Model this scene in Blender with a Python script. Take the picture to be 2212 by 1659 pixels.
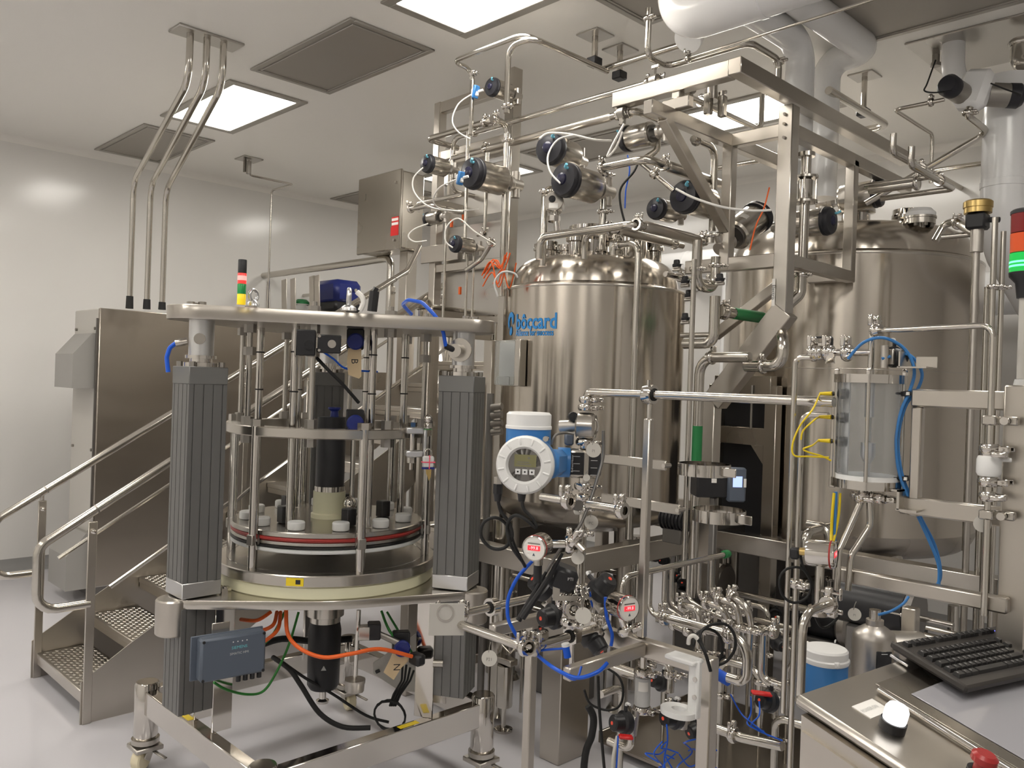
import bpy, bmesh, math, random
import numpy as np
from math import sin, cos, pi, radians, atan2, sqrt
from mathutils import Vector, Matrix
random.seed(7)
scene = bpy.context.scene
col = scene.collection
for o in list(bpy.data.objects): bpy.data.objects.remove(o)

# ------------------------------------------------------------ camera, world, exposure
CH = 1.85; F = 1804.18; YAW = -.79563; PIT = -.00167; ROL = .03389
_c, _s = cos(YAW), sin(YAW)
FWD = np.array([_s*cos(PIT), _c*cos(PIT), sin(PIT)]); _r0 = np.array([_c, -_s, 0.]); _u0 = np.cross(_r0, FWD)
RGT = _r0*cos(ROL)+_u0*sin(ROL); UPV = -_r0*sin(ROL)+_u0*cos(ROL)
CAM = np.array([0, 0, CH])
cam = bpy.data.cameras.new('camera'); camo = bpy.data.objects.new('camera', cam); col.objects.link(camo)
cam.sensor_fit = 'HORIZONTAL'; cam.sensor_width = 36.0; cam.lens = 36.0*F/2212; cam.clip_start = .05; cam.clip_end = 60
M = Matrix.Identity(4)
for i in range(3):
    M[i][0] = RGT[i]; M[i][1] = UPV[i]; M[i][2] = -FWD[i]; M[i][3] = CAM[i]
camo.matrix_world = M
scene.camera = camo
w = bpy.data.worlds.new('world'); scene.world = w; w.use_nodes = True
w.node_tree.nodes['Background'].inputs[0].default_value = (.9, .87, .82, 1); w.node_tree.nodes['Background'].inputs[1].default_value = .05
vs = scene.view_settings; vs.view_transform = 'Standard'; vs.look = 'None'; vs.gamma = 1; vs.use_curve_mapping = False
vs.exposure = 0.12
LIGHT = 18.0            # strength of the ceiling light diffusers
H = 3.9                 # ceiling height

# ------------------------------------------------------------ pixel helpers: a ray of the photograph met with a plane or depth
def ray(x, y): return FWD+RGT*(x-1106)/F-UPV*(y-829.5)/F
def at(x, y, d): return CAM+ray(x, y)*d
def onz(x, y, z): d = ray(x, y); return CAM+d*(z-CH)/d[2]
def onx(x, y, X): d = ray(x, y); return CAM+d*X/d[0]
def ony(x, y, Y): d = ray(x, y); return CAM+d*Y/d[1]
AX = {'x': np.array([1., 0, 0]), 'y': np.array([0, 1., 0]), 'z': np.array([0, 0, 1.])}
def go(P, a, x, y):
    """from P along world axis a, as far as the pixel (x, y) shows"""
    a = AX[a]; d = ray(x, y); d = d/np.linalg.norm(d); w0 = P-CAM; b = a@d
    t = (b*(d@w0)-(a@w0))/(1-b*b)
    return P+a*t
def path(start, *moves):
    """start = (px, py, depth) or a world point; moves = ('x'|'y'|'z', px, py) or (px, py, depth)"""
    P = np.array(start, float) if isinstance(start, np.ndarray) else at(*start)
    out = [P]
    for m in moves:
        if isinstance(m, np.ndarray): P = m
        elif isinstance(m[0], str): P = go(P, *m)
        else: P = at(*m)
        out.append(P)
    return out
def V(*a): return np.array(a, float)
def nrm(v): return v/max(np.linalg.norm(v), 1e-9)
def frame(z, x=None):
    z = nrm(np.array(z, float))
    if x is None: x = V(0, 0, 1) if abs(z[2]) < .9 else V(1, 0, 0)
    y = nrm(np.cross(z, x)); x = np.cross(y, z)
    return np.array([x, y, z]).T          # columns x y z

# ------------------------------------------------------------ materials
MAT = {}
def mat(n, rgb, rough=.5, metal=0., spec=.5, emit=None, es=0., alpha=None, trans=0., ior=1.45, noise=None, bump=None, aniso=0., coat=0.):
    m = bpy.data.materials.new(n); m.use_nodes = True; nt = m.node_tree; b = nt.nodes['Principled BSDF']
    b.inputs['Base Color'].default_value = (*rgb, 1); b.inputs['Roughness'].default_value = rough; b.inputs['Metallic'].default_value = metal
    b.inputs['Specular IOR Level'].default_value = spec; b.inputs['IOR'].default_value = ior
    if trans: b.inputs['Transmission Weight'].default_value = trans
    if coat: b.inputs['Coat Weight'].default_value = coat; b.inputs['Coat Roughness'].default_value = .08
    if emit: b.inputs['Emission Color'].default_value = (*emit, 1); b.inputs['Emission Strength'].default_value = es
    if aniso:
        b.inputs['Anisotropic'].default_value = aniso
        tg = nt.nodes.new('ShaderNodeTangent'); tg.direction_type = 'RADIAL'; tg.axis = 'Z'
        nt.links.new(tg.outputs[0], b.inputs['Tangent']); b.inputs['Anisotropic Rotation'].default_value = .25
    if noise:        # (scale xyz, amount): soft variation of tone and gloss
        sc, am = noise
        tc = nt.nodes.new('ShaderNodeTexCoord'); mp = nt.nodes.new('ShaderNodeMapping'); mp.inputs['Scale'].default_value = sc
        nz = nt.nodes.new('ShaderNodeTexNoise'); nz.inputs['Scale'].default_value = 1; nz.inputs['Detail'].default_value = 3
        nt.links.new(tc.outputs['Object'], mp.inputs[0]); nt.links.new(mp.outputs[0], nz.inputs[0])
        rp = nt.nodes.new('ShaderNodeMapRange'); rp.inputs[3].default_value = max(.02, rough-am); rp.inputs[4].default_value = rough+am
        nt.links.new(nz.outputs[0], rp.inputs[0]); nt.links.new(rp.outputs[0], b.inputs['Roughness'])
        mx = nt.nodes.new('ShaderNodeMix'); mx.data_type = 'RGBA'
        mx.inputs[6].default_value = (*[c*(1-am*.7) for c in rgb], 1); mx.inputs[7].default_value = (*[min(1, c*(1+am*.7)) for c in rgb], 1)
        nt.links.new(nz.outputs[0], mx.inputs[0]); nt.links.new(mx.outputs[2], b.inputs['Base Color'])
        if bump:
            bp = nt.nodes.new('ShaderNodeBump'); bp.inputs['Strength'].default_value = bump; bp.inputs['Distance'].default_value = .002
            nt.links.new(nz.outputs[0], bp.inputs['Height']); nt.links.new(bp.outputs[0], b.inputs['Normal'])
    MAT[n] = m
    return m
SC = (.53, .50, .455)
mat('steel', SC, .24, 1, noise=((6, 6, 6), .03))
mat('steel_tube', (.58, .55, .50), .17, 1, noise=((5, 5, 5), .02))
mat('steel_polished', (.62, .59, .55), .09, 1)
mat('steel_brushed', (.54, .505, .455), .30, 1, noise=((5, 5, 5), .04))
mat('steel_sheet', (.44, .405, .355), .27, 1, noise=((3, 3, 3), .04))
mat('steel_cabinet', (.40, .36, .31), .33, 1, noise=((1.2, 1.2, 8), .05))
mat('steel_tank', (.56, .515, .455), .19, 1, aniso=.85, noise=((3, 3, 3), .02))
mat('steel_dark', (.22, .21, .20), .4, .8)
mat('cast_steel', (.55, .52, .48), .38, 1, noise=((30, 30, 30), .08))
mat('dull_steel', (.36, .34, .31), .45, 1, noise=((20, 20, 20), .08))
mat('aluminium', (.66, .66, .66), .32, 1)
mat('anodised', (.165, .163, .158), .45, .35)
mat('anodised_light', (.19, .188, .182), .45, .35)
mat('black', (.018, .018, .020), .38)
mat('black_cap', (.022, .022, .028), .42)
mat('rubber', (.012, .012, .012), .6)
mat('dark_screen', (.02, .02, .022), .12)
mat('white_paint', (.88, .88, .88), .2, spec=.6)
mat('white_plastic', (.80, .80, .79), .35)
mat('white_hose', (.80, .78, .74), .4)
mat('grey_plastic', (.55, .55, .54), .4)
mat('grey_paint', (.33, .32, .30), .45)
mat('grey_pale', (.52, .50, .46), .45)
mat('cream', (.72, .70, .50), .35)
mat('cream_wheel', (.78, .70, .50), .4)
mat('blue', (.045, .20, .50), .35)
mat('blue_tube', (.01, .10, .62), .3)
mat('blue_dark', (.012, .022, .16), .35)
mat('blue_logo', (.03, .25, .62), .45)
mat('blue_pale', (.22, .62, .80), .4)
mat('violet_cap', (.022, .022, .05), .25)
mat('green', (.02, .20, .06), .45)
mat('green_cable', (.025, .20, .03), .4)
mat('orange', (.80, .13, .02), .4)
mat('yellow', (.80, .60, .02), .4)
mat('red', (.60, .02, .02), .4)
mat('red_seal', (.36, .035, .03), .45)
mat('pink_wire', (.85, .08, .15), .4)
mat('card', (.62, .48, .30), .8)
mat('brass', (.62, .45, .18), .3, 1)
mat('paper', (.82, .80, .76), .6)
mat('hmi_box', (.095, .115, .15), .45)
mat('teal', (.15, .55, .60), .4)
mat('screen_blue', (.1, .2, .6), .3, emit=(.45, .55, 1), es=1.2)
mat('lcd', (.22, .21, .10), .25)
mat('led_red', (.5, .02, .02), .3, emit=(1, .03, .05), es=1.1)
mat('led_digit', (.8, .3, .3), .3, emit=(1, .45, .45), es=1.6)
mat('led_dot', (.5, .05, .03), .3, emit=(1, .12, .06), es=.25)
mat('led_blue', (.1, .1, .9), .3, emit=(.15, .15, 1), es=2)
mat('lamp_red', (.7, .03, .03), .25, emit=(1, .05, .04), es=.9)
mat('lamp_redlit', (.8, .2, .2), .25, emit=(1, .30, .26), es=1.3)
mat('lamp_green', (.02, .30, .08), .25)
mat('lamp_yellow', (.85, .62, .02), .25, emit=(1, .65, .02), es=.35)
mat('stack_red', (.22, .012, .012), .25)
mat('stack_orange', (.75, .10, .02), .25)
mat('stack_green', (.01, .38, .07), .2, emit=(.01, .8, .1), es=.35)
mat('stack_greenlit', (.1, .9, .3), .2, emit=(.1, 1, .3), es=2.6)
mat('push_white', (.9, .9, .95), .3, emit=(1, 1, 1), es=1.6)
mat('push_red', (.35, .03, .03), .3)
mat('touch_screen', (.34, .335, .36), .12)
mat('key', (.022, .021, .021), .45)
mat('keyboard', (.045, .04, .036), .42)
mat('legend', (.75, .75, .75), .5)
mat('glass', (.985, .99, .99), .0, trans=1, ior=1.06)
mat('acrylic', (.93, .95, .97), .12, trans=.93, ior=1.08)
mat('clear_plastic', (.86, .88, .88), .12, trans=.92, ior=1.2)
mat('wall_paint', (.78, .765, .74), .16, spec=.42, noise=((1.1, 1.1, 1.1), .03))
mat('ceiling_paint', (.86, .84, .80), .30, spec=.35, noise=((1.0, 1.0, 1.0), .03))
mat('floor_epoxy', (.60, .59, .62), .15, spec=.5, noise=((.8, .8, .8), .03))
mat('cove_grey', (.30, .295, .29), .4)
mat('vent_steel', (.36, .335, .30), .45, .5, noise=((3, 90, 3), .08))
mat('vent_frame', (.42, .40, .365), .4, .7)
mat('plate_steel', (.50, .48, .45), .3, 1, noise=((3, 3, 3), .08))
mat('diffuser', (1, 1, 1), .5, emit=(1, .955, .88), es=LIGHT)

# ------------------------------------------------------------ mesh builder
class MB:
    def __init__(s): s.v = []; s.f = []
    def add(s, vs, fs):
        n = len(s.v); s.v += [tuple(map(float, p)) for p in vs]; s.f += [tuple(i+n for i in f) for f in fs]; return s
    def box(s, c, size, R=None, bev=0.):
        """box centred at c; R = 3x3 columns; bev = chamfer"""
        c = np.array(c, float); R = np.eye(3) if R is None else R; h = np.array(size, float)/2
        if bev <= 0:
            vs = [c+R@(h*np.array(k)) for k in ((-1,-1,-1),(1,-1,-1),(1,1,-1),(-1,1,-1),(-1,-1,1),(1,-1,1),(1,1,1),(-1,1,1))]
            return s.add(vs, ((0,3,2,1),(4,5,6,7),(0,1,5,4),(1,2,6,5),(2,3,7,6),(3,0,4,7)))
        bev = min(bev, h.min()*.9); vs = []; idx = {}
        for sx in (-1, 1):
            for sy in (-1, 1):
                for sz in (-1, 1):
                    for a in range(3):
                        k = h-bev; k[a] = h[a]; idx[sx, sy, sz, a] = len(vs); vs.append(c+R@(k*np.array((sx, sy, sz))))
        fs = []
        for a in range(3):
            b, d = (a+1) % 3, (a+2) % 3
            for sg in (-1, 1):
                q = []
                for t in ((-1,-1),(1,-1),(1,1),(-1,1)):
                    k = [0]*3; k[a] = sg; k[b] = t[0]; k[d] = t[1]; q.append(idx[k[0], k[1], k[2], a])
                fs.append(q if sg > 0 else q[::-1])
            for sb in (-1, 1):                 # edges along axis a
                for sd in (-1, 1):
                    k = [0]*3; k[b] = sb; k[d] = sd; lo = k[:]; hi = k[:]; lo[a] = -1; hi[a] = 1
                    q = [idx[(*lo, b)], idx[(*hi, b)], idx[(*hi, d)], idx[(*lo, d)]]
                    fs.append(q if sb*sd < 0 else q[::-1])
        for sx in (-1, 1):
            for sy in (-1, 1):
                for sz in (-1, 1):
                    q = [idx[sx, sy, sz, a] for a in range(3)]; fs.append(q if sx*sy*sz > 0 else q[::-1])
        return s.add(vs, fs)
    def beam(s, p, q, w, h, up=None, bev=.004):
        p = np.array(p, float); q = np.array(q, float); d = q-p; L = np.linalg.norm(d)
        R = frame(d, up); return s.box((p+q)/2, (h, w, L), R, bev)      # h is measured along 'up'
    def tube(s, pts, r, seg=10, bend=None, caps=True, n=5):
        pts = [np.array(p, float) for p in pts]
        if bend:
            o = [pts[0]]
            for i in range(1, len(pts)-1):
                a, b, c = pts[i-1], pts[i], pts[i+1]; u1 = nrm(a-b); u2 = nrm(c-b)
                ang = math.acos(max(-1, min(1, u1@u2)))
                if ang > 3.08: o.append(b); continue
                tl = bend/math.tan(ang/2); tl = min(tl, .48*np.linalg.norm(a-b), .48*np.linalg.norm(c-b)); R = tl*math.tan(ang/2)
                bis = nrm(u1+u2); ctr = b+bis*R/sin(ang/2); e1 = nrm(b+u1*tl-ctr); e2 = b+u2*tl-ctr; e2 = nrm(e2-e1*(e1@e2)); sw = pi-ang
                for k in range(n+1):
                    t = sw*k/n; o.append(ctr+R*(e1*cos(t)+e2*sin(t)))
            o.append(pts[-1]); pts = o
        rs = r if isinstance(r, (list, tuple)) else [r]*len(pts)
        T = [nrm(pts[min(i+1, len(pts)-1)]-pts[max(i-1, 0)]) for i in range(len(pts))]
        R = frame(T[0]); x = R[:, 0]; rings = []
        for i, p in enumerate(pts):
            x = nrm(x-T[i]*(x@T[i])); y = np.cross(T[i], x)
            rings.append([p+rs[i]*(x*cos(2*pi*k/seg)+y*sin(2*pi*k/seg)) for k in range(seg)])
        vs = [v for g in rings for v in g]; fs = []
        for i in range(len(rings)-1):
            for k in range(seg):
                a = i*seg+k; b = i*seg+(k+1) % seg; fs.append((a, b, b+seg, a+seg))
        if caps: fs.append(tuple(range(seg))[::-1]); fs.append(tuple(range((len(rings)-1)*seg, len(rings)*seg)))
        return s.add(vs, fs)
    def lathe(s, prof, o=(0,0,0), R=None, seg=20, close=False, a0=0., a1=2*pi):
        """prof = [(radius, height)...] turned about local z"""
        o = np.array(o, float); R = np.eye(3) if R is None else R; full = abs(a1-a0-2*pi) < 1e-6; m = seg if full else seg+1
        vs = []; fs = []; n = len(prof)
        for k in range(m):
            t = a0+(a1-a0)*k/seg
            for r, z in prof: vs.append(o+R@np.array([r*cos(t), r*sin(t), z]))
        for k in range(seg):
            k2 = (k+1) % m
            for i in range(n-1 if not close else n):
                j = (i+1) % n
                if prof[i][0] < 1e-7 and prof[j][0] < 1e-7: continue
                if prof[i][0] < 1e-7: fs.append((k*n+i, k2*n+j, k*n+j))
                elif prof[j][0] < 1e-7: fs.append((k*n+i, k2*n+i, k*n+j))
                else: fs.append((k*n+i, k2*n+i, k2*n+j, k*n+j))
        return s.add(vs, fs)
    def cyl(s, p, q, r, seg=16, r2=None, bev=0.):
        p = np.array(p, float); q = np.array(q, float); L = np.linalg.norm(q-p); r2 = r if r2 is None else r2
        pr = [(0, 0), (r, 0), (r2, L), (0, L)] if not bev else [(0, 0), (r-bev, 0), (r, bev), (r2, L-bev), (r2-bev, L), (0, L)]
        return s.lathe(pr, p, frame(q-p), seg)
    def hexa(s, p, q, r):
        return s.cyl(p, q, r, 6)
    def ball(s, c, r, seg=14, sq=1.):
        return s.lathe([(r*sin(pi*i/8) if 0 < i < 8 else 0, -r*cos(pi*i/8)*sq) for i in range(9)], c, None, seg)
    def prism(s, poly, o, R, t):
        """polygon (2D) in the local xy plane, extruded by t along local z"""
        o = np.array(o, float); n = len(poly)
        vs = [o+R@np.array([x, y, 0]) for x, y in poly]+[o+R@np.array([x, y, t]) for x, y in poly]
        return s.add(vs, [tuple(range(n))[::-1], tuple(range(n, 2*n))]+[(i, (i+1) % n, (i+1) % n+n, i+n) for i in range(n)])
    def mesh(s, name, org=None, smooth=38):
        me = bpy.data.meshes.new(name); v = np.array(s.v, float)
        if org is not None: v = v-org
        me.from_pydata(v.tolist(), [], s.f); me.update()
        bm = bmesh.new(); bm.from_mesh(me); bmesh.ops.recalc_face_normals(bm, faces=bm.faces); bm.to_mesh(me); bm.free()
        me.polygons.foreach_set('use_smooth', [True]*len(me.polygons)); me.set_sharp_from_angle(angle=radians(smooth))
        return me
def obj(name, me, m, parent=None):
    o = bpy.data.objects.new(name, me); col.objects.link(o)
    if m:
        me.materials.clear(); me.materials.append(MAT[m])
    if parent is not None: o.parent = parent
    return o
_text = {}
def text_mb(txt, size, align='CENTER', font_scale=1.0, bold=0.):
    """flat lettering as a mesh in the xy plane"""
    k = (txt, align, bold)
    if k not in _text:
        cu = bpy.data.curves.new('lettering', 'FONT'); cu.body = txt; cu.size = 1; cu.align_x = align; cu.align_y = 'CENTER'; cu.resolution_u = 2; cu.offset = bold
        ob = bpy.data.objects.new('lettering', cu); col.objects.link(ob); dg = bpy.context.evaluated_depsgraph_get()
        me = bpy.data.meshes.new_from_object(ob.evaluated_get(dg))
        _text[k] = ([tuple(v.co) for v in me.vertices], [tuple(p.vertices) for p in me.polygons])
        bpy.data.objects.remove(ob); bpy.data.curves.remove(cu); bpy.data.meshes.remove(me)
    v, f = _text[k]
    return [(x*size*font_scale, y*size) for x, y, z in v], f
def lettering(mb, txt, o, R, size, align='CENTER', fs=1.0):
    v, f = text_mb(txt, size, align, fs); o = np.array(o, float)
    return mb.add([o+R@np.array([x, y, 0]) for x, y in v], f)

# ------------------------------------------------------------ things and parts
ALL = []
class Thing:
    def __init__(s, name, label, cat, group=None, kind=None):
        s.name, s.label, s.cat, s.group, s.kind = name, label, cat, group, kind; s.parts = []; ALL.append(s)
    def add(s, name, mb, m, parent=None, label=None, kind=None):
        s.parts.append((name, mb, m, parent, label, kind)); return len(s.parts)-1
    def tag(s, o):
        if s.kind: o['kind'] = s.kind
        if s.label: o['label'] = s.label
        if s.cat: o['category'] = s.cat
        if s.group: o['group'] = s.group
    def done(s, smooth=38):
        if not s.parts: ALL.remove(s); return None
        a = np.array([v for p in s.parts for v in p[1].v]); lo, hi = a.min(0), a.max(0)
        org = V((lo[0]+hi[0])/2, (lo[1]+hi[1])/2, lo[2])
        if len(s.parts) == 1:
            n, mb, m, _, _, k = s.parts[0]; o = obj(s.name, mb.mesh(s.name, org, smooth), m); o.location = org; s.tag(o)
            if k: o['kind'] = k
            return o
        root = bpy.data.objects.new(s.name, None); root.empty_display_size = .05; col.objects.link(root); root.location = org; s.tag(root)
        made = []
        for n, mb, m, par, lab, k in s.parts:
            o = obj(n, mb.mesh(n, org, smooth), m, root if par is None else made[par])
            if lab: o['label'] = lab
            if k: o['kind'] = k
            made.append(o)
        return root
def one(name, label, cat, mb, m, group=None, kind=None, smooth=38):
    t = Thing(name, label, cat, group, kind); t.add(name, mb, m); return t.done(smooth)
def struct(name, mb, m, label=None):
    return one(name, label, None, mb, m, kind='structure')
# kinds built once in local space and placed many times with shared meshes
_kinds = {}
def place(key, build, name, label, cat, loc, R=None, group=None):
    if key not in _kinds:
        ps = []; build(lambda n, mb, m, parent=None, label=None: (ps.append((n, mb.mesh(n), m, parent, label)), len(ps)-1)[1]); _kinds[key] = ps
    root = bpy.data.objects.new(name, None); root.empty_display_size = .05; col.objects.link(root)
    Mx = Matrix.Identity(4)
    if R is not None:
        for i in range(3):
            for j in range(3): Mx[i][j] = R[i][j]
    for i in range(3): Mx[i][3] = loc[i]
    root.matrix_world = Mx; root['label'] = label; root['category'] = cat
    if group: root['group'] = group
    made = []
    for n, me, m, par, lab in _kinds[key]:
        o = bpy.data.objects.new(n, me); col.objects.link(o); me.materials.clear(); me.materials.append(MAT[m]); o.parent = root if par is None else made[par]
        if lab: o['label'] = lab
        made.append(o)
    return root
# ============================================================ THE ROOM
WX0, WX1, WY0, WY1 = -8.5, 3.6, -3.6, 7.2
struct('floor', MB().box(((WX0+WX1)/2, (WY0+WY1)/2, -.05), (WX1-WX0+.4, WY1-WY0+.4, .1)), 'floor_epoxy', 'pale lavender grey glossy epoxy floor')
struct('ceiling', MB().box(((WX0+WX1)/2, (WY0+WY1)/2, H+.05), (WX1-WX0+.4, WY1-WY0+.4, .1)), 'ceiling_paint', 'off-white smooth cleanroom ceiling')
struct('wall_left', MB().box((WX0-.05, (WY0+WY1)/2, H/2), (.1, WY1-WY0, H)), 'wall_paint', 'glossy off-white cleanroom wall behind the tall cabinet')
struct('wall_back', MB().box(((WX0+WX1)/2, WY1+.05, H/2), (WX1-WX0, .1, H)), 'wall_paint', 'off-white wall behind the large tanks')
struct('wall_right', MB().box((WX1+.05, (WY0+WY1)/2, H/2), (.1, WY1-WY0, H)), 'wall_paint')
struct('wall_front', MB().box(((WX0+WX1)/2, WY0-.05, H/2), (WX1-WX0, .1, H)), 'wall_paint')
def cove(p, q, inward, r=.1, top=False):
    p, q, inward = V(*p), V(*q), V(*inward); up = V(0, 0, -1. if top else 1.); poly = [p*0]
    vs = []; n = 6
    for e in (p, q):
        vs.append(e)
        for k in range(n+1):
            t = pi/2*k/n; vs.append(e+inward*r*(1-sin(t))+up*r*(1-cos(t)))
    m = n+2; fs = [tuple(range(m))[::-1], tuple(range(m, 2*m))]+[(i, (i+1) % m, (i+1) % m+m, i+m) for i in range(m)]
    return MB().add(vs, fs)
struct('baseboard_left', cove((WX0, WY0, 0), (WX0, WY1, 0), (1, 0, 0), .11), 'cove_grey', 'grey coved skirting along the left wall')
struct('baseboard_back', cove((WX0, WY1, 0), (WX1, WY1, 0), (0, -1, 0), .11), 'cove_grey')
struct('trim_1', cove((WX0, WY0, H), (WX0, WY1, H), (1, 0, 0), .06, True), 'ceiling_paint')
struct('trim_2', cove((WX0, WY1, H), (WX1, WY1, H), (0, -1, 0), .06, True), 'ceiling_paint')

# ceiling light panels and air grilles on the ceiling grid
def ceiling_frame(x0, x1, y0, y1, fw, t):
    mb = MB()
    for a, b, c, d in ((x0, x1, y0, y0+fw), (x0, x1, y1-fw, y1), (x0, x0+fw, y0+fw, y1-fw), (x1-fw, x1, y0+fw, y1-fw)):
        mb.box(((a+b)/2, (c+d)/2, H-t/2), (b-a, d-c, t), None, .003)
    return mb
def light_panel(x, y, label, group=None):
    t = Thing('ceiling_light', label, 'ceiling light', group); x0, x1, y0, y1 = x-.61, x+.61, y-.31, y+.31
    t.add('frame', ceiling_frame(x0, x1, y0, y1, .062, .014), 'vent_frame')
    t.add('diffuser', MB().box((x, y, H-.004), (1.10, .50, .008)), 'diffuser')
    t.done()
def grille(x, y, label, sx=1.2, sy=.62, group=None):
    t = Thing('ceiling_grille', label, 'air grille', group); x0, x1, y0, y1 = x-sx/2, x+sx/2, y-sy/2, y+sy/2
    t.add('frame', ceiling_frame(x0, x1, y0, y1, .035, .014), 'vent_frame')
    t.add('perforated_plate', MB().box((x, y, H-.004), (sx-.06, sy-.06, .008)), 'vent_steel')
    mb = ceiling_frame(x0+.05, x1-.05, y0+.05, y1-.05, .008, .016); t.add('inner_trim', mb, 'vent_frame')
    t.done()
LP = {}
near = 'bright recessed ceiling light panel over the unseen part of the room'
for lx, ly, lab in ((-6.2, 2.93, 'bright rectangular ceiling light panel behind the three bent conduits'), (-3.19, 2.93, 'bright rectangular ceiling light panel beside the large dark grille over the walkway'),
                    (-6.2, 5.49, 'ceiling light panel half hidden behind the valve rack post'), (-3.19, 5.49, 'bright ceiling light panel shining through the upper pipe gantry')):
    light_panel(lx, ly, lab)
for lx, ly in ((-6.2, .37), (-3.19, .37), (-6.2, -2.19), (-3.19, -2.19), (-.15, -2.19), (-.15, .37), (-.15, 2.93)):
    light_panel(lx, ly, near, 'ceiling lights out of view')
grille(-4.69, 2.93, 'large dark ceiling grille next to the light panel over the column machine')
grille(-7.75, 2.93, 'dark ceiling grille behind the bent conduits near the left wall')
grille(-7.78, 5.49, 'dark ceiling grille behind the wall cabinet corner')
grille(-4.69, 5.49, 'dark ceiling grille above the tank with the blue lettering')
grille(-2.45, 3.15, 'brownish ceiling grille beside the fat white duct elbow', .9, 1.3)
grille(-1.4, 4.33, 'brownish ceiling grille beyond the white ducts by the penetration plate', 1.5, 1.0)

# ============================================================ WHITE INSULATED DUCTS
def duct(label, pts, r, bend, bands=()):
    t = Thing('insulated_duct', label, 'duct'); t.add('jacket', MB().tube(pts, r, 28, bend, n=9), 'white_paint')
    for p, a in bands: t.add('joint_band', MB().lathe([(r*1.0, -.02), (r*1.035, -.018), (r*1.035, .018), (r, .02)], p, frame(AX[a]), 28), 'white_paint')
    t.done(50)
A0 = at(1468, 45, 4.15)
duct('fat white insulated duct with a rounded end over the pipe gantry', [V(A0[0], A0[1], H+.05), A0, A0+V(1.2, 0, 0)], .112, .15, [(A0+V(.45, 0, 0), 'x')])
B0 = at(1730, 92, 4.62)
duct('white insulated duct turning down beside the gantry corner', [B0+V(0, -1.7, 0), B0, V(B0[0], B0[1], 3.02)], .078, .14, [(B0+V(0, -.55, 0), 'y'), (V(B0[0], B0[1], 3.38), 'z')])
C0 = at(1876, 108, 4.85); C1 = go(C0, 'x', 1786, 132)
duct('longest white insulated duct with a double bend under the ceiling', [C0+V(0, -1.8, 0), C0, C1, V(C1[0], C1[1], 3.02)], .082, .15, [])
D0 = at(1490, 80, 4.45)
duct('short white duct branch ending under the fat white duct', [D0+V(0, 0, .25), D0+V(0,0,0), D0+V(-.0, -.02, -.02)], .075, .08)
E0 = at(2178, 175, 4.6)
duct('tall vertical white duct behind the red and green signal tower', [V(E0[0], E0[1], 3.62), V(E0[0], E0[1], 2.72), V(E0[0]-.05, E0[1]+.9, 2.46)], .118, .28, [(V(E0[0], E0[1], 3.03), 'z')])
duct('white horizontal duct along the back wall behind the large tank', [V(-3.1, 7.19, 2.62), V(-3.1, 6.75, 2.62), V(-.6, 6.75, 2.62), V(-.6, 7.19, 2.62)], .16, .22, [(V(-1.9, 6.75, 2.62), 'x')])
duct('white vertical duct stub behind the tank lid under the gantry', [V(-3.75, 6.3, 0), V(-3.75, 6.3, 2.95), V(-4.75, 6.3, 2.95), V(-4.75, 7.19, 2.95)], .12, .2, [(V(-4.25, 6.3, 2.95), 'x')])
# penetration plate on the ceiling with the white elbow and its valve
t = Thing('ceiling_plate', 'large stainless penetration plate on the ceiling above the signal tower', 'plate')
P0 = onz(1953, 93, H); t.add('plate', MB().box((P0[0]+.6, P0[1]+.33, H-.006), (1.2, .66, .012), None, .004), 'plate_steel')
mb = MB(); g = onz(2022, 118, H-.01); mb.cyl(g, g-V(0, 0, .05), .022, 8).cyl(g-V(0, 0, .05), g-V(0, 0, .07), .03, 6); t.add('gland', mb, 'dull_steel')
t.done()
g2 = path(onz(2060, 95, H-.01), ('z', 2060, 165)); p1 = g2[1]; p2 = go(p1, 'y', 2098, 200)
duct('small white elbow hanging from the ceiling plate into a valve', [g2[0], p1, p2], .062, .1)
# ============================================================ CONDUITS, CABINET, STAIRS ON THE LEFT
t = Thing('ceiling_plate', 'narrow stainless ceiling plate holding three bent conduits', 'plate')
t.add('plate', MB().box((-5.005, 2.195, H-.008), (.165, .41, .016), None, .004), 'plate_steel'); t.done()
CABZ = 2.33; CX = -7.0
for (tx, ty), (b1x, b1y), (b2x, b2y), (bx, by), lab in (((411, 72), (411, 175), (291, 392), (280, 655), 'bent steel conduit farthest along the cabinet top edge, first of three'),
                                ((447, 82), (446, 180), (329, 402), (317, 662), 'middle bent steel conduit of the three from the ceiling plate'),
                                ((483, 92), (481, 186), (361, 412), (350, 668), 'bent steel conduit nearest the column machine, last of three')):
    a = onz(tx, ty, H-.016); b = go(a, 'z', b1x, b1y); e = onz(bx, by, CABZ+.03); 
    # the lower leg stands on the cabinet top, set back from its front edge
    e = ony(bx, by, a[1]+.55); e = at(bx, by, 6.5); c = go(e, 'z', b2x, b2y)
    t = Thing('conduit', lab, 'conduit'); t.add('tube', MB().tube([a, b, c, e], .021, 12, .16), 'steel_tube')
    t.add('gland', MB().cyl(V(e[0], e[1], CABZ-.005), e+V(0, 0, .055), .03, 8, .027), 'rubber'); t.done()
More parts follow.
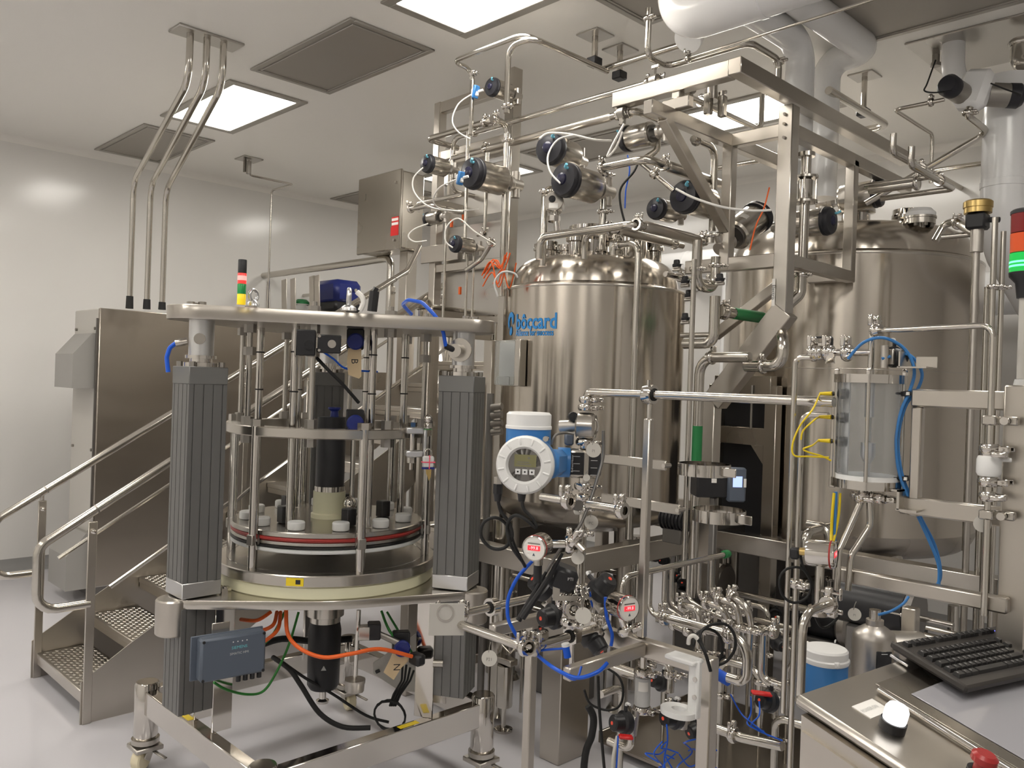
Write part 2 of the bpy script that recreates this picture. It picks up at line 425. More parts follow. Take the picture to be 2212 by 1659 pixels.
# tall stainless cabinet
t = Thing('tall_cabinet', 'tall brushed stainless electrical cabinet behind the stairs', 'cabinet')
y0, y1 = 2.28, 4.12
t.add('door_panel', MB().box((CX-.02, (y0+y1)/2, (CABZ+.12)/2+.0), (.04, y1-y0, CABZ-.12), None, .006), 'steel_cabinet')
t.add('body', MB().box((CX-.335, (y0+y1)/2, (CABZ+.10)/2), (.57, y1-y0-.01, CABZ-.10), None, .008), 'grey_pale')
t.add('plinth', MB().box((CX-.32, (y0+y1)/2, .05), (.5, y1-y0-.1, .1)), 'steel_dark')
for zz in (2.17, 1.2, .55):
    for xx in (-.09, -.55): t.add('side_bolt', MB().cyl((CX+xx, y0+.006, zz), (CX+xx, y0-.012, zz), .012, 8), 'dull_steel')
mb = MB(); mb.box((CX-.042, y0-.002, 1.2), (.012, .02, 2.1)); t.add('edge_gasket', mb, 'steel_dark')
for z0, z1 in ((1.69, 2.13), (.10, .54)):
    x0 = CX-.06; x1 = CX-.5
    poly = [(0, z0), (.17, z0), (.17, z1-.17), (.03, z1), (0, z1)]
    R = np.array([[0, 0, 1], [-1, 0, 0], [0, 1, 0]], float)     # local x -> -y, y -> z, z -> x
    t.add('vent_hood', MB().prism(poly, (x1, y0, 0), R, x0-x1), 'grey_paint')
t.done()

# small thin line from the ceiling to the floor near the left wall
q = onz(538, 343, H)
t = Thing('drop_line', 'thin steel drop line with a small valve under a square ceiling plate', 'pipe')
t.add('plate', MB().box((q[0], q[1], H-.006), (.2, .2, .012), None, .003), 'plate_steel')
pp = path(q, ('z', 538, 378), ('y', 632, 406), ('x', 590, 421), ('z', 583, 700))
t.add('tube', MB().tube(pp, .0105, 8, .04), 'steel_tube')
b = go(q, 'z', 538, 362); t.add('ball_valve', MB().cyl(b+V(0, 0, .06), b-V(0, 0, .06), .025, 8).box(b+V(-.04, -.02, .02), (.03, .02, .12)), 'dull_steel'); t.done()

# ---- stairs
t = Thing('staircase', 'stainless staircase with chequer plate treads and tube handrails', 'staircase')
XN, XF = -4.62, -5.5
def zs(y): return .15+.64*(y-1.50)           # nosing line
NS = 12
# checker plate studs are raised geometry on the three treads in view
for k in range(NS):
    yy = 1.50+.29*k; zz = .15+.186*k
    if zz > 2.1: break
    mb = MB().box(((XN+XF)/2, yy+.145, zz-.02), (XN-XF-.03, .30, .035), None, .004)
    mb.box(((XN+XF)/2, yy+.01, zz-.04), (XN-XF-.03, .02, .07), None, .004)
    tr = t.add('tread', mb, 'steel_brushed')
    if k < 4:
        sb = MB(); nx, ny = 30, 11
        for i in range(nx):
            for j in range(ny):
                sg = 1 if (i+j) % 2 else -1; cx = XF+.05+(XN-XF-.1)*i/(nx-1); cyy = yy+.02+.25*j/(ny-1)
                a = .75*sg; dx, dy = cos(a)*.011, sin(a)*.011; nx_, ny_ = -sin(a)*.0028, cos(a)*.0028
                z0 = zz-.0025; z1 = zz+.0004
                sb.add([(cx-dx, cyy-dy, z0), (cx+nx_, cyy+ny_, z0), (cx+dx, cyy+dy, z0), (cx-nx_, cyy-ny_, z0), (cx-dx*.6, cyy-dy*.6, z1), (cx+dx*.6, cyy+dy*.6, z1)],
                       [(0, 3, 5, 4), (3, 2, 5), (2, 1, 4, 5), (1, 0, 4)])
        t.add('raised_studs', sb, 'steel_tube', tr, kind='stuff')
for X, nm in ((XN, 'near'), (XF, 'far')):
    poly = [(1.47, 0), (1.95, 0), (2.10, .14), (4.4, 1.61), (4.4, 1.98), (1.72, .38), (1.47, .22)]
    R = np.array([[0, 0, 1], [1, 0, 0], [0, 1, 0]], float)
    t.add('stringer', MB().prism(poly, (X-.004, 0, 0), R, .008), 'steel_brushed')
def zr(y): return .95+.615*(y-1.25)          # handrail line
for X in (XN, XF):
    ye = 4.15 if X == XF else 3.98; ys = 1.25
    pts = [V(X, 1.50, .625), V(X, ys, .625), V(X, ys, zr(ys)), V(X, ye, zr(ye)), V(X, ye+.12, zr(ye)+.22)]
    t.add('handrail', MB().tube(pts, .024, 14, .09), 'steel_tube')
    t.add('mid_rail', MB().tube([V(X, 1.60, zr(1.6)-.47), V(X, ye, zr(ye)-.47)], .0125, 8), 'steel_tube')
    for yp in (1.50, 2.75, 4.0):
        if yp > 1.6 and X == XF: zb = .64*(yp-1.5)
        else: zb = max(0, .64*(yp-1.5)) if yp > 1.6 else 0
        t.add('baluster', MB().beam((X+(.012), yp, zb), (X+.012, yp, zr(yp)-.05), .045, .012, V(1, 0, 0), .003), 'steel_brushed')
        t.add('rail_bracket', MB().cyl((X, yp, zr(yp)-.06), (X, yp, zr(yp)-.01), .012, 8), 'steel_polished'); t.add('bracket_bolt', MB().ball((X+.03, yp, zr(yp)-.10), .014, 8), 'steel_polished')
        t.add('joint_sleeve', MB().cyl(V(X, yp+.02, zr(yp+.02))-V(0, .004, .0025), V(X, yp+.02, zr(yp+.02))+V(0, .004, .0025), .0248, 14), 'dull_steel')
t.done()
# platform guard rail behind the machine
t = Thing('guard_rail', 'stainless platform guard rail with bent flat balusters behind the column machine', 'railing')
yg = 4.45; a = ony(556, 601, yg); b = ony(845, 553, yg); zg = (a[2]+b[2])/2; a[2] = b[2] = zg
c = a+V(0, 1.6, 0)
t.add('top_rail', MB().tube([b+V(0, 0, -.5), b, a, c], .034, 12, .08), 'steel_tube')
t.add('second_rail', MB().tube([a+V(.05, .5, -.17), a+V(1.2, .5, -.17)], .02, 8), 'steel_tube')
for px_, py_ in ((561, 660), (575, 660), (612, 660), (631, 660), (672, 660), (682, 660)):
    q = ony(px_, py_, yg+.05); tp = V(q[0], yg+.05, zg-.06); bt = V(q[0]+.03, yg+.05, zg-1.15); mid = (tp+bt)/2+V(.015, 0, .2)
    mb = MB(); mb.beam(tp, mid, .10, .012, V(0, 1, 0), .002).beam(mid, bt, .10, .012, V(0, 1, 0), .002); t.add('baluster', mb, 'steel_brushed')
t.add('toe_board', MB().box(((a[0]+b[0])/2, yg+.05, zg-1.1), (b[0]-a[0], .01, .14)), 'steel_sheet')
t.add('platform_deck', MB().box(((a[0]+b[0])/2, yg+.7, zg-1.17), (b[0]-a[0]+.3, 1.3, .05)), 'steel_sheet')
for xx in (a[0]+.1, b[0]-.1): t.add('support_post', MB().beam((xx, yg+.6, 0), (xx, yg+.6, zg-1.19), .08, .08), 'steel_brushed')
t.done()
# blue jerrycan and green lid on the platform
q = ony(727, 640, 4.95); zt = zg-1.145
t = Thing('blue_canister', 'dark blue plastic canister with a black base behind the guard rail', 'canister')
s_ = .5
t.add('body', MB().box((q[0], q[1], q[2]+.03), (.50, .34, .26), None, .05), 'blue_dark'); t.add('base', MB().box((q[0], q[1], q[2]-.12), (.48, .33, .12), None, .03), 'black')
t.add('stand', MB().box((q[0], q[1], (q[2]-.16+zt)/2), (.3, .22, q[2]-.16-zt), None, .01), 'steel_sheet')
t.add('red_label', MB().box((q[0]-.15, q[1]-.168, q[2]-.09), (.07, .004, .035)), 'red'); t.done()
q = ony(652, 655, 4.7)
t = Thing('green_bottle', 'small green-capped bottle beside the blue canister', 'bottle')
t.add('bottle', MB().lathe([(0, 0), (.08, 0), (.085, .02), (.085, q[2]-zt-.02), (.06, q[2]-zt)], (q[0], q[1], zt), None, 14), 'clear_plastic')
t.add('cap', MB().lathe([(.085, 0), (.085, .02), (.05, .05), (0, .055)], (q[0], q[1], q[2]-.01), None, 14), 'green'); t.done()
# ============================================================ CHROMATOGRAPHY COLUMN MACHINE
CC = V(-3.362, 2.128, 0); RA = .635; ANG = [radians(-90), radians(30), radians(150)]
def pol(r, a, z=0., c=CC): return V(c[0]+r*cos(a), c[1]+r*sin(a), z)
def hull(pts):
    pts = sorted(set((round(x, 5), round(y, 5)) for x, y in pts))
    def half(ps):
        h = []
        for p in ps:
            while len(h) > 1 and (h[-1][0]-h[-2][0])*(p[1]-h[-2][1])-(h[-1][1]-h[-2][1])*(p[0]-h[-2][0]) <= 0: h.pop()
            h.append(p)
        return h
    a = half(pts); b = half(pts[::-1]); return a[:-1]+b[:-1]
def circ(r, c=(0, 0), n=28): return [(c[0]+r*cos(2*pi*k/n), c[1]+r*sin(2*pi*k/n)) for k in range(n)]
def tri_plate(R, rl, rc, z0, z1, bev=.003):
    pts = circ(rc, n=60)
    for a in ANG: pts += circ(rl, (R*cos(a), R*sin(a)), 40)
    h = hull(pts); mb = MB(); n = len(h); vs = []
    for s, z in ((1-bev, z0), (1, z0+bev), (1, z1-bev), (1-bev*1.2, z1)): vs += [(CC[0]+x*s, CC[1]+y*s, z) for x, y in h]
    fs = [tuple(range(n))[::-1], tuple(range(3*n, 4*n))]
    for k in range(3): fs += [(k*n+i, k*n+(i+1) % n, (k+1)*n+(i+1) % n, (k+1)*n+i) for i in range(n)]
    return mb.add(vs, fs)
T = Thing('chromatography_column', 'chromatography column machine with three dark grey actuators, glass tube and thick steel plates', 'machine')
ZT0, ZT1, ZP0, ZP1 = 2.062, 2.118, .898, .934
T.add('top_plate', tri_plate(RA, .137, .455, ZT0, ZT1), 'steel_brushed')
bp = T.add('bottom_plate', tri_plate(RA-.03, .125, .505, ZP0, ZP1), 'steel')
def ring(ro, ri, z0, z1, seg=72, b=.004):
    return MB().lathe([(ri, z0), (ro-b, z0), (ro, z0+b), (ro, z1-b), (ro-b, z1), (ri, z1)], CC, None, seg, True)
T.add('insulating_ring', ring(.488, .2, ZP1, .986), 'cream')
T.add('base_ring', ring(.497, .1, .986, 1.034), 'steel')
T.add('middle_ring', ring(.468, .395, 1.590, 1.632), 'steel')
T.add('glass_tube', MB().lathe([(.438, 1.035), (.446, 1.035), (.446, 1.588), (.438, 1.588)], CC, None, 72, True), 'glass')
pst = T.add('piston', ring(.432, .02, 1.172, 1.196), 'steel')
T.add('red_seal', ring(.434, .3, 1.158, 1.172), 'red_seal', pst)
T.add('spacer', ring(.430, .3, 1.138, 1.158), 'steel', pst)
T.add('black_seal', ring(.434, .3, 1.126, 1.138), 'rubber', pst)
T.add('white_seal', ring(.432, .02, 1.108, 1.126), 'white_plastic', pst)
CD = radians(-32)
for k in range(12):
    a = CD+radians(8+30*k); p = pol(.36, a)
    kn = T.add('knob', MB().lathe([(0, 1.198), (.034, 1.198), (.037, 1.202), (.037, 1.228), (.033, 1.233), (0, 1.233)], p, None, 16), 'white_plastic', pst)
for k in range(5):
    p = pol(.25, CD+radians(-50+70*k)); T.add('clamp_block', MB().box((p[0], p[1], 1.235), (.05, .05, .075), None, .004), 'black', pst)
# centre shaft
T.add('piston_shaft', MB().lathe([(0, 1.196), (.082, 1.196), (.082, 1.215), (.074, 1.22), (.074, 1.318), (0, 1.318)], CC, None, 30), 'cream')
T.add('shaft_collar', MB().lathe([(0, 1.318), (.07, 1.318), (.07, 1.342), (0, 1.342)], CC, None, 30), 'steel_polished')
T.add('shaft_housing', MB().lathe([(0, 1.342), (.066, 1.342), (.066, 1.60), (.064, 1.662), (0, 1.664)], CC, None, 30), 'black')
T.add('shaft_knob', MB().lathe([(0, 1.664), (.02, 1.664), (.018, 1.69), (.03, 1.70), (.03, 1.708), (0, 1.71)], CC+V(.02, 0, 0), None, 16), 'blue_dark')
sp = T.add('side_line', MB().tube([pol(.11, radians(35), 1.60), pol(.11, radians(35), 1.25), pol(.06, radians(35), 1.22)], .012, 10, .03), 'steel_polished')
T.add('side_valve', MB().ball(pol(.115, radians(20), 1.27), .032, 12).cyl(pol(.115, radians(20), 1.24), pol(.2, radians(0), 1.235), .018, 10), 'steel_polished', sp)
# tie rods between base ring and middle ring, and threaded rods up to the top plate
for k in range(6):
    a = CD+radians(17+60*k)
    rd = T.add('tie_rod', MB().cyl(pol(.452, a, 1.034), pol(.452, a, 1.66), .0195, 14), 'steel_polished')
    T.add('foot_clamp', MB().box(pol(.452, a, 1.155), (.045, .035, .045), frame(V(0, 0, 1), V(cos(a), sin(a), 0)), .003), 'dull_steel', rd)
    T.add('rod_nut', MB().hexa(pol(.452, a, 1.632), pol(.452, a, 1.66), .03), 'steel', rd)
for k in range(8):
    a = CD+radians(-12+45*k); p0, p1 = pol(.425, a, 1.56), pol(.425, a, ZT0)
    rd = T.add('threaded_rod', MB().cyl(p0, p1, .0125, 10), 'steel')
    for z0, z1 in ((1.632, 1.668), (1.554, 1.59), (ZT0-.035, ZT0)): T.add('rod_nut', MB().hexa(pol(.425, a, z0), pol(.425, a, z1), .026), 'dull_steel', rd)
    if k in (0, 7, 2): T.add('rod_nut', MB().hexa(pol(.425, a, 1.93), pol(.425, a, 1.965), .026), 'dull_steel', rd)
    T.add('dome_nut', MB().hexa(pol(.425, a, ZT1), pol(.425, a, ZT1+.022), .026).cyl(pol(.425, a, ZT1+.02), pol(.425, a, ZT1+.04), .012, 8), 'dull_steel', rd)
for k in range(6):
    a = CD+radians(-30+60*k); rd = T.add('guide_rod', MB().cyl(pol(.33, a, 1.2), pol(.33, a, ZT0), .0165, 12), 'steel_polished')
    for z in (1.78, 1.95): T.add('cable_tie', MB().lathe([(.0165, z-.003), (.0195, z-.003), (.0195, z+.003), (.0165, z+.003)], pol(.33, a), None, 10, True), 'rubber', rd)
# the three linear actuators
S = .16
def extr(a, z0, z1, s=S):
    """square profile with shallow grooves on each side"""
    h = s/2; one_ = [(-h, -h)]; n = 4; g = .004
    for i in range(n):
        c = -h+s*(i+.5)/n+.0; one_ += [(c-.0022, -h), (c-.0022, -h+g), (c+.0022, -h+g), (c+.0022, -h)]
    poly = []
    for k in range(4):
        t = k*pi/2; poly += [(x*cos(t)-y*sin(t), x*sin(t)+y*cos(t)) for x, y in one_]
    R = frame(V(0, 0, 1), V(cos(a), sin(a), 0)); return MB().prism(poly, pol(RA, a, z0), R, z1-z0)
def rbox(a, z0, z1, s, bev=.003, off=0., s2=None):
    R = frame(V(0, 0, 1), V(cos(a), sin(a), 0)); return MB().box(pol(RA+off, a, (z0+z1)/2), (s, s2 or s, z1-z0), R, bev)
for i, a in enumerate(ANG):
    ac = T.add('linear_actuator', extr(a, 1.0, 1.80), 'anodised')
    T.add('end_cap', rbox(a, 1.80, 1.872, S+.004), 'anodised_light', ac)
    T.add('mount_block', rbox(a, ZP1+.004, 1.0, S+.004), 'aluminium', ac)
    u = V(cos(a), sin(a), 0); v = V(-sin(a), cos(a), 0)
    for su in (-1, 1):
        for sv in (-1, 1): T.add('corner_bolt', MB().hexa(pol(RA, a, 1.872)+u*su*.062+v*sv*.062, pol(RA, a, 1.892)+u*su*.062+v*sv*.062, .013), 'dull_steel', ac)
    T.add('rod_flange', MB().lathe([(0, 1.872), (.07, 1.872), (.07, 1.888), (.045, 1.89), (.045, 1.905), (.062, 1.905), (.062, 1.918), (0, 1.918)], pol(RA, a), None, 26), 'steel_polished', ac)
    T.add('piston_rod', MB().lathe([(0, 1.915), (.05, 1.915), (.05, ZT0), (0, ZT0)], pol(RA, a), None, 26), 'aluminium', ac)
    T.add('load_pin', MB().cyl(pol(RA, a, 1.985)+nrm(V(.85, -.53, 0))*.045, pol(RA, a, 1.985)+nrm(V(.85, -.53, 0))*.056, .023, 14), 'steel', ac)
    lo = T.add('lower_actuator', extr(a, .47, ZP0-.002), 'anodised')
    T.add('motor_drum', MB().cyl(pol(RA+.075, a, .785), pol(RA+.075, a, ZP0+.032), .074, 22, bev=.006), 'steel_brushed', lo)
    for k, (ou, ov) in enumerate(((.02, -.04), (.05, 0), (.02, .04))): T.add('plate_bolt', MB().hexa(pol(RA, a, ZT1)+u*ou+v*ov, pol(RA, a, ZT1+.018)+u*ou+v*ov, .016), 'steel', ac)
# plate features
T.add('hex_bolt', MB().hexa(pol(.53, ANG[0]+.12, ZP1), pol(.53, ANG[0]+.12, ZP1+.022), .024).cyl(pol(.53, ANG[0]+.12, ZP1+.02), pol(.53, ANG[0]+.12, ZP1+.028), .014, 10), 'steel_polished')
T.add('warning_label', MB().lathe([(.4985, .993), (.4985, 1.026)], CC, None, 8, False, CD-.335, CD-.19), 'yellow')
T.add('label_print', MB().lathe([(.4992, 1.001), (.4992, 1.019)], CC, None, 3, False, CD-.255, CD-.215), 'black')
# underneath: drive motor on the axis
mt = T.add('drive_motor', MB().lathe([(0, .40), (.062, .40), (.074, .42), (.076, .67), (.068, .71), (0, .715)], CC, None, 28), 'black')
T.add('motor_flange', MB().lathe([(0, .71), (.07, .71), (.07, .735), (.085, .74), (.085, ZP0), (0, ZP0)], CC, None, 28), 'steel', mt)
T.add('motor_spindle', MB().lathe([(0, .33), (.028, .33), (.03, .342), (.016, .35), (.016, .40), (0, .40)], CC, None, 18), 'steel_polished', mt)
tri = MB(); R_ = frame(V(cos(CD), sin(CD), 0), V(0, 0, 1)); R_ = np.array([np.cross(V(0, 0, 1), R_[:, 2]), V(0, 0, 1), R_[:, 2]]).T
tri.prism([(-.012, 0), (.012, 0), (0, .022)], pol(.0765, CD, .505), R_, .001); T.add('warning_print', tri, 'grey_plastic', mt)
# base frame on castors
BX, BY, HB = -3.385, 2.10, .555
fr = T.add('base_frame', MB().beam((BX-HB, BY-HB, .315), (BX+HB, BY-HB, .315), .055, .11, V(0, 0, 1)), 'steel_polished')
for p, q in (((BX+HB, BY-HB), (BX+HB, BY+HB)), ((BX+HB, BY+HB), (BX-HB, BY+HB)), ((BX-HB, BY+HB), (BX-HB, BY-HB))):
    T.add('base_beam', MB().beam((*p, .315), (*q, .315), .055, .11, V(0, 0, 1)), 'steel_polished', fr)
for sx in (-1, 1):
    for sy in (-1, 1):
        c = V(BX+sx*HB, BY+sy*HB, 0)
        lg = T.add('leg_post', MB().lathe([(0, .14), (.05, .14), (.054, .147), (.054, .392), (.048, .40), (0, .40)], c, None, 24), 'steel_polished')
        T.add('levelling_nut', MB().lathe([(0, .118), (.062, .118), (.062, .14), (0, .14)], c, None, 20), 'steel', lg)
        a = .3+sx*.9+sy*.4
        T.add('castor_flange', MB().box(c+V(0, 0, .098), (.125, .125, .022), None, .004).cyl(c+V(0, 0, .1), c+V(0, 0, .125), .036, 6), 'cast_steel', lg)
        d = V(cos(a), sin(a), 0); e = V(-sin(a), cos(a), 0); wc = c+d*.03+V(0, 0, .048)
        mb = MB()
        for s in (-1, 1): mb.beam(wc+e*.033*s, c+V(0, 0, .092)+e*.033*s, .05, .006, e)
        T.add('castor_fork', mb, 'cast_steel', lg)
        T.add('castor_wheel', MB().cyl(wc-e*.024, wc+e*.024, .048, 22, bev=.006), 'cream_wheel', lg)
        T.add('foot_lever', MB().beam(c+V(.05, .02, .085), c+V(.12, .05, .065), .02, .008), 'dull_steel', lg)
for i, a in enumerate(ANG):
    v = V(-sin(a), cos(a), 0)
    for s in (-1, 1):
        p = pol(RA-.10, a)+v*.085*s
        T.add('support_strut', MB().beam(V(p[0], p[1], .37), V(p[0], p[1], ZP0), .085, .012, v, .002), 'steel_polished')
for (x, y, a) in ((BX+HB+.0, BY+.12, 0), (BX-.12, BY-HB, 0)):
    T.add('yellow_label', MB().box((x, y, .3705), (.028, .10, .001) if x > BX else (.10, .028, .001)), 'yellow')
T.done()

# ---- things mounted on the column machine
def facing(d):            # columns: right, up, out for a panel whose outward normal is d
    d = nrm(np.array(d, float)); r = nrm(np.cross(V(0, 0, 1), d)); return np.array([r, np.cross(d, r), d]).T
# tower light on the top plate
q = onz(521, 658, ZT1)
t = Thing('tower_light', 'small tower light with black, red, green and yellow segments on the top plate', 'signal light')
u_ = .0165
for nm, z0, z1, m in (('yellow_segment', 0, .041, 'lamp_yellow'), ('green_segment', .041, .081, 'lamp_green'), ('red_segment', .081, .122, 'lamp_red'), ('black_cap', .122, .175, 'black')):
    t.add(nm, MB().lathe([(0, z0), (u_, z0), (u_, z1-.002), (u_-.001, z1), (0, z1)], (q[0], q[1], ZT1), None, 18), m)
t.add('lit_band', MB().lathe([(u_+.0004, .094), (u_+.0004, .112)], (q[0], q[1], ZT1), None, 18), 'lamp_redlit'); t.done()
# lifting eyes
for x, y, lab in ((547, 655, 'polished lifting eye next to the small tower light'), (753, 665, 'large pale lifting eye on the top plate in front of the blue canister')):
    q = onz(x, y+6, ZT1); s = .75 if x < 600 else 1.
    t = Thing('lifting_eye', lab, 'lifting eye'); t.add('collar', MB().lathe([(0, 0), (.032*s, 0), (.03*s, .012), (.017*s, .022), (0, .022)], (q[0], q[1], ZT1), None, 18), 'aluminium')
    ctr = V(q[0], q[1], ZT1+.055*s); d = nrm(V(-.85, .5, 0)) if s > .9 else nrm(V(-.4, 1, 0)); pts = [ctr+.03*s*(d*cos(k*pi/10)+V(0, 0, 1)*sin(k*pi/10)) for k in range(21)]
    t.add('eye', MB().tube(pts, .0095*s, 10, caps=False), 'aluminium'); t.done()
q = onz(778, 671, ZT1)
t = Thing('sensor_plug', 'white hose stub with a black plug on the top plate', 'plug'); t.add('hose', MB().tube([q, q+V(.01, .01, .03), q+V(.005, .005, .055), q+V(-.012, -.01, .075)], .011, 8, .03), 'white_hose')
t.add('plug', MB().cyl(q+V(.025, .04, 0), q+V(.03, .045, .08), .02, 8).cyl(q+V(.03, .045, .08), q+V(.035, .05, .095), .011, 6), 'black'); t.done()
# camera bracket under the top plate
q = pol(.46, CD-.16, 1.985); R = facing((cos(CD), sin(CD), 0))
t = Thing('sensor_box', 'black sensor box with two round windows under the top plate', 'sensor')
t.add('bracket', MB().box(q+R@V(-.085, .01, 0), (.006, .13, .05), R), 'steel')
b_ = t.add('housing', MB().box(q+R@V(-.045, 0, -.01), (.08, .105, .07), R, .004), 'black')
t.add('window_block', MB().box(q+R@V(.05, -.002, 0), (.095, .075, .05), R, .004), 'black')
t.add('lens', MB().cyl(q+R@V(-.03, -.01, .022), q+R@V(-.03, -.01, .03), .02, 16), 'dark_screen')
t.add('bright_lens', MB().lathe([(0, 0), (.017, 0), (.017, .003), (0, .003)], q+R@V(.06, -.002, .025), R, 16), 'steel_polished')
for dx, dy in ((.01, .028), (.01, -.03)): t.add('screw', MB().cyl(q+R@V(dx, dy, .024), q+R@V(dx, dy, .031), .006, 8), 'steel_polished')
t.done()
# blue knobs with card tags
def blue_knob(px_, py_, d, label, tag=None, letter=None, m='blue_dark'):
    c = at(px_, py_, d); R = facing(CAM-c); R = facing((cos(CD), sin(CD), .0))
    t = Thing('knob_valve', label, 'knob valve'); t.add('knob', MB().lathe([(0, 0), (.034, 0), (.036, .004), (.036, .018), (.03, .024), (0, .025)], c, R, 22), m)
    t.add('stem', MB().cyl(c, c-R[:, 2]*.08, .014, 10), 'black')
    t.add('clamp_body', MB().box(c-R[:, 2]*.05+R@V(.0, .012, 0), (.075, .09, .05), R, .005), 'black')
    if tag:
        k = t.add('card_tag', MB().prism(tag, c+R@V(0, 0, -.004), R, .0015), 'card')
        if letter: t.add('letter', lettering(MB(), letter, c+R@V(-.002 if letter == 'B' else -.02, -.085, -.0022), R@np.array([[0, 1, 0], [-1, 0, 0], [0, 0, 1]], float), .042), 'black', k)
    t.done()
tg = [(-.03, -.03), (-.034, -.09), (-.026, -.145), (.02, -.16), (.03, -.15), (.026, -.03)]
blue_knob(768, 738, 3.62, 'dark blue knob with a long card tag lettered B under the top plate', tg, 'B')
blue_knob(767, 914, 3.55, 'dark blue knob without a tag at the middle ring')
blue_knob(868, 1399, 3.62, 'dark blue knob with a forked card tag under the bottom plate', [(-.03, .0), (-.05, -.05), (-.075, -.105), (-.03, -.14), (.0, -.09), (.03, -.06), (.03, 0)], 'N')
# encoder with blue cable on the right actuator rod
q = pol(RA, ANG[1], 1.985); d = nrm(V(.55, -.83, .0)); R = facing(d)
t = Thing('encoder', 'round steel encoder with a thick blue cable on the right piston rod', 'encoder')
t.add('flange', MB().lathe([(0, .05), (.052, .05), (.052, .062), (0, .062)], q, R, 24), 'steel'); t.add('barrel', MB().lathe([(0, .06), (.03, .06), (.03, .105), (0, .105)], q+R@V(-.012, -.005, 0), R, 20), 'steel')
t.add('plug', MB().cyl(q+R@V(-.02, 0, .10), q+R@V(-.045, .012, .125), .013, 10), 'black')
e = q+R@V(-.045, .012, .125); f = pol(.40, radians(-5), ZT1+.01)
t.add('cable', MB().tube([e, e+V(-.005, -.012, .06), e+V(-.04, -.03, .13), e+V(-.11, -.05, .19), e+V(-.2, -.06, .205), e+V(-.28, -.03, .19), e+V(-.33, .06, .155)], .0085, 10, .06), 'blue_tube'); t.done()
q = pol(RA+.06, ANG[0]-.12, 1.97)
t = Thing('encoder', 'small encoder plug with a short blue cable on the left piston rod', 'encoder'); t.add('plug', MB().cyl(pol(RA+.045, ANG[0]-.05, 1.975), pol(RA+.085, ANG[0]-.08, 1.965), .016, 10), 'steel')
e = pol(RA+.085, ANG[0]-.08, 1.965); t.add('cable', MB().tube([e, e+V(-.01, -.02, -.02), e+V(-.012, -.03, -.06), e+V(-.005, -.025, -.12)], .009, 8, .03), 'blue_tube'); t.done()
# hoist clevis, steel cable, padlock
q = at(900, 955, 3.62); R = facing((cos(CD), sin(CD), 0))
t = Thing('clevis_bracket', 'pale steel clevis bracket clamped beside the middle ring', 'bracket')
mb = MB().box(q+R@V(-.01, .05, 0), (.075, .028, .05), R, .005).box(q+R@V(-.01, -.05, 0), (.075, .028, .05), R, .005).box(q+R@V(.035, 0, 0), (.016, .128, .05), R, .005); t.add('yoke', mb, 'aluminium')
t.add('adjusting_screw', MB().cyl(q+R@V(-.02, -.12, 0), q+R@V(-.02, .085, 0), .011, 8).hexa(q+R@V(-.02, -.09, 0), q+R@V(-.02, -.066, 0), .02).hexa(q+R@V(-.02, .066, 0), q+R@V(-.02, .085, 0), .02), 'steel_polished')
t.done()
p = at(925, 905, 3.6)
t = Thing('cable_thimble', 'bright round thimble with green thread on a thin hanging wire', 'thimble'); t.add('thimble', MB().ball(p, .019, 12).box(p-V(0, 0, .03), (.03, .03, .03), None, .006), 'steel_polished')
t.add('wire', MB().cyl(p, p+V(0, 0, .12), .0016, 6), 'dull_steel'); t.add('thread', MB().lathe([(.017, -.001), (.019, 0), (.017, .002)], p-V(0, 0, .045), None, 10), 'green_cable'); t.done()
p = at(925, 998, 3.58); R = facing((cos(CD), sin(CD), 0))
t = Thing('padlock', 'small grey padlock with pink thread and a brass key', 'padlock'); t.add('body', MB().box(p, (.05, .052, .022), R, .006), 'grey_plastic')
t.add('shackle', MB().tube([p+R@V(-.014, .02, 0), p+R@V(-.014, .045, 0), p+R@V(0, .06, 0), p+R@V(.014, .045, 0), p+R@V(.014, .02, 0)], .0035, 8, .01), 'steel_polished')
t.add('pink_thread', MB().box(p+R@V(0, .0, 0), (.058, .004, .026), R).box(p+R@V(.004, .0, 0), (.004, .056, .026), R), 'pink_wire')
t.add('blue_base', MB().box(p+R@V(0, -.026, 0), (.054, .008, .024), R), 'blue_dark'); t.add('key', MB().prism([(-.01, 0), (.014, 0), (.012, -.035), (.004, -.05), (-.002, -.03), (-.008, -.02)], p+R@V(.0, -.03, .004), R, .003), 'brass'); t.done()
# terminal box under the left side with lettering
c = at(500, 1414, 3.28); R = np.array([V(0, 1, 0), V(0, 0, 1), V(1, 0, 0)]).T; R = facing((1, -.12, .0))
t = Thing('terminal_box', 'slate blue terminal box with a teal brand mark under the bottom plate', 'terminal box')
bx_ = t.add('housing', MB().box(c, (.255, .165, .06), R, .008), 'hmi_box'); t.add('side_flange', MB().box(c+R@V(-.008, 0, -.028), (.285, .172, .008), R, .003), 'hmi_box')
t.add('brand_plate', lettering(MB(), 'SIEMENS', c+R@V(.02, .035, .0308), R, .016, fs=1.05), 'teal', bx_); t.add('model_print', lettering(MB(), 'SIMATIC HMI', c+R@V(.02, .012, .0308), R, .013), 'grey_plastic', bx_)
for k in range(4): t.add('indicator', MB().box(c+R@V(-.005+.018*k, .058, .0304), (.004, .004, .001), R), 'legend', bx_)
for sx in (-1, 1):
    for sy in (-1, 1): t.add('corner_screw', MB().cyl(c+R@V(sx*.118, sy*.074, .03), c+R@V(sx*.118, sy*.074, .033), .006, 8), 'black', bx_)
for k in range(4): t.add('cable_gland', MB().cyl(c+R@V(.03+.028*k, -.08, 0), c+R@V(.03+.028*k, -.11, 0), .01, 8), 'black')
t.add('mount_tab', MB().box(c+R@V(-.035, .1, -.03), (.07, .05, .005), R, .002), 'steel'); t.done()
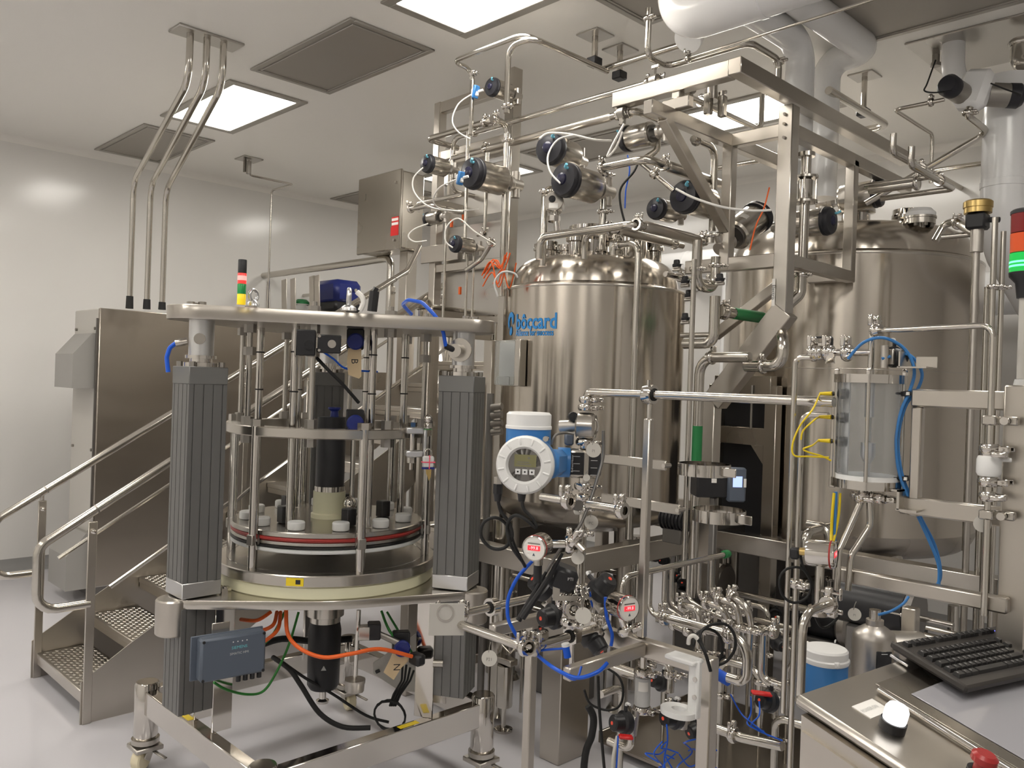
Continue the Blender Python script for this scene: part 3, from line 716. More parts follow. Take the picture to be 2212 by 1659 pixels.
# cables under the plate
def cable(label, pts, r, m, name='cable', bend=.05, cat='cable', group=None):
    P = [np.array(p, float) if isinstance(p, np.ndarray) else at(*p) for p in pts]
    # Catmull-Rom through the points
    out = []
    for i in range(len(P)-1):
        p0 = P[max(i-1, 0)]; p1 = P[i]; p2 = P[i+1]; p3 = P[min(i+2, len(P)-1)]
        for k in range(6):
            t = k/6; out.append(.5*((2*p1)+(-p0+p2)*t+(2*p0-5*p1+4*p2-p3)*t*t+(-p0+3*p1-3*p2+p3)*t**3))
    out.append(P[-1])
    return one(name, label, cat, MB().tube(out, r, 8), m, group, smooth=60)
cable('thick orange cable looping under the black drive motor', [(618, 1318, 3.5), (622, 1370, 3.45), (650, 1402, 3.4), (700, 1420, 3.4), (760, 1412, 3.42), (820, 1402, 3.5), (890, 1418, 3.6)], .0085, 'orange')
for k, pts in enumerate((((585, 1322, 3.6), (555, 1340, 3.55), (520, 1338, 3.6)), ((598, 1322, 3.6), (590, 1350, 3.5), (560, 1365, 3.5)), ((606, 1322, 3.6), (600, 1360, 3.5), (572, 1385, 3.45)))):
    cable(('orange cable bending left into the terminal area', 'orange cable dropping towards the terminal box top', 'orange cable ending at the terminal box corner')[k], pts, .008, 'orange')
cable('green cable hanging in a loop below the terminal box', [(462, 1474, 3.3), (490, 1490, 3.35), (535, 1500, 3.45), (570, 1492, 3.5), (598, 1450, 3.55), (625, 1390, 3.6), (645, 1322, 3.65)], .0055, 'green_cable')
cable('dark green cable behind the terminal box corner', [(560, 1400, 3.6), (590, 1370, 3.6), (615, 1322, 3.65)], .006, 'green_cable')
cable('green cable running down to the right actuator, left of a pair', [(824, 1320, 3.7), (840, 1360, 3.65), (870, 1400, 3.65), (905, 1440, 3.7), (930, 1480, 3.8)], .006, 'green_cable')
cable('green cable running down to the right actuator, right of a pair', [(836, 1322, 3.75), (862, 1365, 3.7), (890, 1410, 3.7), (915, 1455, 3.75), (935, 1485, 3.85)], .005, 'green_cable')
cable('thick black braided cable sweeping across the floor to the coil', [(590, 1420, 3.7), (625, 1445, 3.6), (650, 1480, 3.6), (690, 1540, 3.6), (740, 1570, 3.62), (800, 1572, 3.65)], .011, 'rubber')
cable('black cable crossing to the back castor', [(610, 1430, 3.8), (660, 1465, 3.8), (720, 1500, 3.85), (790, 1545, 3.9), (840, 1560, 3.9)], .007, 'rubber')
cable('black cable behind the drive motor', [(560, 1395, 3.9), (610, 1380, 3.95), (680, 1385, 4.0), (760, 1380, 4.0)], .016, 'rubber')
cable('black cable from the sensor box to the middle ring', [(668, 755, 3.5), (700, 790, 3.5), (740, 830, 3.55), (775, 870, 3.6)], .0075, 'rubber')
cable('thin blue cable under the top plate beside the tag', [(690, 755, 3.5), (720, 775, 3.55), (750, 797, 3.62), (815, 803, 3.75)], .0045, 'blue_tube')
c = at(842, 1545, 3.75); pts = []
for k in range(60): a = k*pi/9; pts.append(c+V(.5, .5, 0)*.1*cos(a)*(1-.05*sin(k*.7))+V(0, 0, .068)*sin(a)*(1+.07*cos(k*1.3))+V(.3, -.3, 0)*(.02*sin(k*.37)))
one('cable_coil', 'loose black cable coil hanging above the floor under the machine', 'cable', MB().tube(pts, .0045, 6), 'rubber', smooth=60)
mb = MB()
t = Thing('cable_bundle', 'black cable bundle hanging down from the white panel into the coil', 'cable')
for k in range(4): t.add('strand', MB().tube([at(870+8*k, 1430+6*k, 3.72), at(868+6*k, 1470, 3.72), at(850+5*k, 1500, 3.74), at(842+4*k, 1525, 3.75)], .005, 6, .04), 'rubber')
t.done()
q = [at(x, y, 3.95) for x, y in ((806, 1432), (898, 1370), (900, 1495), (862, 1492), (806, 1455))]
R = frame(FWD, UPV); o = q[0]
t = Thing('service_panel', 'pale sheet metal service panel behind the green cables', 'panel'); mb = MB()
vs = q+[p+FWD*.01 for p in q]; n = 5; mb.add(vs, [tuple(range(n)), tuple(range(n, 2*n))[::-1]]+[(i, (i+1) % n, (i+1) % n+n, i+n) for i in range(n)]); t.add('panel', mb, 'grey_pale')
t.add('slot', MB().cyl(at(812, 1452, 3.945), at(820, 1448, 3.945), .008, 8), 'black'); t.done()
# plug on right lower actuator
p = at(915, 1424, 3.62)
t = Thing('power_plug', 'black power plug with steel gland on the right lower actuator', 'plug'); t.add('plug', MB().box(p+V(-.02, -.02, 0), (.07, .05, .05), None, .01), 'black'); t.add('gland', MB().cyl(p+V(.03, .03, -.015), p+V(.06, .06, -.015), .018, 10), 'steel'); t.done()
p = at(790, 1350, 3.6)
t = Thing('valve_assembly', 'small manual valve with black body and tube hanging under the plate', 'valve'); t.add('tube', MB().cyl(at(775, 1318, 3.6), at(766, 1478, 3.6), .010, 10), 'steel_polished')
t.add('block', MB().box(at(786, 1366, 3.58), (.05, .06, .045), facing((cos(CD), sin(CD), 0)), .004), 'steel'); t.add('black_block', MB().box(at(808, 1362, 3.6), (.055, .07, .06), facing((cos(CD), sin(CD), 0)), .005), 'black')
t.add('arm', MB().cyl(at(815, 1368, 3.6), at(885, 1400, 3.62), .014, 10), 'dull_steel'); t.add('foot_cup', MB().lathe([(0, 0), (.04, 0), (.042, .03), (.045, .035), (.045, .05), (0, .05)], at(766, 1492, 3.6), None, 18), 'cast_steel'); t.done()
# ============================================================ TANKS
def tank(label, c, R, z0, zr, Ri, dome, dish, extra=None):
    t = Thing('process_tank', label, 'tank'); o = V(c[0], c[1], 0)
    t.add('shell', MB().lathe([(R, z0), (R, zr-.004), (R-.004, zr)], o, None, 96), 'steel_tank')
    pr = [(R-.004, zr), (Ri+.012, zr+.008), (Ri, zr+.016)]
    for k in range(9):
        a = k/8*pi/2; pr.append((Ri*(.72+.28*cos(a)), zr+.016+dome*.72*sin(a)))
    for k in range(1, 7): pr.append((Ri*.72*(1-k/6), zr+.016+dome*(.72+.28*sin(k/6*pi/2))))
    t.add('dome_lid', MB().lathe(pr, o, None, 96), 'steel_tank')
    pr = [(R, z0)]
    for k in range(1, 7):
        a = k/6*pi/2; pr.append((R*(.80+.20*cos(a)), z0-dish*.6*sin(a)))
    for k in range(1, 6): pr.append((R*.8*(1-k/5), z0-dish*(.6+.4*sin(k/5*pi/2))))
    t.add('dished_bottom', MB().lathe(pr, o, None, 96), 'steel_sheet')
    t.add('weld_band', MB().lathe([(R+.0005, zr-.02), (R+.003, zr-.012), (R+.0005, zr-.004)], o, None, 96), 'steel')
    for k in range(3):
        a = radians(-20+120*k) if extra is None else extra+2.09*k; p = V(c[0]+(R-.1)*cos(a), c[1]+(R-.1)*sin(a), 0)
        t.add('leg', MB().cyl(V(p[0], p[1], .03), V(p[0], p[1], z0-.02), .045, 16), 'steel_brushed'); t.add('foot', MB().cyl(V(p[0], p[1], 0), V(p[0], p[1], .03), .08, 18, .06), 'steel')
    return t
TK1 = (-3.37, 3.99); R1 = .56
t = tank('brushed steel tank with blue maker lettering and a document holder', TK1, R1, 1.17, 2.425, .515, .235, .22, radians(100))
def wrap(mb, txt, a_deg, z, size, align='LEFT', fs=1., c=TK1, R=R1+.003):
    v, f = text_mb(txt, size, align, fs, .022); a0 = radians(a_deg)
    return mb.add([(c[0]+R*cos(a0+x/R), c[1]+R*sin(a0+x/R), z+y) for x, y in v], f)
zl = 2.214
t.add('maker_name', wrap(MB(), 'b\u00f4ccard', -103, zl-.012, .125, fs=.78), 'blue_logo'); t.add('maker_slogan', wrap(MB(), 'Alliance for success', -103, zl-.074, .052, fs=.72), 'blue_logo')
def drop(a_deg, z, pts):
    a0 = radians(a_deg); return MB().add([(TK1[0]+(R1+.003)*cos(a0+x/R1), TK1[1]+(R1+.003)*sin(a0+x/R1), z+y) for x, y in pts], [tuple(range(len(pts)))])
t.add('maker_emblem', drop(-109, zl+.005, [(-.030, -.055), (-.048, -.02), (-.045, .02), (-.025, .045), (.005, .05), (.03, .03), (.03, -.01), (.02, -.03), (.012, -.005), (.002, .02), (-.015, .018), (-.026, -.005), (-.022, -.035)]), 'blue_logo')
t.add('emblem_drop', drop(-109, zl-.05, [(-.01, -.035), (-.022, -.02), (-.018, .0), (.0, .022), (.014, .005), (.016, -.015), (.006, -.032)]), 'blue_logo')
# nozzles on the lid
def nozzle(t, x, y, z, r, h, m='steel_polished'):
    n = t.add('nozzle', MB().lathe([(r, -.06), (r, h*.55), (r*1.35, h*.6), (r*1.35, h*.75), (r*1.25, h*.78), (r*1.25, h), (0, h)], (x, y, z), None, 20), m)
    return n
for k in range(14):
    a = radians(k*360/14+9); rr = .36 if k % 2 else .25; h = (.09, .14, .07, .12, .10)[k % 5]; r = (.032, .045, .026, .04, .03)[k % 5]
    nozzle(t, TK1[0]+rr*cos(a), TK1[1]+rr*sin(a), 2.60, r, h)
nozzle(t, TK1[0]+.02, TK1[1]-.06, 2.62, .115, .20); nozzle(t, TK1[0]+.26, TK1[1]+.02, 2.61, .10, .19); nozzle(t, TK1[0]-.2, TK1[1]-.22, 2.6, .05, .13)
t.done()
# document holder on the tank
a = radians(-104); n_ = V(cos(a), sin(a), 0); c = V(TK1[0], TK1[1], 1.965)+n_*(R1+.045); R = facing(n_+V(.45, -.1, 0)*.3)
t = Thing('document_holder', 'clear document holder with grey backing on the lettered tank', 'document holder')
t.add('back_plate', MB().box(c-R@V(0, 0, .03), (.215, .27, .008), R, .003), 'grey_pale'); t.add('side_plate', MB().box(c+R@V(.105, 0, -.01), (.05, .27, .05), R, .003), 'steel')
t.add('clear_cover', MB().box(c+R@V(-.01, 0, .01), (.20, .26, .012), R, .004), 'clear_plastic'); t.add('pocket', MB().box(c+R@V(-.01, -.105, .022), (.12, .05, .01), R, .003), 'clear_plastic')
t.add('paper_sheet', MB().box(c+R@V(-.01, .02, -.02), (.18, .2, .002), R), 'grey_plastic'); t.done()
TK2 = (-2.49, 5.63); R2 = .815
t = tank('larger plain steel tank behind the glass vessel rig', TK2, R2, 1.01, 2.705, .778, .285, .25, radians(80))
nozzle(t, TK2[0]+.10, TK2[1]-.15, 2.97, .09, .13); nozzle(t, TK2[0]+.38, TK2[1]+.0, 2.92, .075, .14); nozzle(t, TK2[0]+.5, TK2[1]-.25, 2.88, .05, .13); nozzle(t, TK2[0]-.3, TK2[1]-.1, 2.95, .08, .12)
t.add('lifting_lug', MB().prism([(-.035, 0), (.035, 0), (.03, .05), (0, .07), (-.03, .05)], (TK2[0]+.42, TK2[1]-.2, 2.93), np.array([[.7, 0, .7], [.7, 0, -.7], [0, 1, 0]], float), .012), 'steel')
for zz in (2.0,): t.add('seam_weld', MB().lathe([(R2+.0002, zz-.003), (R2+.0012, zz), (R2+.0002, zz+.003)], (TK2[0], TK2[1], 0), None, 96), 'steel')
t.done()
# small polished vessel and its box frame further back
c = at(968, 640, 7.4)
t = Thing('small_vessel', 'small polished vessel with a domed lid behind the column machine', 'vessel'); z = c[2]
t.add('shell', MB().lathe([(.26, .4), (.26, z-.12), (.25, z-.1), (.24, z-.06), (.2, z-.02), (.08, z+.03), (0, z+.04)], (c[0], c[1], 0), None, 40), 'steel_polished')
t.add('lid_clamp', MB().lathe([(.27, z-.13), (.285, z-.125), (.285, z-.1), (.27, z-.095)], (c[0], c[1], 0), None, 40, True), 'steel')
for k in range(7):
    a = k*.9; t.add('lid_fitting', MB().cyl(V(c[0]+.13*cos(a), c[1]+.13*sin(a), z-.02), V(c[0]+.13*cos(a), c[1]+.13*sin(a), z+.06), .018, 10).ball(V(c[0]+.13*cos(a), c[1]+.13*sin(a), z+.07), .02, 8), 'steel_polished')
for k in range(3): t.add('leg', MB().cyl(V(c[0]+.22*cos(k*2.1), c[1]+.22*sin(k*2.1), 0), V(c[0]+.22*cos(k*2.1), c[1]+.22*sin(k*2.1), .5), .03, 10), 'steel')
t.done()
q = path((930, 663, 5.35), ('y', 1065, 688))
t = Thing('pipe_tray', 'pale rectangular sheet tray in front of the small vessel', 'tray'); d = q[1]-q[0]
t.add('face', MB().box((q[0]+q[1])/2-V(0, 0, .10), (.01, d[1], .17)), 'steel_brushed'); t.add('rim', MB().tube([q[0]-V(0, 0, .2), q[0], q[1], q[1]-V(0, 0, .2)], .016, 8, .02), 'steel_tube')
t.add('leg', MB().beam(q[0]-V(0, 0, .18), V(q[0][0], q[0][1], 0), .05, .05), 'steel_brushed'); t.add('leg', MB().beam(q[1]-V(0, 0, .18), V(q[1][0], q[1][1], 0), .05, .05), 'steel_brushed'); t.done()

# ============================================================ FRAMES
ZU = V(0, 0, 1)
t = Thing('tank_skid_frame', 'square tube skid frame carrying the two large tanks', 'frame')
zb = .945
NB = [0]
def shim(): NB[0] += 1; return .0016*(NB[0] % 5)          # neighbouring members never share a face
def bm(nm, p, q, w=.1, h=.1, m='steel_brushed', up=ZU): s = shim(); return t.add(nm, MB().beam(p, q, w-s, h-s, up), m)
bm('long_beam', (-2.78, 2.99, zb), (-2.78, 5.3, zb), .1, .11); bm('cross_beam', (-2.73, 4.48, zb), (-1.14, 4.48, zb), .1, .11, 'steel')
bm('rear_beam', (-3.9, 4.8, zb), (-2.83, 4.8, zb)); bm('side_beam', (-3.9, 3.0, zb), (-3.9, 5.3, zb)); bm('front_beam', (-3.9, 3.04, zb), (-2.83, 3.04, zb), .08, .1)
bm('thick_post', (-2.75, 3.14, 0), (-2.75, 3.14, .89), .22, .13, up=V(1, 0, 0))
for x, y in ((-3.9, 3.04), (-3.9, 4.8), (-1.2, 4.48), (-2.78, 5.2), (-2.78, 4.48)): bm('post', (x, y, 0), (x, y, .89), .08, .08, up=V(1, 0, 0))
bm('end_plate', (-2.80, 4.485, .89), (-2.80, 4.485, 1.0), .11, .01, 'steel_dark', up=V(0, 1, 0))
t.done()
t = Thing('welded_stand', 'low welded frame of square tube around the valve manifold', 'frame')
K = at(1397, 1379, 2.6); zk = K[2]-.029; KM = K
a = go(K, 'x', 1530, 1425); b = go(K, 'y', 1222, 1428); e = go(K, 'x', 1310, 1352)
for v in (K, a, b, e): v[2] = zk
b_in = K
bm('front_beam', e, a, .042, .058); bm('side_beam', K-V(0, .02, 0), b, .036, .045); bm('corner_post', V(a[0], a[1], 0), V(a[0], a[1], zk+.029), .045, .045, up=V(1, 0, 0))
bm('upright', V(K[0]-.02, K[1], zk+.028), at(1418, 905, 2.6)*V(0, 0, 1)+V(K[0]-.02, K[1], 0), .028, .028, up=V(1, 0, 0))
zf = .45
bm('foot_beam', V(a[0]-.3, a[1], zf), V(a[0]+.02, a[1], zf), .04, .05); bm('foot_beam', V(a[0], a[1], zf), V(a[0], a[1]+.5, zf), .04, .05)
t.done()
# small frame that carries the pipe loop left of the manifold
t = Thing('bracket_frame', 'short square tube bracket under the looped pipe', 'bracket')
p = at(1062, 1362, 2.75); q = go(p, 'y', 1178, 1332)
bm('arm', p, q, .04, .045); r_ = V(q[0], q[1], 0)
r_ = go(q, 'y', 1150, 1340); bm('post', V(r_[0], r_[1], 0), r_, .034, .034, up=V(1, 0, 0)); t.done()
# upper gantry
GX = -2.11
t = Thing('pipe_gantry', 'tall square tube gantry with a kinked column over the tanks', 'frame')
zt_ = 3.375
cor = V(GX, 3.50, zt_); L0 = ony(1330, 217, 3.50)
def mem(nm, p, q, w=.085, h=.085, m='steel_brushed', up=None):
    p, q = V(*p), V(*q); up = ZU if abs(nrm(q-p)[2]) < .8 else V(1, 0, 0)
    s = shim(); return t.add(nm, MB().beam(p, q, w-s, h-s, up), m)
mem('top_beam', (GX, 3.46, zt_), (GX, 5.55, zt_), .07, .08); mem('top_cross_beam', (L0[0], 3.50, zt_), (GX-.035, 3.50, zt_), .07, .085)
mem('short_rail', go(at(1440, 232, 4.2), 'x', 1435, 232), go(at(1440, 232, 4.2), 'x', 1493, 218), .05, .06)
CY = 4.0
mem('column', (GX, CY, 2.23), (GX, CY, 3.32), .085, .085, 'steel'); 
kx = ony(1545, 868, CY); mem('kinked_brace', (GX+.02, CY, 2.27), (kx[0], CY, kx[2]), .085, .12)
mem('brace_foot', (kx[0]-.02, CY, .9), (kx[0]-.02, CY, kx[2]+.05), .08, .08)
z2 = 3.20; lx = ony(1578, 300, CY)[0]
mem('second_beam', (GX, CY, z2), (GX, 5.6, z2), .06, .075, 'steel_dark' if 0 else 'steel_brushed'); mem('second_cross', (lx, CY, z2), (GX-.03, CY, z2), .06, .075)
mem('inner_beam', (lx, CY-.75, z2), (lx, CY+.9, z2), .06, .075); mem('inner_post', (lx, CY, 2.5), (lx, CY, z2), .06, .06)
dg = at(1488, 268, 4.35); mem('diagonal_brace', (lx, CY-.62, z2-.02), (lx, CY-.02, 2.72), .055, .055)
yq = onx(1843, 300, GX)[1]; mem('hanging_post', (GX, yq, 2.52), (GX, yq, z2), .06, .06)
z3 = 2.53; mem('lower_beam', (GX, CY-.03, z3), (GX, yq+.03, z3), .06, .07); mem('lower_cross', (lx-.25, CY, z3), (GX-.03, CY, z3), .06, .08); mem('lower_rear', (lx+.1, yq, z3), (GX, yq, z3), .05, .05)
mem('upper_stub', (GX-.34, 3.50, 3.42), (GX-.34, 3.50, 3.30), .05, .05)
lo = ony(1595, 650, CY+.3); mem('lower_brace', (lo[0]-.15, CY+.3, lo[2]-.2), (GX-.1, CY+.3, z3-.03), .06, .06)
bts = [(GX-.0, CY-.044, zz) for zz in (3.27, 3.22, 3.15, 2.15)]
for p in bts: t.add('bolt', MB().cyl(V(*p), V(*p)-V(0, .01, 0), .008, 8), 'steel_polished')
R_ = np.array([[0, 1, 0], [0, 0, -1], [-1, 0, 0]], float)   # lettering runs down the column face
t.add('cable_mark', MB().box((GX-.03, CY-.0435, 2.36), (.018, .001, .14)), 'paper'); t.add('cable_lettering', lettering(MB(), 'Electris', (GX-.03, CY-.0448, 2.36), np.array([[0, 1, 0], [0, 0, -1], [-1, 0, 0]], float), .026), 'black')
t.done()
# valve rack behind the lettered tank
t = Thing('valve_rack', 'tall open steel rack with back sheets left of the lettered tank', 'frame'); RY = 3.68; xl, xr = -4.56, -3.83
mem('left_post', (xl, RY, 0), (xl, RY, 3.78), .07, .07); mem('right_post', (xr, RY, 0), (xr, RY, 3.84), .085, .085, 'steel'); mem('rear_post', (xl, RY+.55, 0), (xl, RY+.55, 2.9), .07, .07)
for z, h in ((3.74, .08), (3.40, .07), (2.62, .06), (2.25, .05)): mem('cross_bar', (xl, RY, z), (xr, RY, z), .05, h)
t.add('back_sheet', MB().box(((xl+xr)/2, RY+.06, 3.17), (xr-xl-.06, .006, .42), None, .002), 'plate_steel'); t.add('lower_sheet', MB().box(((xl+xr)/2, RY+.06, 2.60), (xr-xl-.06, .006, .62), None, .002), 'plate_steel')
for x, z in ((xl+.12, 3.24), (xl+.42, 3.31)): t.add('slot_mark', MB().box((x+.1, RY+.055, z), (.18, .004, .03)), 'white_paint')
mem('side_arm', (xl+.2, RY-.3, 3.02), (xl+.2, RY+.05, 3.02), .05, .06); mem('side_bracket', (xl-.1, RY-.05, 2.72), (xl+.3, RY-.05, 2.72), .01, .12)
for x, z in ((xl+.34, 2.93), (xl+.33, 2.45), (xl+.22, 2.91)): t.add('orange_clip', MB().box((x, RY-.05, z), (.015, .015, .05)), 'orange')
t.done()
# stainless wall box on its post
c = at(866, 366, 7.05); zc0 = at(866, 535, 7.05)[2]; xw = c[0]-ony(776, 388, c[1])[0]
t = Thing('control_box', 'stainless control box with a red label on a post above the stairs', 'control box'); hz = c[2]-zc0
t.add('box', MB().box((c[0]-xw/2-.0, c[1]+.14, (c[2]+zc0)/2), (xw, .24, hz), None, .012), 'steel_sheet'); dr = t.add('door', MB().box((c[0]-xw/2, c[1]+.012, (c[2]+zc0)/2), (xw+.02, .024, hz+.02), None, .008), 'steel_sheet')
for dz in (.07, hz-.1): t.add('lock', MB().cyl((c[0]-.06, c[1], zc0+dz), (c[0]-.06, c[1]-.012, zc0+dz), .012, 10), 'steel_polished', dr)
t.add('red_label', MB().box((c[0]-.06, c[1]-.001, zc0+.145), (.11, .002, .075)), 'red', dr); t.add('red_white_label', MB().box((c[0]-.055, c[1]-.001, zc0+.225), (.10, .002, .085)), 'red', dr)
for k in range(2): t.add('white_strip', MB().box((c[0]-.055, c[1]-.0025, zc0+.208+.036*k), (.09, .002, .022)), 'paper', dr)
t.add('post', MB().beam((c[0]-.12, c[1]+.2, 0), (c[0]-.12, c[1]+.2, zc0), .11, .11, V(1, 0, 0)), 'steel_brushed'); t.done()

# ============================================================ CONTROL CONSOLE (front right)
az = radians(82.9); e1 = V(cos(az), sin(az), 0); e2 = V(cos(az-pi/2), sin(az-pi/2), 0); be = radians(14.2)
K0 = at(1715, 1497, 1.6); sl = e2*cos(be)-ZU*sin(be); up_ = e2*sin(be)+ZU*cos(be)
def cp(a, b, h=0.): return K0+e1*a+sl*b+up_*h           # a along the back edge, b down the slope, h above it
RC = np.array([e1, -sl, up_]).T                          # right, up the slope, out
W_, D_ = 1.15, .78
t = Thing('control_console', 'stainless control console with a sloping top and touch screen', 'console')
def slab(a0, a1, b0, b1, h0, h1, m, nm, bev=.004, parent=None):
    return t.add(nm, MB().box(cp((a0+a1)/2, (b0+b1)/2, (h0+h1)/2), (a1-a0, b1-b0, h1-h0), RC, bev), m, parent)
tp = slab(0, W_, 0, D_, -.025, 0, 'steel_brushed', 'sloping_top', .009)
p0, p1 = cp(0, 0, -.03), cp(0, D_, -.03)
poly = []
body = MB(); a0, b0 = -.008, .03
q = [cp(0, b0, -.026), cp(0, D_-.02, -.026)]; q += [V(q[1][0], q[1][1], 0), V(q[0][0], q[0][1], 0)]
q = [x+e1*a0 for x in q]; vs = q+[x+e1*(W_-2*a0) for x in q]
body.add(vs, [(0, 1, 2, 3), (7, 6, 5, 4), (0, 4, 5, 1), (1, 5, 6, 2), (2, 6, 7, 3), (3, 7, 4, 0)]); t.add('body', body, 'steel_brushed')
q = [cp(0, b0+.012, -.05), cp(0, D_-.03, -.05)]; q += [V(q[1][0], q[1][1], .08), V(q[0][0], q[0][1], .08)]
mb = MB(); q = [x-e1*.006 for x in q]; vs = q+[x-e1*.010 for x in q]; mb.add(vs, [(3, 2, 1, 0), (4, 5, 6, 7), (0, 1, 5, 4), (1, 2, 6, 5), (2, 3, 7, 6), (3, 0, 4, 7)]); t.add('side_door', mb, 'steel_brushed')
slab(.215, 1.08, .045, .74, 0, .002, 'steel_sheet', 'screen_bezel', .001); slab(.255, 1.05, .10, .72, .0022, .0042, 'touch_screen', 'touch_screen', .001)
rl = [cp(.148, .125, .018), cp(.148, .125, .018)]
t.add('guard_rod', MB().tube([cp(.186, .068, .009), cp(.15, .72, .009)], .0068, 12), 'steel_polished')
lb = slab(.078, .15, .076, .116, 0, .0015, 'paper', 'name_label', 0); t.add('label_print', lettering(MB(), 'POWER ON', cp(.108, .096, .0022), RC, .0125, fs=.8), 'grey_plastic', lb)
t.add('push_button', MB().lathe([(0, .018), (.020, .018), (.021, .023), (.021, .040), (.017, .048), (0, .050)], cp(.088, .152), RC, 24), 'push_white'); t.add('button_collar', MB().lathe([(0, 0), (.0235, 0), (.0235, .018), (.0, .019)], cp(.088, .152), RC, 28), 'black')
t.add('emergency_stop', MB().lathe([(0, .02), (.013, .02), (.013, .034), (.021, .038), (.021, .048), (.015, .053), (0, .053)], cp(.095, .305), RC, 26), 'push_red'); t.add('stop_collar', MB().lathe([(0, 0), (.021, 0), (.021, .02), (0, .022)], cp(.095, .305), RC, 26), 'black')
t.done()
# keyboard lying on the console
def onplane(x, y, h):
    d = ray(x, y); return CAM+d*(((K0+up_*h-CAM)@up_)/(d@up_))
kc = onplane(1927, 1387, .034); kx_ = nrm(onplane(2164, 1349, .034)-kc); kz_ = up_; ky_ = np.cross(kx_, kz_); RK = np.array([kx_, -ky_, kz_]).T
# rest the keyboard on the sloping top
def kp(a, b, h=0.): return kc+kx_*a+ky_*b+kz_*h
t = Thing('keyboard', 'black computer keyboard with white key legends on the console', 'keyboard')
KW, KD = .45, .176
t.add('case', MB().box(kp(KW/2, KD/2, -.008), (KW, KD, .018), RK, .005), 'keyboard')
t.add('front_edge', MB().box(kp(-.002, KD/2, -.004), (.006, KD, .014), RK, .003), 'keyboard')
h0 = (kp(.06, .02)-K0)@up_
for aa in (.05, .40): 
    f = kp(aa, .03, -.017); t.add('foot', MB().beam(f, f-up_*max(.004, (f-K0)@up_-.001), .03, .012, kx_, .001), 'black')
t.add('metal_tab', MB().box(kp(.0, .028, -.028), (.008, .045, .006), RK, .001), 'aluminium')
rows = [(.012, 0.018, [1]+[0]*1+[1]*4+[.5]+[1]*4+[.5]+[1]*4+[.5]+[1]*3), (.050, 0, [1]*13+[2]+[.4]+[1]*3+[.4]+[1]*4), (.0705, 0, [1.5]+[1]*12+[1.5]+[.4]+[1]*3+[.4]+[1]*4),
        (.091, 0, [1.8]+[1]*12+[1.2]+[3.8]+[1]*3+[1]), (.1115, 0, [1.3]+[1]*11+[2.7]+[1.4, 1, 1.4]+[1]*4), (.132, 0, [1.4, 1.1, 1.4, 5.8, 1.3, 1, 1, 1.4, .4, 1, 1, 1, .4, 2, 1, 1])]
GAPS = {0: {6, 11, 16, 1}, 1: {14, 18}, 2: {14, 18}, 3: {14}, 4: {13, 15}, 5: {8, 12}}
sym = 'Q1W2E3R4T5Z6U7I8O9P0ASDFGHJKLYXCVBNM'; n = 0; un = .0187
kmesh = {}
for ri, (b, off, ws) in enumerate(rows):
    x = .014
    for i, w_ in enumerate(ws):
        if i in GAPS[ri] or w_ == 0:
            x += max(w_, .5)*un; continue
        if x+w_*un > KW-.006: break
        wk = round(w_*un-.0022, 5); mb = MB(); c = kp(x+w_*un/2, b+.0085, .001); hw = wk/2; hd = .0082; tw = hw-.0018; td = hd-.002
        vs = [c+RK@V(sx*hw, sy*hd, 0) for sx, sy in ((-1, -1), (1, -1), (1, 1), (-1, 1))]+[c+RK@V(sx*tw, sy*td+.0006, .0075) for sx, sy in ((-1, -1), (1, -1), (1, 1), (-1, 1))]
        mb.add(vs, ((4, 5, 6, 7), (0, 1, 5, 4), (1, 2, 6, 5), (2, 3, 7, 6), (3, 0, 4, 7))); kk = t.add('key', mb, 'key')
        if w_ < 5: t.add('legend', lettering(MB(), sym[n % len(sym)], c+RK@V(-tw*.35 if w_ < 1.2 else -tw*.6, .0018, .0078), RK, .0068), 'legend', kk); n += 1
        x += w_*un
for k in range(3): t.add('lock_led', MB().box(kp(.362+.014*k, .02, .0015), (.004, .003, .001), RK), 'led_blue')
t.done()
# ============================================================ PIPES: shared builders
def clamp_mb(c, d, r):
    """tri-clamp around a tube of radius r at c along d: ring, hinge lug and wing nut"""
    R = frame(d); k = r*1.0+.009; h = .011
    mb = MB().lathe([(r, -h), (k, -h), (k+.004, -h*.4), (k+.004, h*.4), (k, h), (r, h)], c, R, 16)
    p = np.array(c)+R[:, 0]*(k+.010); mb.box(p, (.026, .018, .016), R, .003)
    mb.cyl(p-R[:, 1]*.018, p+R[:, 1]*.03, .0035, 6)
    return mb.box(p+R[:, 1]*.03, (.03, .006, .012), R, .002)
def along(pts, f):
    pts = [np.array(p) for p in pts]; L = [np.linalg.norm(b-a) for a, b in zip(pts, pts[1:])]; s = f*sum(L)
    for a, b, l in zip(pts, pts[1:], L):
        if s <= l+1e-9: return a+(b-a)*s/l, nrm(b-a)
        s -= l
    return pts[-1], nrm(pts[-1]-pts[-2])
def pipe(label, pts, r=.019, clamps=(), m='steel_tube', bend=None, name='process_pipe', sleeves=(), marks=(), seg=12, extra=()):
    t = Thing(name, label, 'pipe'); t.add('tube', MB().tube(pts, r, seg, bend or r*2.6), m)
    for f in clamps:
        c, d = along(pts, f); t.add('clamp', clamp_mb(c, d, r), 'steel_polished')
    for f0, f1, k in sleeves:                 # wider insulated length
        a, d = along(pts, f0); b, _ = along(pts, f1); t.add('insulation_sleeve', MB().lathe([(r, 0), (r*k, .012), (r*k, np.linalg.norm(b-a)-.012), (r, np.linalg.norm(b-a))], a, frame(b-a), 18), 'steel_brushed')
    for f0, f1, mm in marks:
        a, d = along(pts, f0); b, _ = along(pts, f1); t.add('tape_mark', MB().lathe([(r*1.0, 0), (r*1.04, 0), (r*1.04, np.linalg.norm(b-a)), (r, np.linalg.norm(b-a))], a, frame(b-a), 18), mm)
    for e_ in extra: t.add(*e_)
    t.done(50); return pts
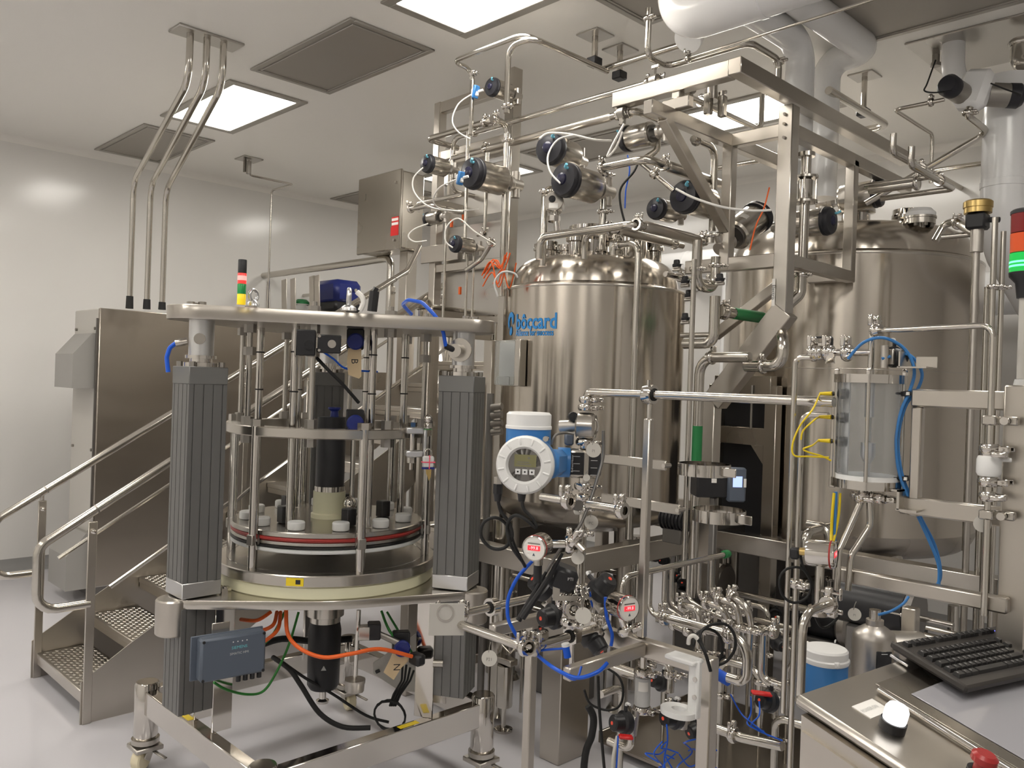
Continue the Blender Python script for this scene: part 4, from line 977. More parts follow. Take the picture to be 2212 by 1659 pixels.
def attach(root, *parts):
    inv = np.array(root.matrix_world.inverted())
    for n, mb, m in parts:
        v = np.array(mb.v); loc = MB(); loc.v = [tuple(x) for x in v@inv[:3, :3].T+inv[:3, 3]]; loc.f = mb.f; obj(n, loc.mesh(n), m, root)
def act_build(s, cap='violet_cap'):
    """pneumatic valve: local z runs from the valve body to the cap; s = body radius"""
    def f(add):
        add('valve_body', MB().lathe([(0, -s*1.3), (s*.42, -s*1.3), (s*.42, -s*.5), (s*.55, -s*.35), (s*.55, -s*.1), (0, -s*.1)], seg=18).cyl((-s*.9, 0, -s*.9), (s*.9, 0, -s*.9), s*.3, 14), 'cast_steel')
        add('yoke', MB().box((s*.36, 0, .12*s), (.1*s, .5*s, .6*s)).box((-s*.36, 0, .12*s), (.1*s, .5*s, .6*s)).lathe([(0, s*.36), (s*.72, s*.36), (s*.72, s*.46), (0, s*.46)], seg=20), 'steel_dark')
        cy = add('cylinder', MB().lathe([(0, s*.46), (s*.88, s*.46), (s, s*.6), (s, s*2.85), (s*.97, s*2.9)], seg=30), 'steel')
        c = add('cap', MB().lathe([(s*.9, s*2.8), (s*1.06, s*2.84), (s*1.07, s*3.02), (s*1.03, s*3.06), (s*1.04, s*3.25), (s*.95, s*3.4), (s*.6, s*3.45), (s*.55, s*3.48), (0, s*3.48)], seg=30), 'black_cap')
        add('indicator_dome', MB().lathe([(s*.38, s*3.47), (s*.35, s*3.6), (s*.22, s*3.68), (s*.1, s*3.7), (0, s*3.7)], seg=20), cap, c)
        add('white_stripe', MB().lathe([(s*1.075, s*2.9), (s*1.075, s*3.0)], seg=8, a0=-.2, a1=1.1), 'paper', c)
        add('air_fitting', MB().tube([V(s*.6, -s*.4, s*3.35), V(s*.6, -s*.4, s*3.65), V(s*.75, -s*.6, s*3.75)], s*.09, 8, s*.1), 'blue_pale', c)
        add('type_label', MB().lathe([(s*1.003, s*1.2), (s*1.003, s*1.6)], seg=6, a0=.3, a1=.8), 'paper', cy)
    return f
def actuator(label, cpx, bpx, d, s, axis=None, dd=0., x=None):
    """cap centre and body end as pixels; axis picks a world axis, else the body end gets depth d+dd"""
    c = at(cpx[0], cpx[1], d)
    b = go(c, axis, *bpx) if axis else at(bpx[0], bpx[1], d+dd)
    z = nrm(c-b); base = c-z*s*3.5
    return place(('act', s), act_build(s), 'pneumatic_valve', label, 'valve', base, frame(z, V(0, 0, 1) if x is None else x))
def gauge_build(add):
    # local z points out of the face; body radius 30 mm
    g = .034
    add('housing', MB().lathe([(0, -.062), (g*.93, -.062), (g, -.056), (g, -.004), (g*1.02, 0), (g*1.02, .006), (g*.95, .008)], seg=32), 'steel_polished')
    fc = add('face', MB().lathe([(0, .0062), (g*.95, .0062)], seg=32), 'paper')
    add('seal_ring', MB().lathe([(g*1.0, -.006), (g*1.035, -.005), (g*1.035, -.002), (g*1.0, -.001)], seg=32), 'red_seal')
    dp = add('display', MB().box((0, .001, .0068), (.036, .013, .001)), 'led_red', fc)
    add('digits', lettering(MB(), '-99.8', (0, .001, .0076), np.eye(3), .0125), 'led_digit', dp)
    add('brand_line', MB().box((0, .0135, .0066), (.036, .0025, .0006)), 'steel_dark', fc); add('logo_mark', MB().prism([(-.004, -.02), (.004, -.02), (0, -.012)], (0, 0, .0064), np.eye(3), .0005), 'hmi_box', fc)
    add('glass_disc', MB().lathe([(0, .0085), (g*.95, .0085)], seg=32), 'clear_plastic') if 0 else None
def gauge(label, px_, py_, d, n):
    c = at(px_, py_, d); R = facing(n); return place('gauge', gauge_build, 'digital_gauge', label, 'gauge', c, R), c, R
def tag_disc(label, px_, py_, d, r=.02, n=None, txt=None):
    c = at(px_, py_, d); R = facing(CAM-c if n is None else n); t = Thing('metal_tag', label, 'tag')
    k = t.add('disc', MB().lathe([(0, 0), (r, 0), (r, .0015), (0, .0015)], c, R, 22), 'grey_pale'); t.add('wire_loop', MB().tube([c+R@V(-.003, r*.7, .002), c+R@V(0, r*1.5, .003), c+R@V(.003, r*2.0, 0)], .0011, 5), 'dull_steel')
    if txt: t.add('print', lettering(MB(), txt, c+R@V(0, -r*.15, .002), R, r*.55), 'steel_dark', k)
    t.done()
def small_act_build(s, red=True):
    """compact black plastic diaphragm valve actuator, z from the body to the top"""
    def f(add):
        add('valve_body', MB().cyl((-s*1.1, 0, -s*.7), (s*1.1, 0, -s*.7), s*.38, 12).box((0, 0, -s*.25), (s*1.5, s*1.5, s*.25), None, s*.05), 'cast_steel')
        b = add('bonnet', MB().lathe([(0, -s*.1), (s*.95, -s*.1), (s*1.05, s*.1), (s*1.05, s*.55), (s*.8, s*.7), (s*.72, s*1.5), (s*.6, s*1.62), (0, s*1.65)], seg=20), 'black')
        add('air_port', MB().cyl((s*.8, 0, s*.4), (s*1.5, 0, s*.4), s*.18, 8), 'black')
        add('hose_elbow', MB().tube([V(s*1.4, 0, s*.4), V(s*1.75, 0, s*.4), V(s*1.75, -s*.5, s*.35)], s*.12, 8, s*.12), 'white_plastic')
        if red: add('red_dot', MB().cyl((0, 0, s*1.64), (0, 0, s*1.68), s*.16, 10), 'led_dot', b)
    return f
def small_act(label, tpx, bpx, d, dd, s, x=None):
    c = at(tpx[0], tpx[1], d); b = at(bpx[0], bpx[1], d+dd); z = nrm(c-b)
    return place(('sact', s), small_act_build(s), 'diaphragm_valve', label, 'valve', c-z*s*1.65, frame(z, x))
def hose(label, pts, r=.0045, m='white_hose'): return cable(label, pts, r, m, 'air_hose', cat='hose')

# ============================================================ UPPER PIPEWORK
zc = 3.72
def hanger(px_, py_, z, label, blk=True):
    c = onz(px_, py_, H); t = Thing('pipe_hanger', label, 'hanger'); t.add('plate', MB().box((c[0], c[1], H-.005), (.16, .16, .01), None, .002), 'plate_steel')
    t.add('rod', MB().cyl((c[0], c[1], z), (c[0], c[1], H-.01), .018, 10), 'steel_tube'); t.add('pipe_shoe', MB().box((c[0], c[1], z), (.07, .07, .05), None, .006), 'black'); t.done(); return c
h1 = hanger(1286, 75, 3.74, 'ceiling hanger with black shoe holding twin pipes, nearer the light panel'); h2 = hanger(1340, 107, 3.74, 'ceiling hanger with black shoe behind the twin pipes'); h3 = hanger(1868, 163, 3.66, 'ceiling hanger over the dark pipe beside the gantry')
a = onz(1303, 150, zc)
pipe('outer of the twin ceiling pipes making a wide loop to the valve rack', path(a, ('y', 1130, 78), ('x', 981, 146), ('y', 1016, 168), ('z', 1012, 290)), .014, (.8,), bend=.07)
a2 = a+V(.05, -.02, -.03)
pipe('inner of the twin ceiling pipes dropping beside the rack post', path(a2+V(0, .0, 0), ('y', 1145, 92), ('x', 1102, 110), ('z', 1098, 245)), .016, (.97,), bend=.07)
pipe('ceiling pipe from the twin loop towards the fat white duct', [a, go(a, 'x', 1480, 103)], .019)
b = at(1402, 18, 4.3)
pipe('vertical ceiling pipe bending into the line beside the white duct', path(b, ('z', 1398, 122), ('y', 1440, 148), ('x', 1620, 95), ('y', 1680, 133), ('z', 1675, 190)), .017, (.04, .9), bend=.05)
pipe('thin straight line running under the white ducts', path((1480, 128, 4.3), (1900, -5, 3.4)), .007, (.02,))
pipe('upper long pipe from the gantry to the valve rack', path((1415, 175, 4.35), ('x', 985, 322), ('z', 968, 412), ('y', 1047, 440)), .0165, (.02, .62), bend=.06)
pipe('pipe looping around the gantry corner past the bright light panel', path((1415, 175, 4.35), ('y', 1660, 253), ('z', 1670, 203)), .0165, (.03, .33), bend=.06)
pipe('lower long insulated pipe from the gantry to the valve rack', path((1345, 246, 4.5), ('x', 975, 346), ('z', 972, 372)), .019, (.02, .72), sleeves=((.05, .70, 1.22),), bend=.06)
pipe('curved pipe joining the long insulated pipe to the gantry valve', path((1345, 246, 4.5), ('x', 1372, 236), ('y', 1455, 272)), .019, (.1,), bend=.06)
pipe('rack pipe with a sharp left bend and a clamp in the middle', path((1075, 256, 4.95), ('x', 921, 294), ('y', 988, 322)), .019, (.12,), bend=.05)
pipe('rack elbow dropping along the right rack post', path((1062, 256, 4.95), ('y', 1098, 262), ('z', 1092, 640)), .019, (.02, .2), bend=.07)
pipe('thin riser on the rack left of the big black valve cap', path((1012, 285, 5.1), ('z', 998, 560)), .0115, ())
pipe('thin riser on the rack ending in an elbow below the hoses', path((1053, 330, 5.1), ('z', 1045, 505), ('x', 1033, 515)), .012, (.9,))
pipe('rack pipe bending around the stair cabinet to a clamp', path((1000, 420, 5.15), ('x', 903, 440), ('z', 899, 452)), .015, (.98,), bend=.04)
pipe('short rack pipe with a clamp beside the control box', path((885, 452, 5.25), ('x', 930, 445), ('y', 985, 460)), .014, (.03,), bend=.04)
pipe('thin vertical line through the column machine view, left of three', path((964, 470, 5.2), ('z', 952, 690)), .0085)
pipe('thin vertical line through the column machine view, middle of three', path((1010, 540, 5.2), ('z', 998, 690)), .0085)
pipe('thin vertical line through the column machine view, right of three', path((1024, 545, 5.2), ('z', 1015, 695)), .0085)
pipe('steel drain line sloping below the hoses into the tank side', path((1063, 522, 4.9), (1040, 560, 5.0), (1005, 585, 5.0)), .015, (.05,), bend=.05)
actuator('small pneumatic valve with a dark cap near the top of the rack', (1058, 186), (1100, 201), 5.1, .055, 'y')
actuator('large black-capped pneumatic valve on the rack with a blue clip', (1012, 372), (1092, 392), 4.85, .088, 'y')
actuator('mid-size pneumatic valve beside the control box', (918, 352), (968, 364), 5.15, .055, 'y')
actuator('large black-capped pneumatic valve above the round dial gauge', (1213, 386), (1310, 404), 4.45, .088, 'y')
actuator('large tilted pneumatic valve under the long insulated pipe', (1183, 318), (1262, 352), 4.6, .085, None, .35)
actuator('pneumatic valve hanging from the gantry rail with looped white hoses', (1346, 303), (1425, 283), 4.6, .065, 'x')
actuator('large pneumatic valve facing the walkway below the diagonal brace', (1472, 423), (1545, 446), 4.45, .085, 'y')
actuator('smaller pneumatic valve left of the diagonal brace', (1413, 449), (1475, 470), 4.7, .06, 'y')
actuator('large pneumatic valve tilted up behind the gantry column', (1644, 462), (1575, 520), 4.75, .088, None, -.15)
actuator('pneumatic valve lying beside the sight tube on the gantry', (1800, 476), (1715, 462), 4.6, .075, 'x')
actuator('pneumatic valve on the large tank lid under the lower beam', (1908, 415), (1850, 425), 5.15, .085, None, .1)
actuator('small steel pneumatic valve beside the red labelled box', (922, 474), (968, 468), 5.3, .042, 'x')
actuator('small black-capped pneumatic valve lowest on the rack', (978, 526), (1028, 534), 5.05, .05, 'y')
actuator('pneumatic valve half hidden under the sight tube', (1712, 500), (1690, 470), 4.75, .055, None, .2)
def blue_clip(px_, py_, d, label):
    c = at(px_, py_, d); t = Thing('flow_clip', label, 'fitting'); t.add('white_block', MB().box(c, (.045, .03, .05), None, .006), 'white_plastic'); t.add('blue_band', MB().box(c+V(.012, -.004, 0), (.02, .04, .075), frame(V(.25, 0, 1)), .004), 'blue')
    t.add('nozzle', MB().cyl(c, c+V(.05, .02, .01), .008, 8), 'white_plastic'); t.done()
blue_clip(1026, 200, 5.0, 'white and blue air flow fitting at the small top valve'); blue_clip(993, 386, 4.7, 'white and blue air flow fitting at the large rack valve')
hose('white air hose curving down from the top rack valve', [(1018, 204, 5.0), (990, 225, 5.0), (977, 260, 5.0), (990, 285, 5.0), (1016, 300, 5.0)])
hose('white air hose looping beside the control box', [(914, 362, 5.0), (893, 385, 5.0), (895, 415, 5.0), (925, 445, 4.95), (975, 455, 4.95), (1034, 452, 4.95)])
hose('white air hose dropping from the large rack valve clip', [(985, 388, 4.65), (950, 405, 4.7), (936, 432, 4.75), (950, 450, 4.85), (1000, 457, 4.9)])
hose('white air hose from the small steel valve, a narrow loop', [(925, 483, 5.1), (895, 495, 5.1), (882, 510, 5.1), (895, 522, 5.1), (922, 520, 5.1)])
hose('white air hose arching over the lowest rack valve', [(978, 535, 4.9), (962, 520, 4.9), (965, 490, 4.9), (990, 472, 4.9), (1025, 500, 4.9), (1070, 528, 4.9)])
hose('white air hose running from the tilted valve to the gantry', [(1165, 300, 4.35), (1185, 288, 4.4), (1230, 290, 4.4), (1285, 302, 4.4), (1320, 304, 4.5)], .006)
hose('white air hose curving down to the valve above the dial gauge', [(1210, 396, 4.2), (1188, 370, 4.25), (1184, 335, 4.3), (1205, 302, 4.35), (1240, 292, 4.4)], .005)
hose('looped white air hose hanging left of the gantry valve', [(1348, 268, 4.3), (1325, 310, 4.3), (1312, 338, 4.3), (1330, 320, 4.3), (1345, 285, 4.3)], .006)
hose('white air hose stretched from the walkway valve to the column', [(1460, 408, 4.2), (1500, 428, 4.15), (1560, 447, 4.1), (1620, 455, 4.1), (1665, 454, 4.1)], .006)
cable('black cable hanging from the gantry valve to the tank lid', [(1383, 338, 4.5), (1370, 370, 4.5), (1342, 405, 4.5), (1340, 440, 4.5), (1352, 490, 4.5)], .006, 'rubber')
cable('thin blue cable hanging beside the black gantry cable', [(1356, 335, 4.55), (1360, 370, 4.55), (1352, 410, 4.55), (1350, 450, 4.55)], .004, 'blue_tube')
cable('thin orange cable hanging behind the gantry column', [(1662, 405, 4.3), (1650, 450, 4.3), (1632, 490, 4.3), (1620, 540, 4.3)], .004, 'orange')
# gauges and fittings above the tank lids
c = at(1196, 435, 4.55); R = facing((.6, -.8, .05))
t = Thing('dial_gauge', 'round steel dial transmitter with a dark round window above the tank lid', 'gauge'); t.add('housing', MB().lathe([(0, -.10), (.05, -.10), (.054, -.09), (.054, 0), (.05, .004), (0, .004)], c, R, 28), 'steel')
t.add('window', MB().lathe([(0, .005), (.019, .005), (.019, .007), (0, .007)], c+R@V(-.008, .012, 0), R, 20), 'dark_screen'); t.add('name_plate', MB().box(c+R@V(0, -.024, .005), (.05, .028, .002), R), 'paper')
t.add('stem', MB().cyl(c-R@V(0, 0, .05), V(c[0], c[1]+.04, 2.68), .018, 10).cyl(c-R@V(0, .07, .05), c-R@V(0, .1, .05), .035, 8), 'steel_polished'); t.done()
zl1 = 2.66
def lidpipe(label, pts, r, **k): return pipe(label, pts, r, **k)
pipe('tall riser rising from the lettered tank lid beside the dial gauge', path((1172, 575, 4.75), ('z', 1166, 405), ('y', 1215, 388)), .021, (.75,), bend=.07)
pipe('riser on the lettered tank lid carrying the large black-capped valve', path((1300, 540, 4.7), ('z', 1300, 375)), .021, (.5, .98))
pipe('large pipe bending along the valve to the gantry with a wide sleeve', path((1295, 363, 4.5), ('x', 1395, 343), ('y', 1560, 400)), .022, (.02, .45), sleeves=((.48, .98, 1.35),), bend=.08)
pipe('pipe rising into the gantry valve from the large bend', path((1395, 342, 4.5), (1420, 325, 4.5), ('z', 1422, 290)), .018, (.9,), bend=.04)
pipe('thin line with fittings sloping across to the walkway valve', path((1375, 345, 4.5), (1455, 412, 4.4)), .011, (.45, .5))
pipe('large lid pipe with a clamp arching over the lettered tank', path((1165, 560, 4.6), ('z', 1163, 512), ('x', 1370, 470), ('y', 1530, 505)), .022, (.56, .97), sleeves=((.6, .95, 1.3),), bend=.07)
pipe('second lid pipe just below the large arched one', path((1262, 560, 4.6), ('z', 1262, 505), ('x', 1328, 490), ('y', 1475, 528)), .018, (.32, .92), sleeves=((.38, .88, 1.3),), bend=.05)
pipe('pipe looping off the lid and down the front of the lettered tank', path((1325, 552, 4.55), ('z', 1325, 530), ('x', 1380, 525), ('z', 1364, 1165)), .019, (.05,), bend=.06)
pipe('right-hand manifold pipe beside the lettered tank', path((1535, 505, 4.4), ('z', 1533, 525)), .02, (.2,))
# sight tube on the gantry and nearby pipes
c0 = at(1742, 335, 4.45)
t = Thing('sight_tube', 'upright steel sight tube with a four-rod coupling on the gantry', 'sight tube'); zb_ = go(c0, 'z', 1720, 560)[2]
t.add('tube', MB().cyl(V(c0[0], c0[1], zb_), c0, .026, 18), 'steel_tube'); t.add('top_flange', MB().lathe([(0, -.01), (.045, -.01), (.045, .012), (0, .012)], c0, None, 20), 'steel')
zm = go(c0, 'z', 1738, 410)[2]; t.add('coupling', MB().lathe([(.027, -.06), (.038, -.05), (.038, .05), (.027, .06)], (c0[0], c0[1], zm), None, 20), 'steel_polished')
for k in range(4):
    a = .4+k*pi/2; p = V(c0[0]+.055*cos(a), c0[1]+.055*sin(a), zm); t.add('clamp_rod', MB().cyl(p-V(0, 0, .08), p+V(0, 0, .08), .006, 8), 'steel_polished')

for s in (-1, 1): t.add('end_ring', MB().lathe([(.027, -.006), (.065, -.006), (.065, .006), (.027, .006)], (c0[0], c0[1], zm+s*.065), None, 20, True), 'steel')
t.done()
pipe('dark pipe along the ceiling hanger turning back under the gantry beam', path((1790, 195, 4.9), ('y', 1915, 275), ('x', 1870, 288)), .024, (), bend=.07)
pipe('angled thin pipe from the duct valve zigzagging down to the tank lid', path((2040, 215, 4.3), ('x', 1932, 240), ('y', 2013, 292), ('z', 2012, 395)), .0105, (.06,), bend=.04)
pipe('long sloping pipe from the duct valve to the tank lid', path((2095, 232, 4.4), (2090, 250, 4.4), (2135, 285, 4.6), (1870, 440, 4.9)), .018, (.03,), bend=.05)
pipe('pipe running along the back wall behind the large white duct', (lambda q: [V(q[0][0], 7.19, q[0][2]), q[0], q[1], V(q[1][0], 7.19, q[1][2])])(path((2010, 370, 6.2), ('x', 2135, 345))), .02, bend=.06)
for k, (s, q, e, lab) in enumerate((((1872, 462), (2020, 380), (1925, 335), 'outer of two parallel lid pipes meeting the gantry end clamp'), ((1905, 470), (2060, 408), (1965, 362), 'inner of two parallel lid pipes with a wing nut at its corner'))):
    P = path((*q, 4.35), ('x', *s)); E_ = go(P[0], 'y', *e); pipe(lab, [P[1], P[0], E_, E_+V(0, 0, .09)], .0155, (.55,), bend=.03)
pipe('thick short pipe with a cap end on the large tank lid', path((1985, 395, 4.4), ('x', 1880, 440)), .026, (.04,))
# lid fittings on the large tank and the instrument at the right
c = at(1988, 478, 5.05)
t = Thing('manway_flange', 'bolted steel flange with a white cap on the large tank lid', 'flange'); t.add('flange', MB().lathe([(0, -.10), (.03, -.10), (.03, -.02), (.085, -.02), (.085, .012), (.09, .014), (.09, .026), (0, .026)], c, None, 28), 'steel')
for k in range(8): a = k*pi/4; t.add('flange_bolt', MB().hexa(c+V(.07*cos(a), .07*sin(a), -.035), c+V(.07*cos(a), .07*sin(a), -.02), .012), 'dull_steel')
t.add('white_cap', MB().lathe([(.085, .026), (.085, .05), (.06, .075), (0, .08)], c, None, 28), 'white_paint'); t.done()
c = at(2112, 470, 4.1)
t = Thing('level_transmitter', 'bronze-capped transmitter with a black body on a pipe beside the signal tower', 'transmitter'); t.add('body', MB().box(c-V(0, 0, .02), (.09, .09, .08), None, .01), 'black')
t.add('cap', MB().lathe([(0, .02), (.062, .02), (.062, .045), (.066, .047), (.066, .075), (.058, .082), (0, .083)], c, None, 26), 'brass'); t.add('neck', MB().cyl(c-V(0, 0, .06), c-V(0, 0, .17), .03, 14).cyl(c-V(0, 0, .17), V(c[0], c[1], 0), .016, 12), 'cast_steel'); t.add('side_gland', MB().cyl(c+V(.04, .03, -.01), c+V(.08, .06, -.01), .014, 8), 'black'); t.done()
pipe('sloping insulated arm from the tank lid to the bronze-capped transmitter', path((2020, 520, 4.45), (2040, 485, 4.45), (2062, 478, 4.4), (2110, 505, 4.1)), .020, (.45,), sleeves=((.55, .95, 1.2),), bend=.04)
pipe('pipe under the transmitter dropping beside the large tank', path((2035, 512, 4.4), ('x', 2108, 505), ('z', 2085, 1190)), .015, bend=.03)
pipe('slim vertical line close to the large tank right side', (lambda q: [q, V(q[0], q[1], 0)])(at(2150, 470, 3.9)), .0135, (.12, .4))
pipe('second slim vertical line beside the signal tower pole', (lambda q: [q, V(q[0], q[1], 0)])(at(2168, 500, 3.9)), .0125, (.1,))
pipe('third slim vertical line right against the large tank', (lambda q: [q, V(q[0], q[1], 0)])(at(2132, 620, 4.1)), .0125)
# valve and instrument under the ceiling plate
c = at(2105, 195, 4.45); R = frame(V(.75, .1, -.3))
t = Thing('duct_valve', 'white bodied valve with two dark actuators under the ceiling plate', 'valve'); t.add('body', MB().box(c, (.16, .10, .22), frame(V(.25, .2, 1)), .03), 'white_paint')
for s, r in ((-1, .055), (1, .062)):
    e = c+nrm(V(.7, .7, .0))*.07*s+V(0, 0, -.02); d = nrm(V(.75, -.3, -.15))*(1 if s > 0 else 1); d = nrm(V(.8, .5, -.1)) if s > 0 else nrm(V(-.1, -.9, .05))
    t.add('actuator_drum', MB().cyl(e, e+d*.10, r, 22), 'dull_steel'); t.add('actuator_cap', MB().lathe([(r*1.03, 0), (r*1.05, .05), (r*.8, .07), (0, .075)], e+d*.10, frame(d), 22), 'black_cap')
t.done()
cable('thin dark cable from the ceiling gland to the duct valve', [(2021, 130, 4.4), (2003, 180, 4.35), (1997, 196, 4.3), (2020, 200, 4.3), (2055, 195, 4.3)], .004, 'rubber')
cable('thin dark cable from the duct valve towards the white duct', [(2140, 180, 4.3), (2170, 192, 4.3), (2205, 205, 4.35)], .004, 'rubber')
pipe('stainless elbow at the ceiling above the white duct', path((2205, 85, 4.6), ('z', 2200, 140), ('x', 2240, 150)), .05, (.1,), bend=.08)
# steel parts hanging on the gantry rails
for (x, y, d, lab) in ((1415, 175, 4.3, 'heavy pipe clamp with wing nuts at the end of the upper long pipe'), (1490, 190, 4.25, 'pipe clamp on the loop below the gantry top beam'), (1345, 244, 4.45, 'pipe clamp below the gantry rail end')):
    c = at(x, y, d); t = Thing('pipe_support', lab, 'clamp'); t.add('ring', MB().lathe([(.018, -.02), (.032, -.02), (.034, 0), (.032, .02), (.018, .02)], c, frame(AX['x']), 16, True), 'dull_steel')
    t.add('bolt', MB().cyl(c+V(0, 0, .02), c+V(0, 0, .08), .006, 8), 'steel_polished'); t.add('wing_nut', MB().box(c+V(0, 0, .075), (.05, .012, .02), None, .004), 'steel_polished'); t.add('lug', MB().box(c-V(0, 0, .045), (.03, .03, .04), None, .004), 'steel'); t.done()
for k, (x, y, lab) in enumerate(((1530, 225, 'first hanging steel box fitting by the bright light'), (1560, 230, 'second hanging steel box fitting by the bright light'), (1538, 195, 'upright cylinder fitting with a wing clamp above the gantry rail'))):
    c = at(x, y, 4.3); t = Thing('rail_fitting', lab, 'fitting'); t.add('body', MB().box(c, (.04, .04, .11), None, .006) if k < 2 else MB().cyl(c-V(0, 0, .05), c+V(0, 0, .05), .03, 16), 'steel'); t.add('wing_clamp', MB().box(c+V(0, 0, .07), (.05, .012, .02), None, .004).cyl(c+V(0, 0, .05), c+V(0, 0, .08), .01, 8), 'steel_polished'); t.done()
pipe('vertical pipe bending behind the diagonal brace', path((1497, 300, 4.5), ('y', 1545, 318), ('z', 1535, 500)), .02, (.05,), bend=.07)
pipe('pipe from behind the column to the inner post at mid height', path((1690, 338, 4.9), ('x', 1540, 385)), .016, (.15,))
# ============================================================ FLOW TRANSMITTER STACK
DF = 2.5
PF = at(1262, 980, DF)                 # axis of the vertical stack
def vz(px_, py_): return go(PF, 'z', px_, py_)[2]
up = at(1425, 853, 2.6)
pl = path(V(KM[0]-.02, KM[1], up[2]), ('x', 1268, 848)); x0 = pl[1]
pe = go(pl[0], 'x', 1800, 895)
pipe('horizontal pipe from the flow meter past the upright to the glass vessel', [V(x0[0], x0[1], vz(1262, 880)), x0, pe], .0135, (.02,), bend=.05)
PF = V(x0[0], x0[1], 0)
def pf(z, dx=0., dy=0.): return V(x0[0]+dx, x0[1]+dy, z)
zz = lambda y: go(V(x0[0], x0[1], 1.5), 'z', 1262, y)[2]
t = Thing('pipe_clip', 'hinged steel pipe clip with a rod on top of the upright', 'clip'); c = pl[0]
t.add('clip_ring', MB().lathe([(.014, -.016), (.03, -.016), (.032, 0), (.03, .016), (.014, .016)], c, frame(AX['x']), 18, True), 'steel_polished'); t.add('rubber_liner', MB().lathe([(.0137, -.019), (.02, -.019), (.02, .019), (.0137, .019)], c, frame(AX['x']), 16, True), 'rubber')
t.add('rod', MB().cyl(c-V(0, 0, .025), V(c[0], c[1], at(1418, 905, 2.6)[2]-.002), .008, 10), 'steel_polished'); t.add('screw', MB().cyl(c+V(0, -.01, .025), c+V(0, -.01, .045), .006, 8), 'steel_polished'); t.done()
t = Thing('pressure_sensor', 'stainless pressure sensor head above the flow meter', 'sensor'); R = facing((.75, -.66, 0))
c = pf(zz(920)); t.add('head', MB().cyl(c-R@V(.03, 0, .0), c+R@V(.03, 0, .02), .045, 22, bev=.006), 'steel'); t.add('front_disc', MB().lathe([(0, .02), (.036, .02), (.04, .03), (.03, .035), (0, .036)], c, R, 22), 'steel_polished'); t.add('cable_stub', MB().cyl(c-R@V(.03, 0, 0), c-R@V(.085, .005, .02), .02, 14), 'cast_steel'); t.add('black_plug', MB().cyl(c-R@V(.045, -.03, -.02), c-R@V(.045, -.03, .01), .016, 12), 'black')
t.add('top_clamp', clamp_mb(pf(zz(880)), V(0, 0, 1), .016), 'steel_polished'); t.add('lower_clamp', clamp_mb(pf(zz(955)), V(0, 0, 1), .02), 'steel_polished'); t.add('blue_plug', MB().box(pf(zz(950))-R@V(.055, 0, 0), (.03, .04, .03), R, .006), 'hmi_box'); t.done()
t = Thing('flow_meter', 'blue and white flow transmitter with a round white display cover and steel body', 'flow meter')
c = pf(zz(1000)); Rm = facing((.72, -.70, 0))
bd = t.add('meter_body', MB().box(c+Rm@V(-.002, 0, 0), (.112, .098, .07), Rm, .014), 'steel'); t.add('type_plate', MB().box(c+Rm@V(-.028, .0, .0355), (.046, .074, .001), Rm), 'dark_screen', bd); t.add('type_plate', MB().box(c+Rm@V(.03, .0, .0355), (.04, .074, .001), Rm), 'dark_screen', bd)
t.add('plate_print', lettering(MB(), 'Endress+Hauser', c+Rm@V(-.044, .0, .0364), Rm@np.array([[0, -1, 0], [1, 0, 0], [0, 0, 1]], float), .0085), 'legend', bd)
for k in range(6): t.add('plate_line', MB().box(c+Rm@V(-.03+(k % 2)*.058, .024-.012*k, .0363), (.022, .0016, .0004), Rm), 'grey_plastic', bd)
t.add('pipe_stub', MB().cyl(pf(zz(950)), pf(zz(1062)), .017, 14), 'steel_polished'); t.add('clamp', clamp_mb(pf(zz(1050)), V(0, 0, 1), .02), 'steel_polished'); t.add('clamp', clamp_mb(pf(zz(1075)), V(0, 0, 1), .018), 'steel_polished')
dcv = at(1137, 1003, 2.36); Rd = facing(nrm(V(.55, -.80, .02)))
t.add('side_neck', MB().cyl(c-Rm@V(.05, 0, 0), c-Rm@V(.09, 0, 0), .05, 22), 'blue'); 
q = dcv-Rd@V(0, 0, .08); hs = t.add('housing', MB().lathe([(0, -.11), (.05, -.11), (.074, -.09), (.08, -.04), (.08, .0), (0, 0)], dcv, Rd, 30), 'blue')
t.add('terminal_chamber', MB().cyl(q+V(-.015, 0, -.02), q+V(-.015, 0, .098), .066, 28), 'blue', hs); t.add('terminal_cover', MB().lathe([(0, .098), (.068, .098), (.068, .106), (.066, .108), (.066, .14), (.06, .146), (0, .147)], q+V(-.015, 0, 0), None, 28), 'white_plastic', hs)
t.add('neck_joint', MB().beam(dcv-Rd@V(-.05, 0, .05), c-Rm@V(.09, 0, 0), .07, .085, ZU, .02), 'blue', hs)
cv = t.add('display_cover', MB().lathe([(0, 0), (.079, 0), (.082, .006), (.082, .026), (.076, .036), (.052, .04), (.048, .034), (.046, .03)], dcv, Rd, 40), 'white_plastic')
for k in range(12):
    a = k*pi/6+.2; p = dcv+Rd@V(.066*cos(a), .066*sin(a), .037); t.add('grip_rib', MB().box(p, (.02, .006, .008), np.array([Rd@V(cos(a), sin(a), 0), Rd@V(-sin(a), cos(a), 0), Rd[:, 2]]).T, .002), 'white_plastic', cv)
fc = t.add('display_face', MB().lathe([(0, .0300), (.047, .0300)], dcv, Rd, 36), 'steel_dark'); t.add('lcd', MB().box(dcv+Rd@V(.002, .012, .0308), (.062, .034, .0012), Rd), 'lcd', fc)
t.add('lcd_text', MB().box(dcv+Rd@V(-.004, .008, .0316), (.034, .0022, .0004), Rd).box(dcv+Rd@V(-.002, .002, .0316), (.042, .0022, .0004), Rd).box(dcv+Rd@V(.012, .02, .0316), (.006, .005, .0004), Rd), 'steel_dark', fc)
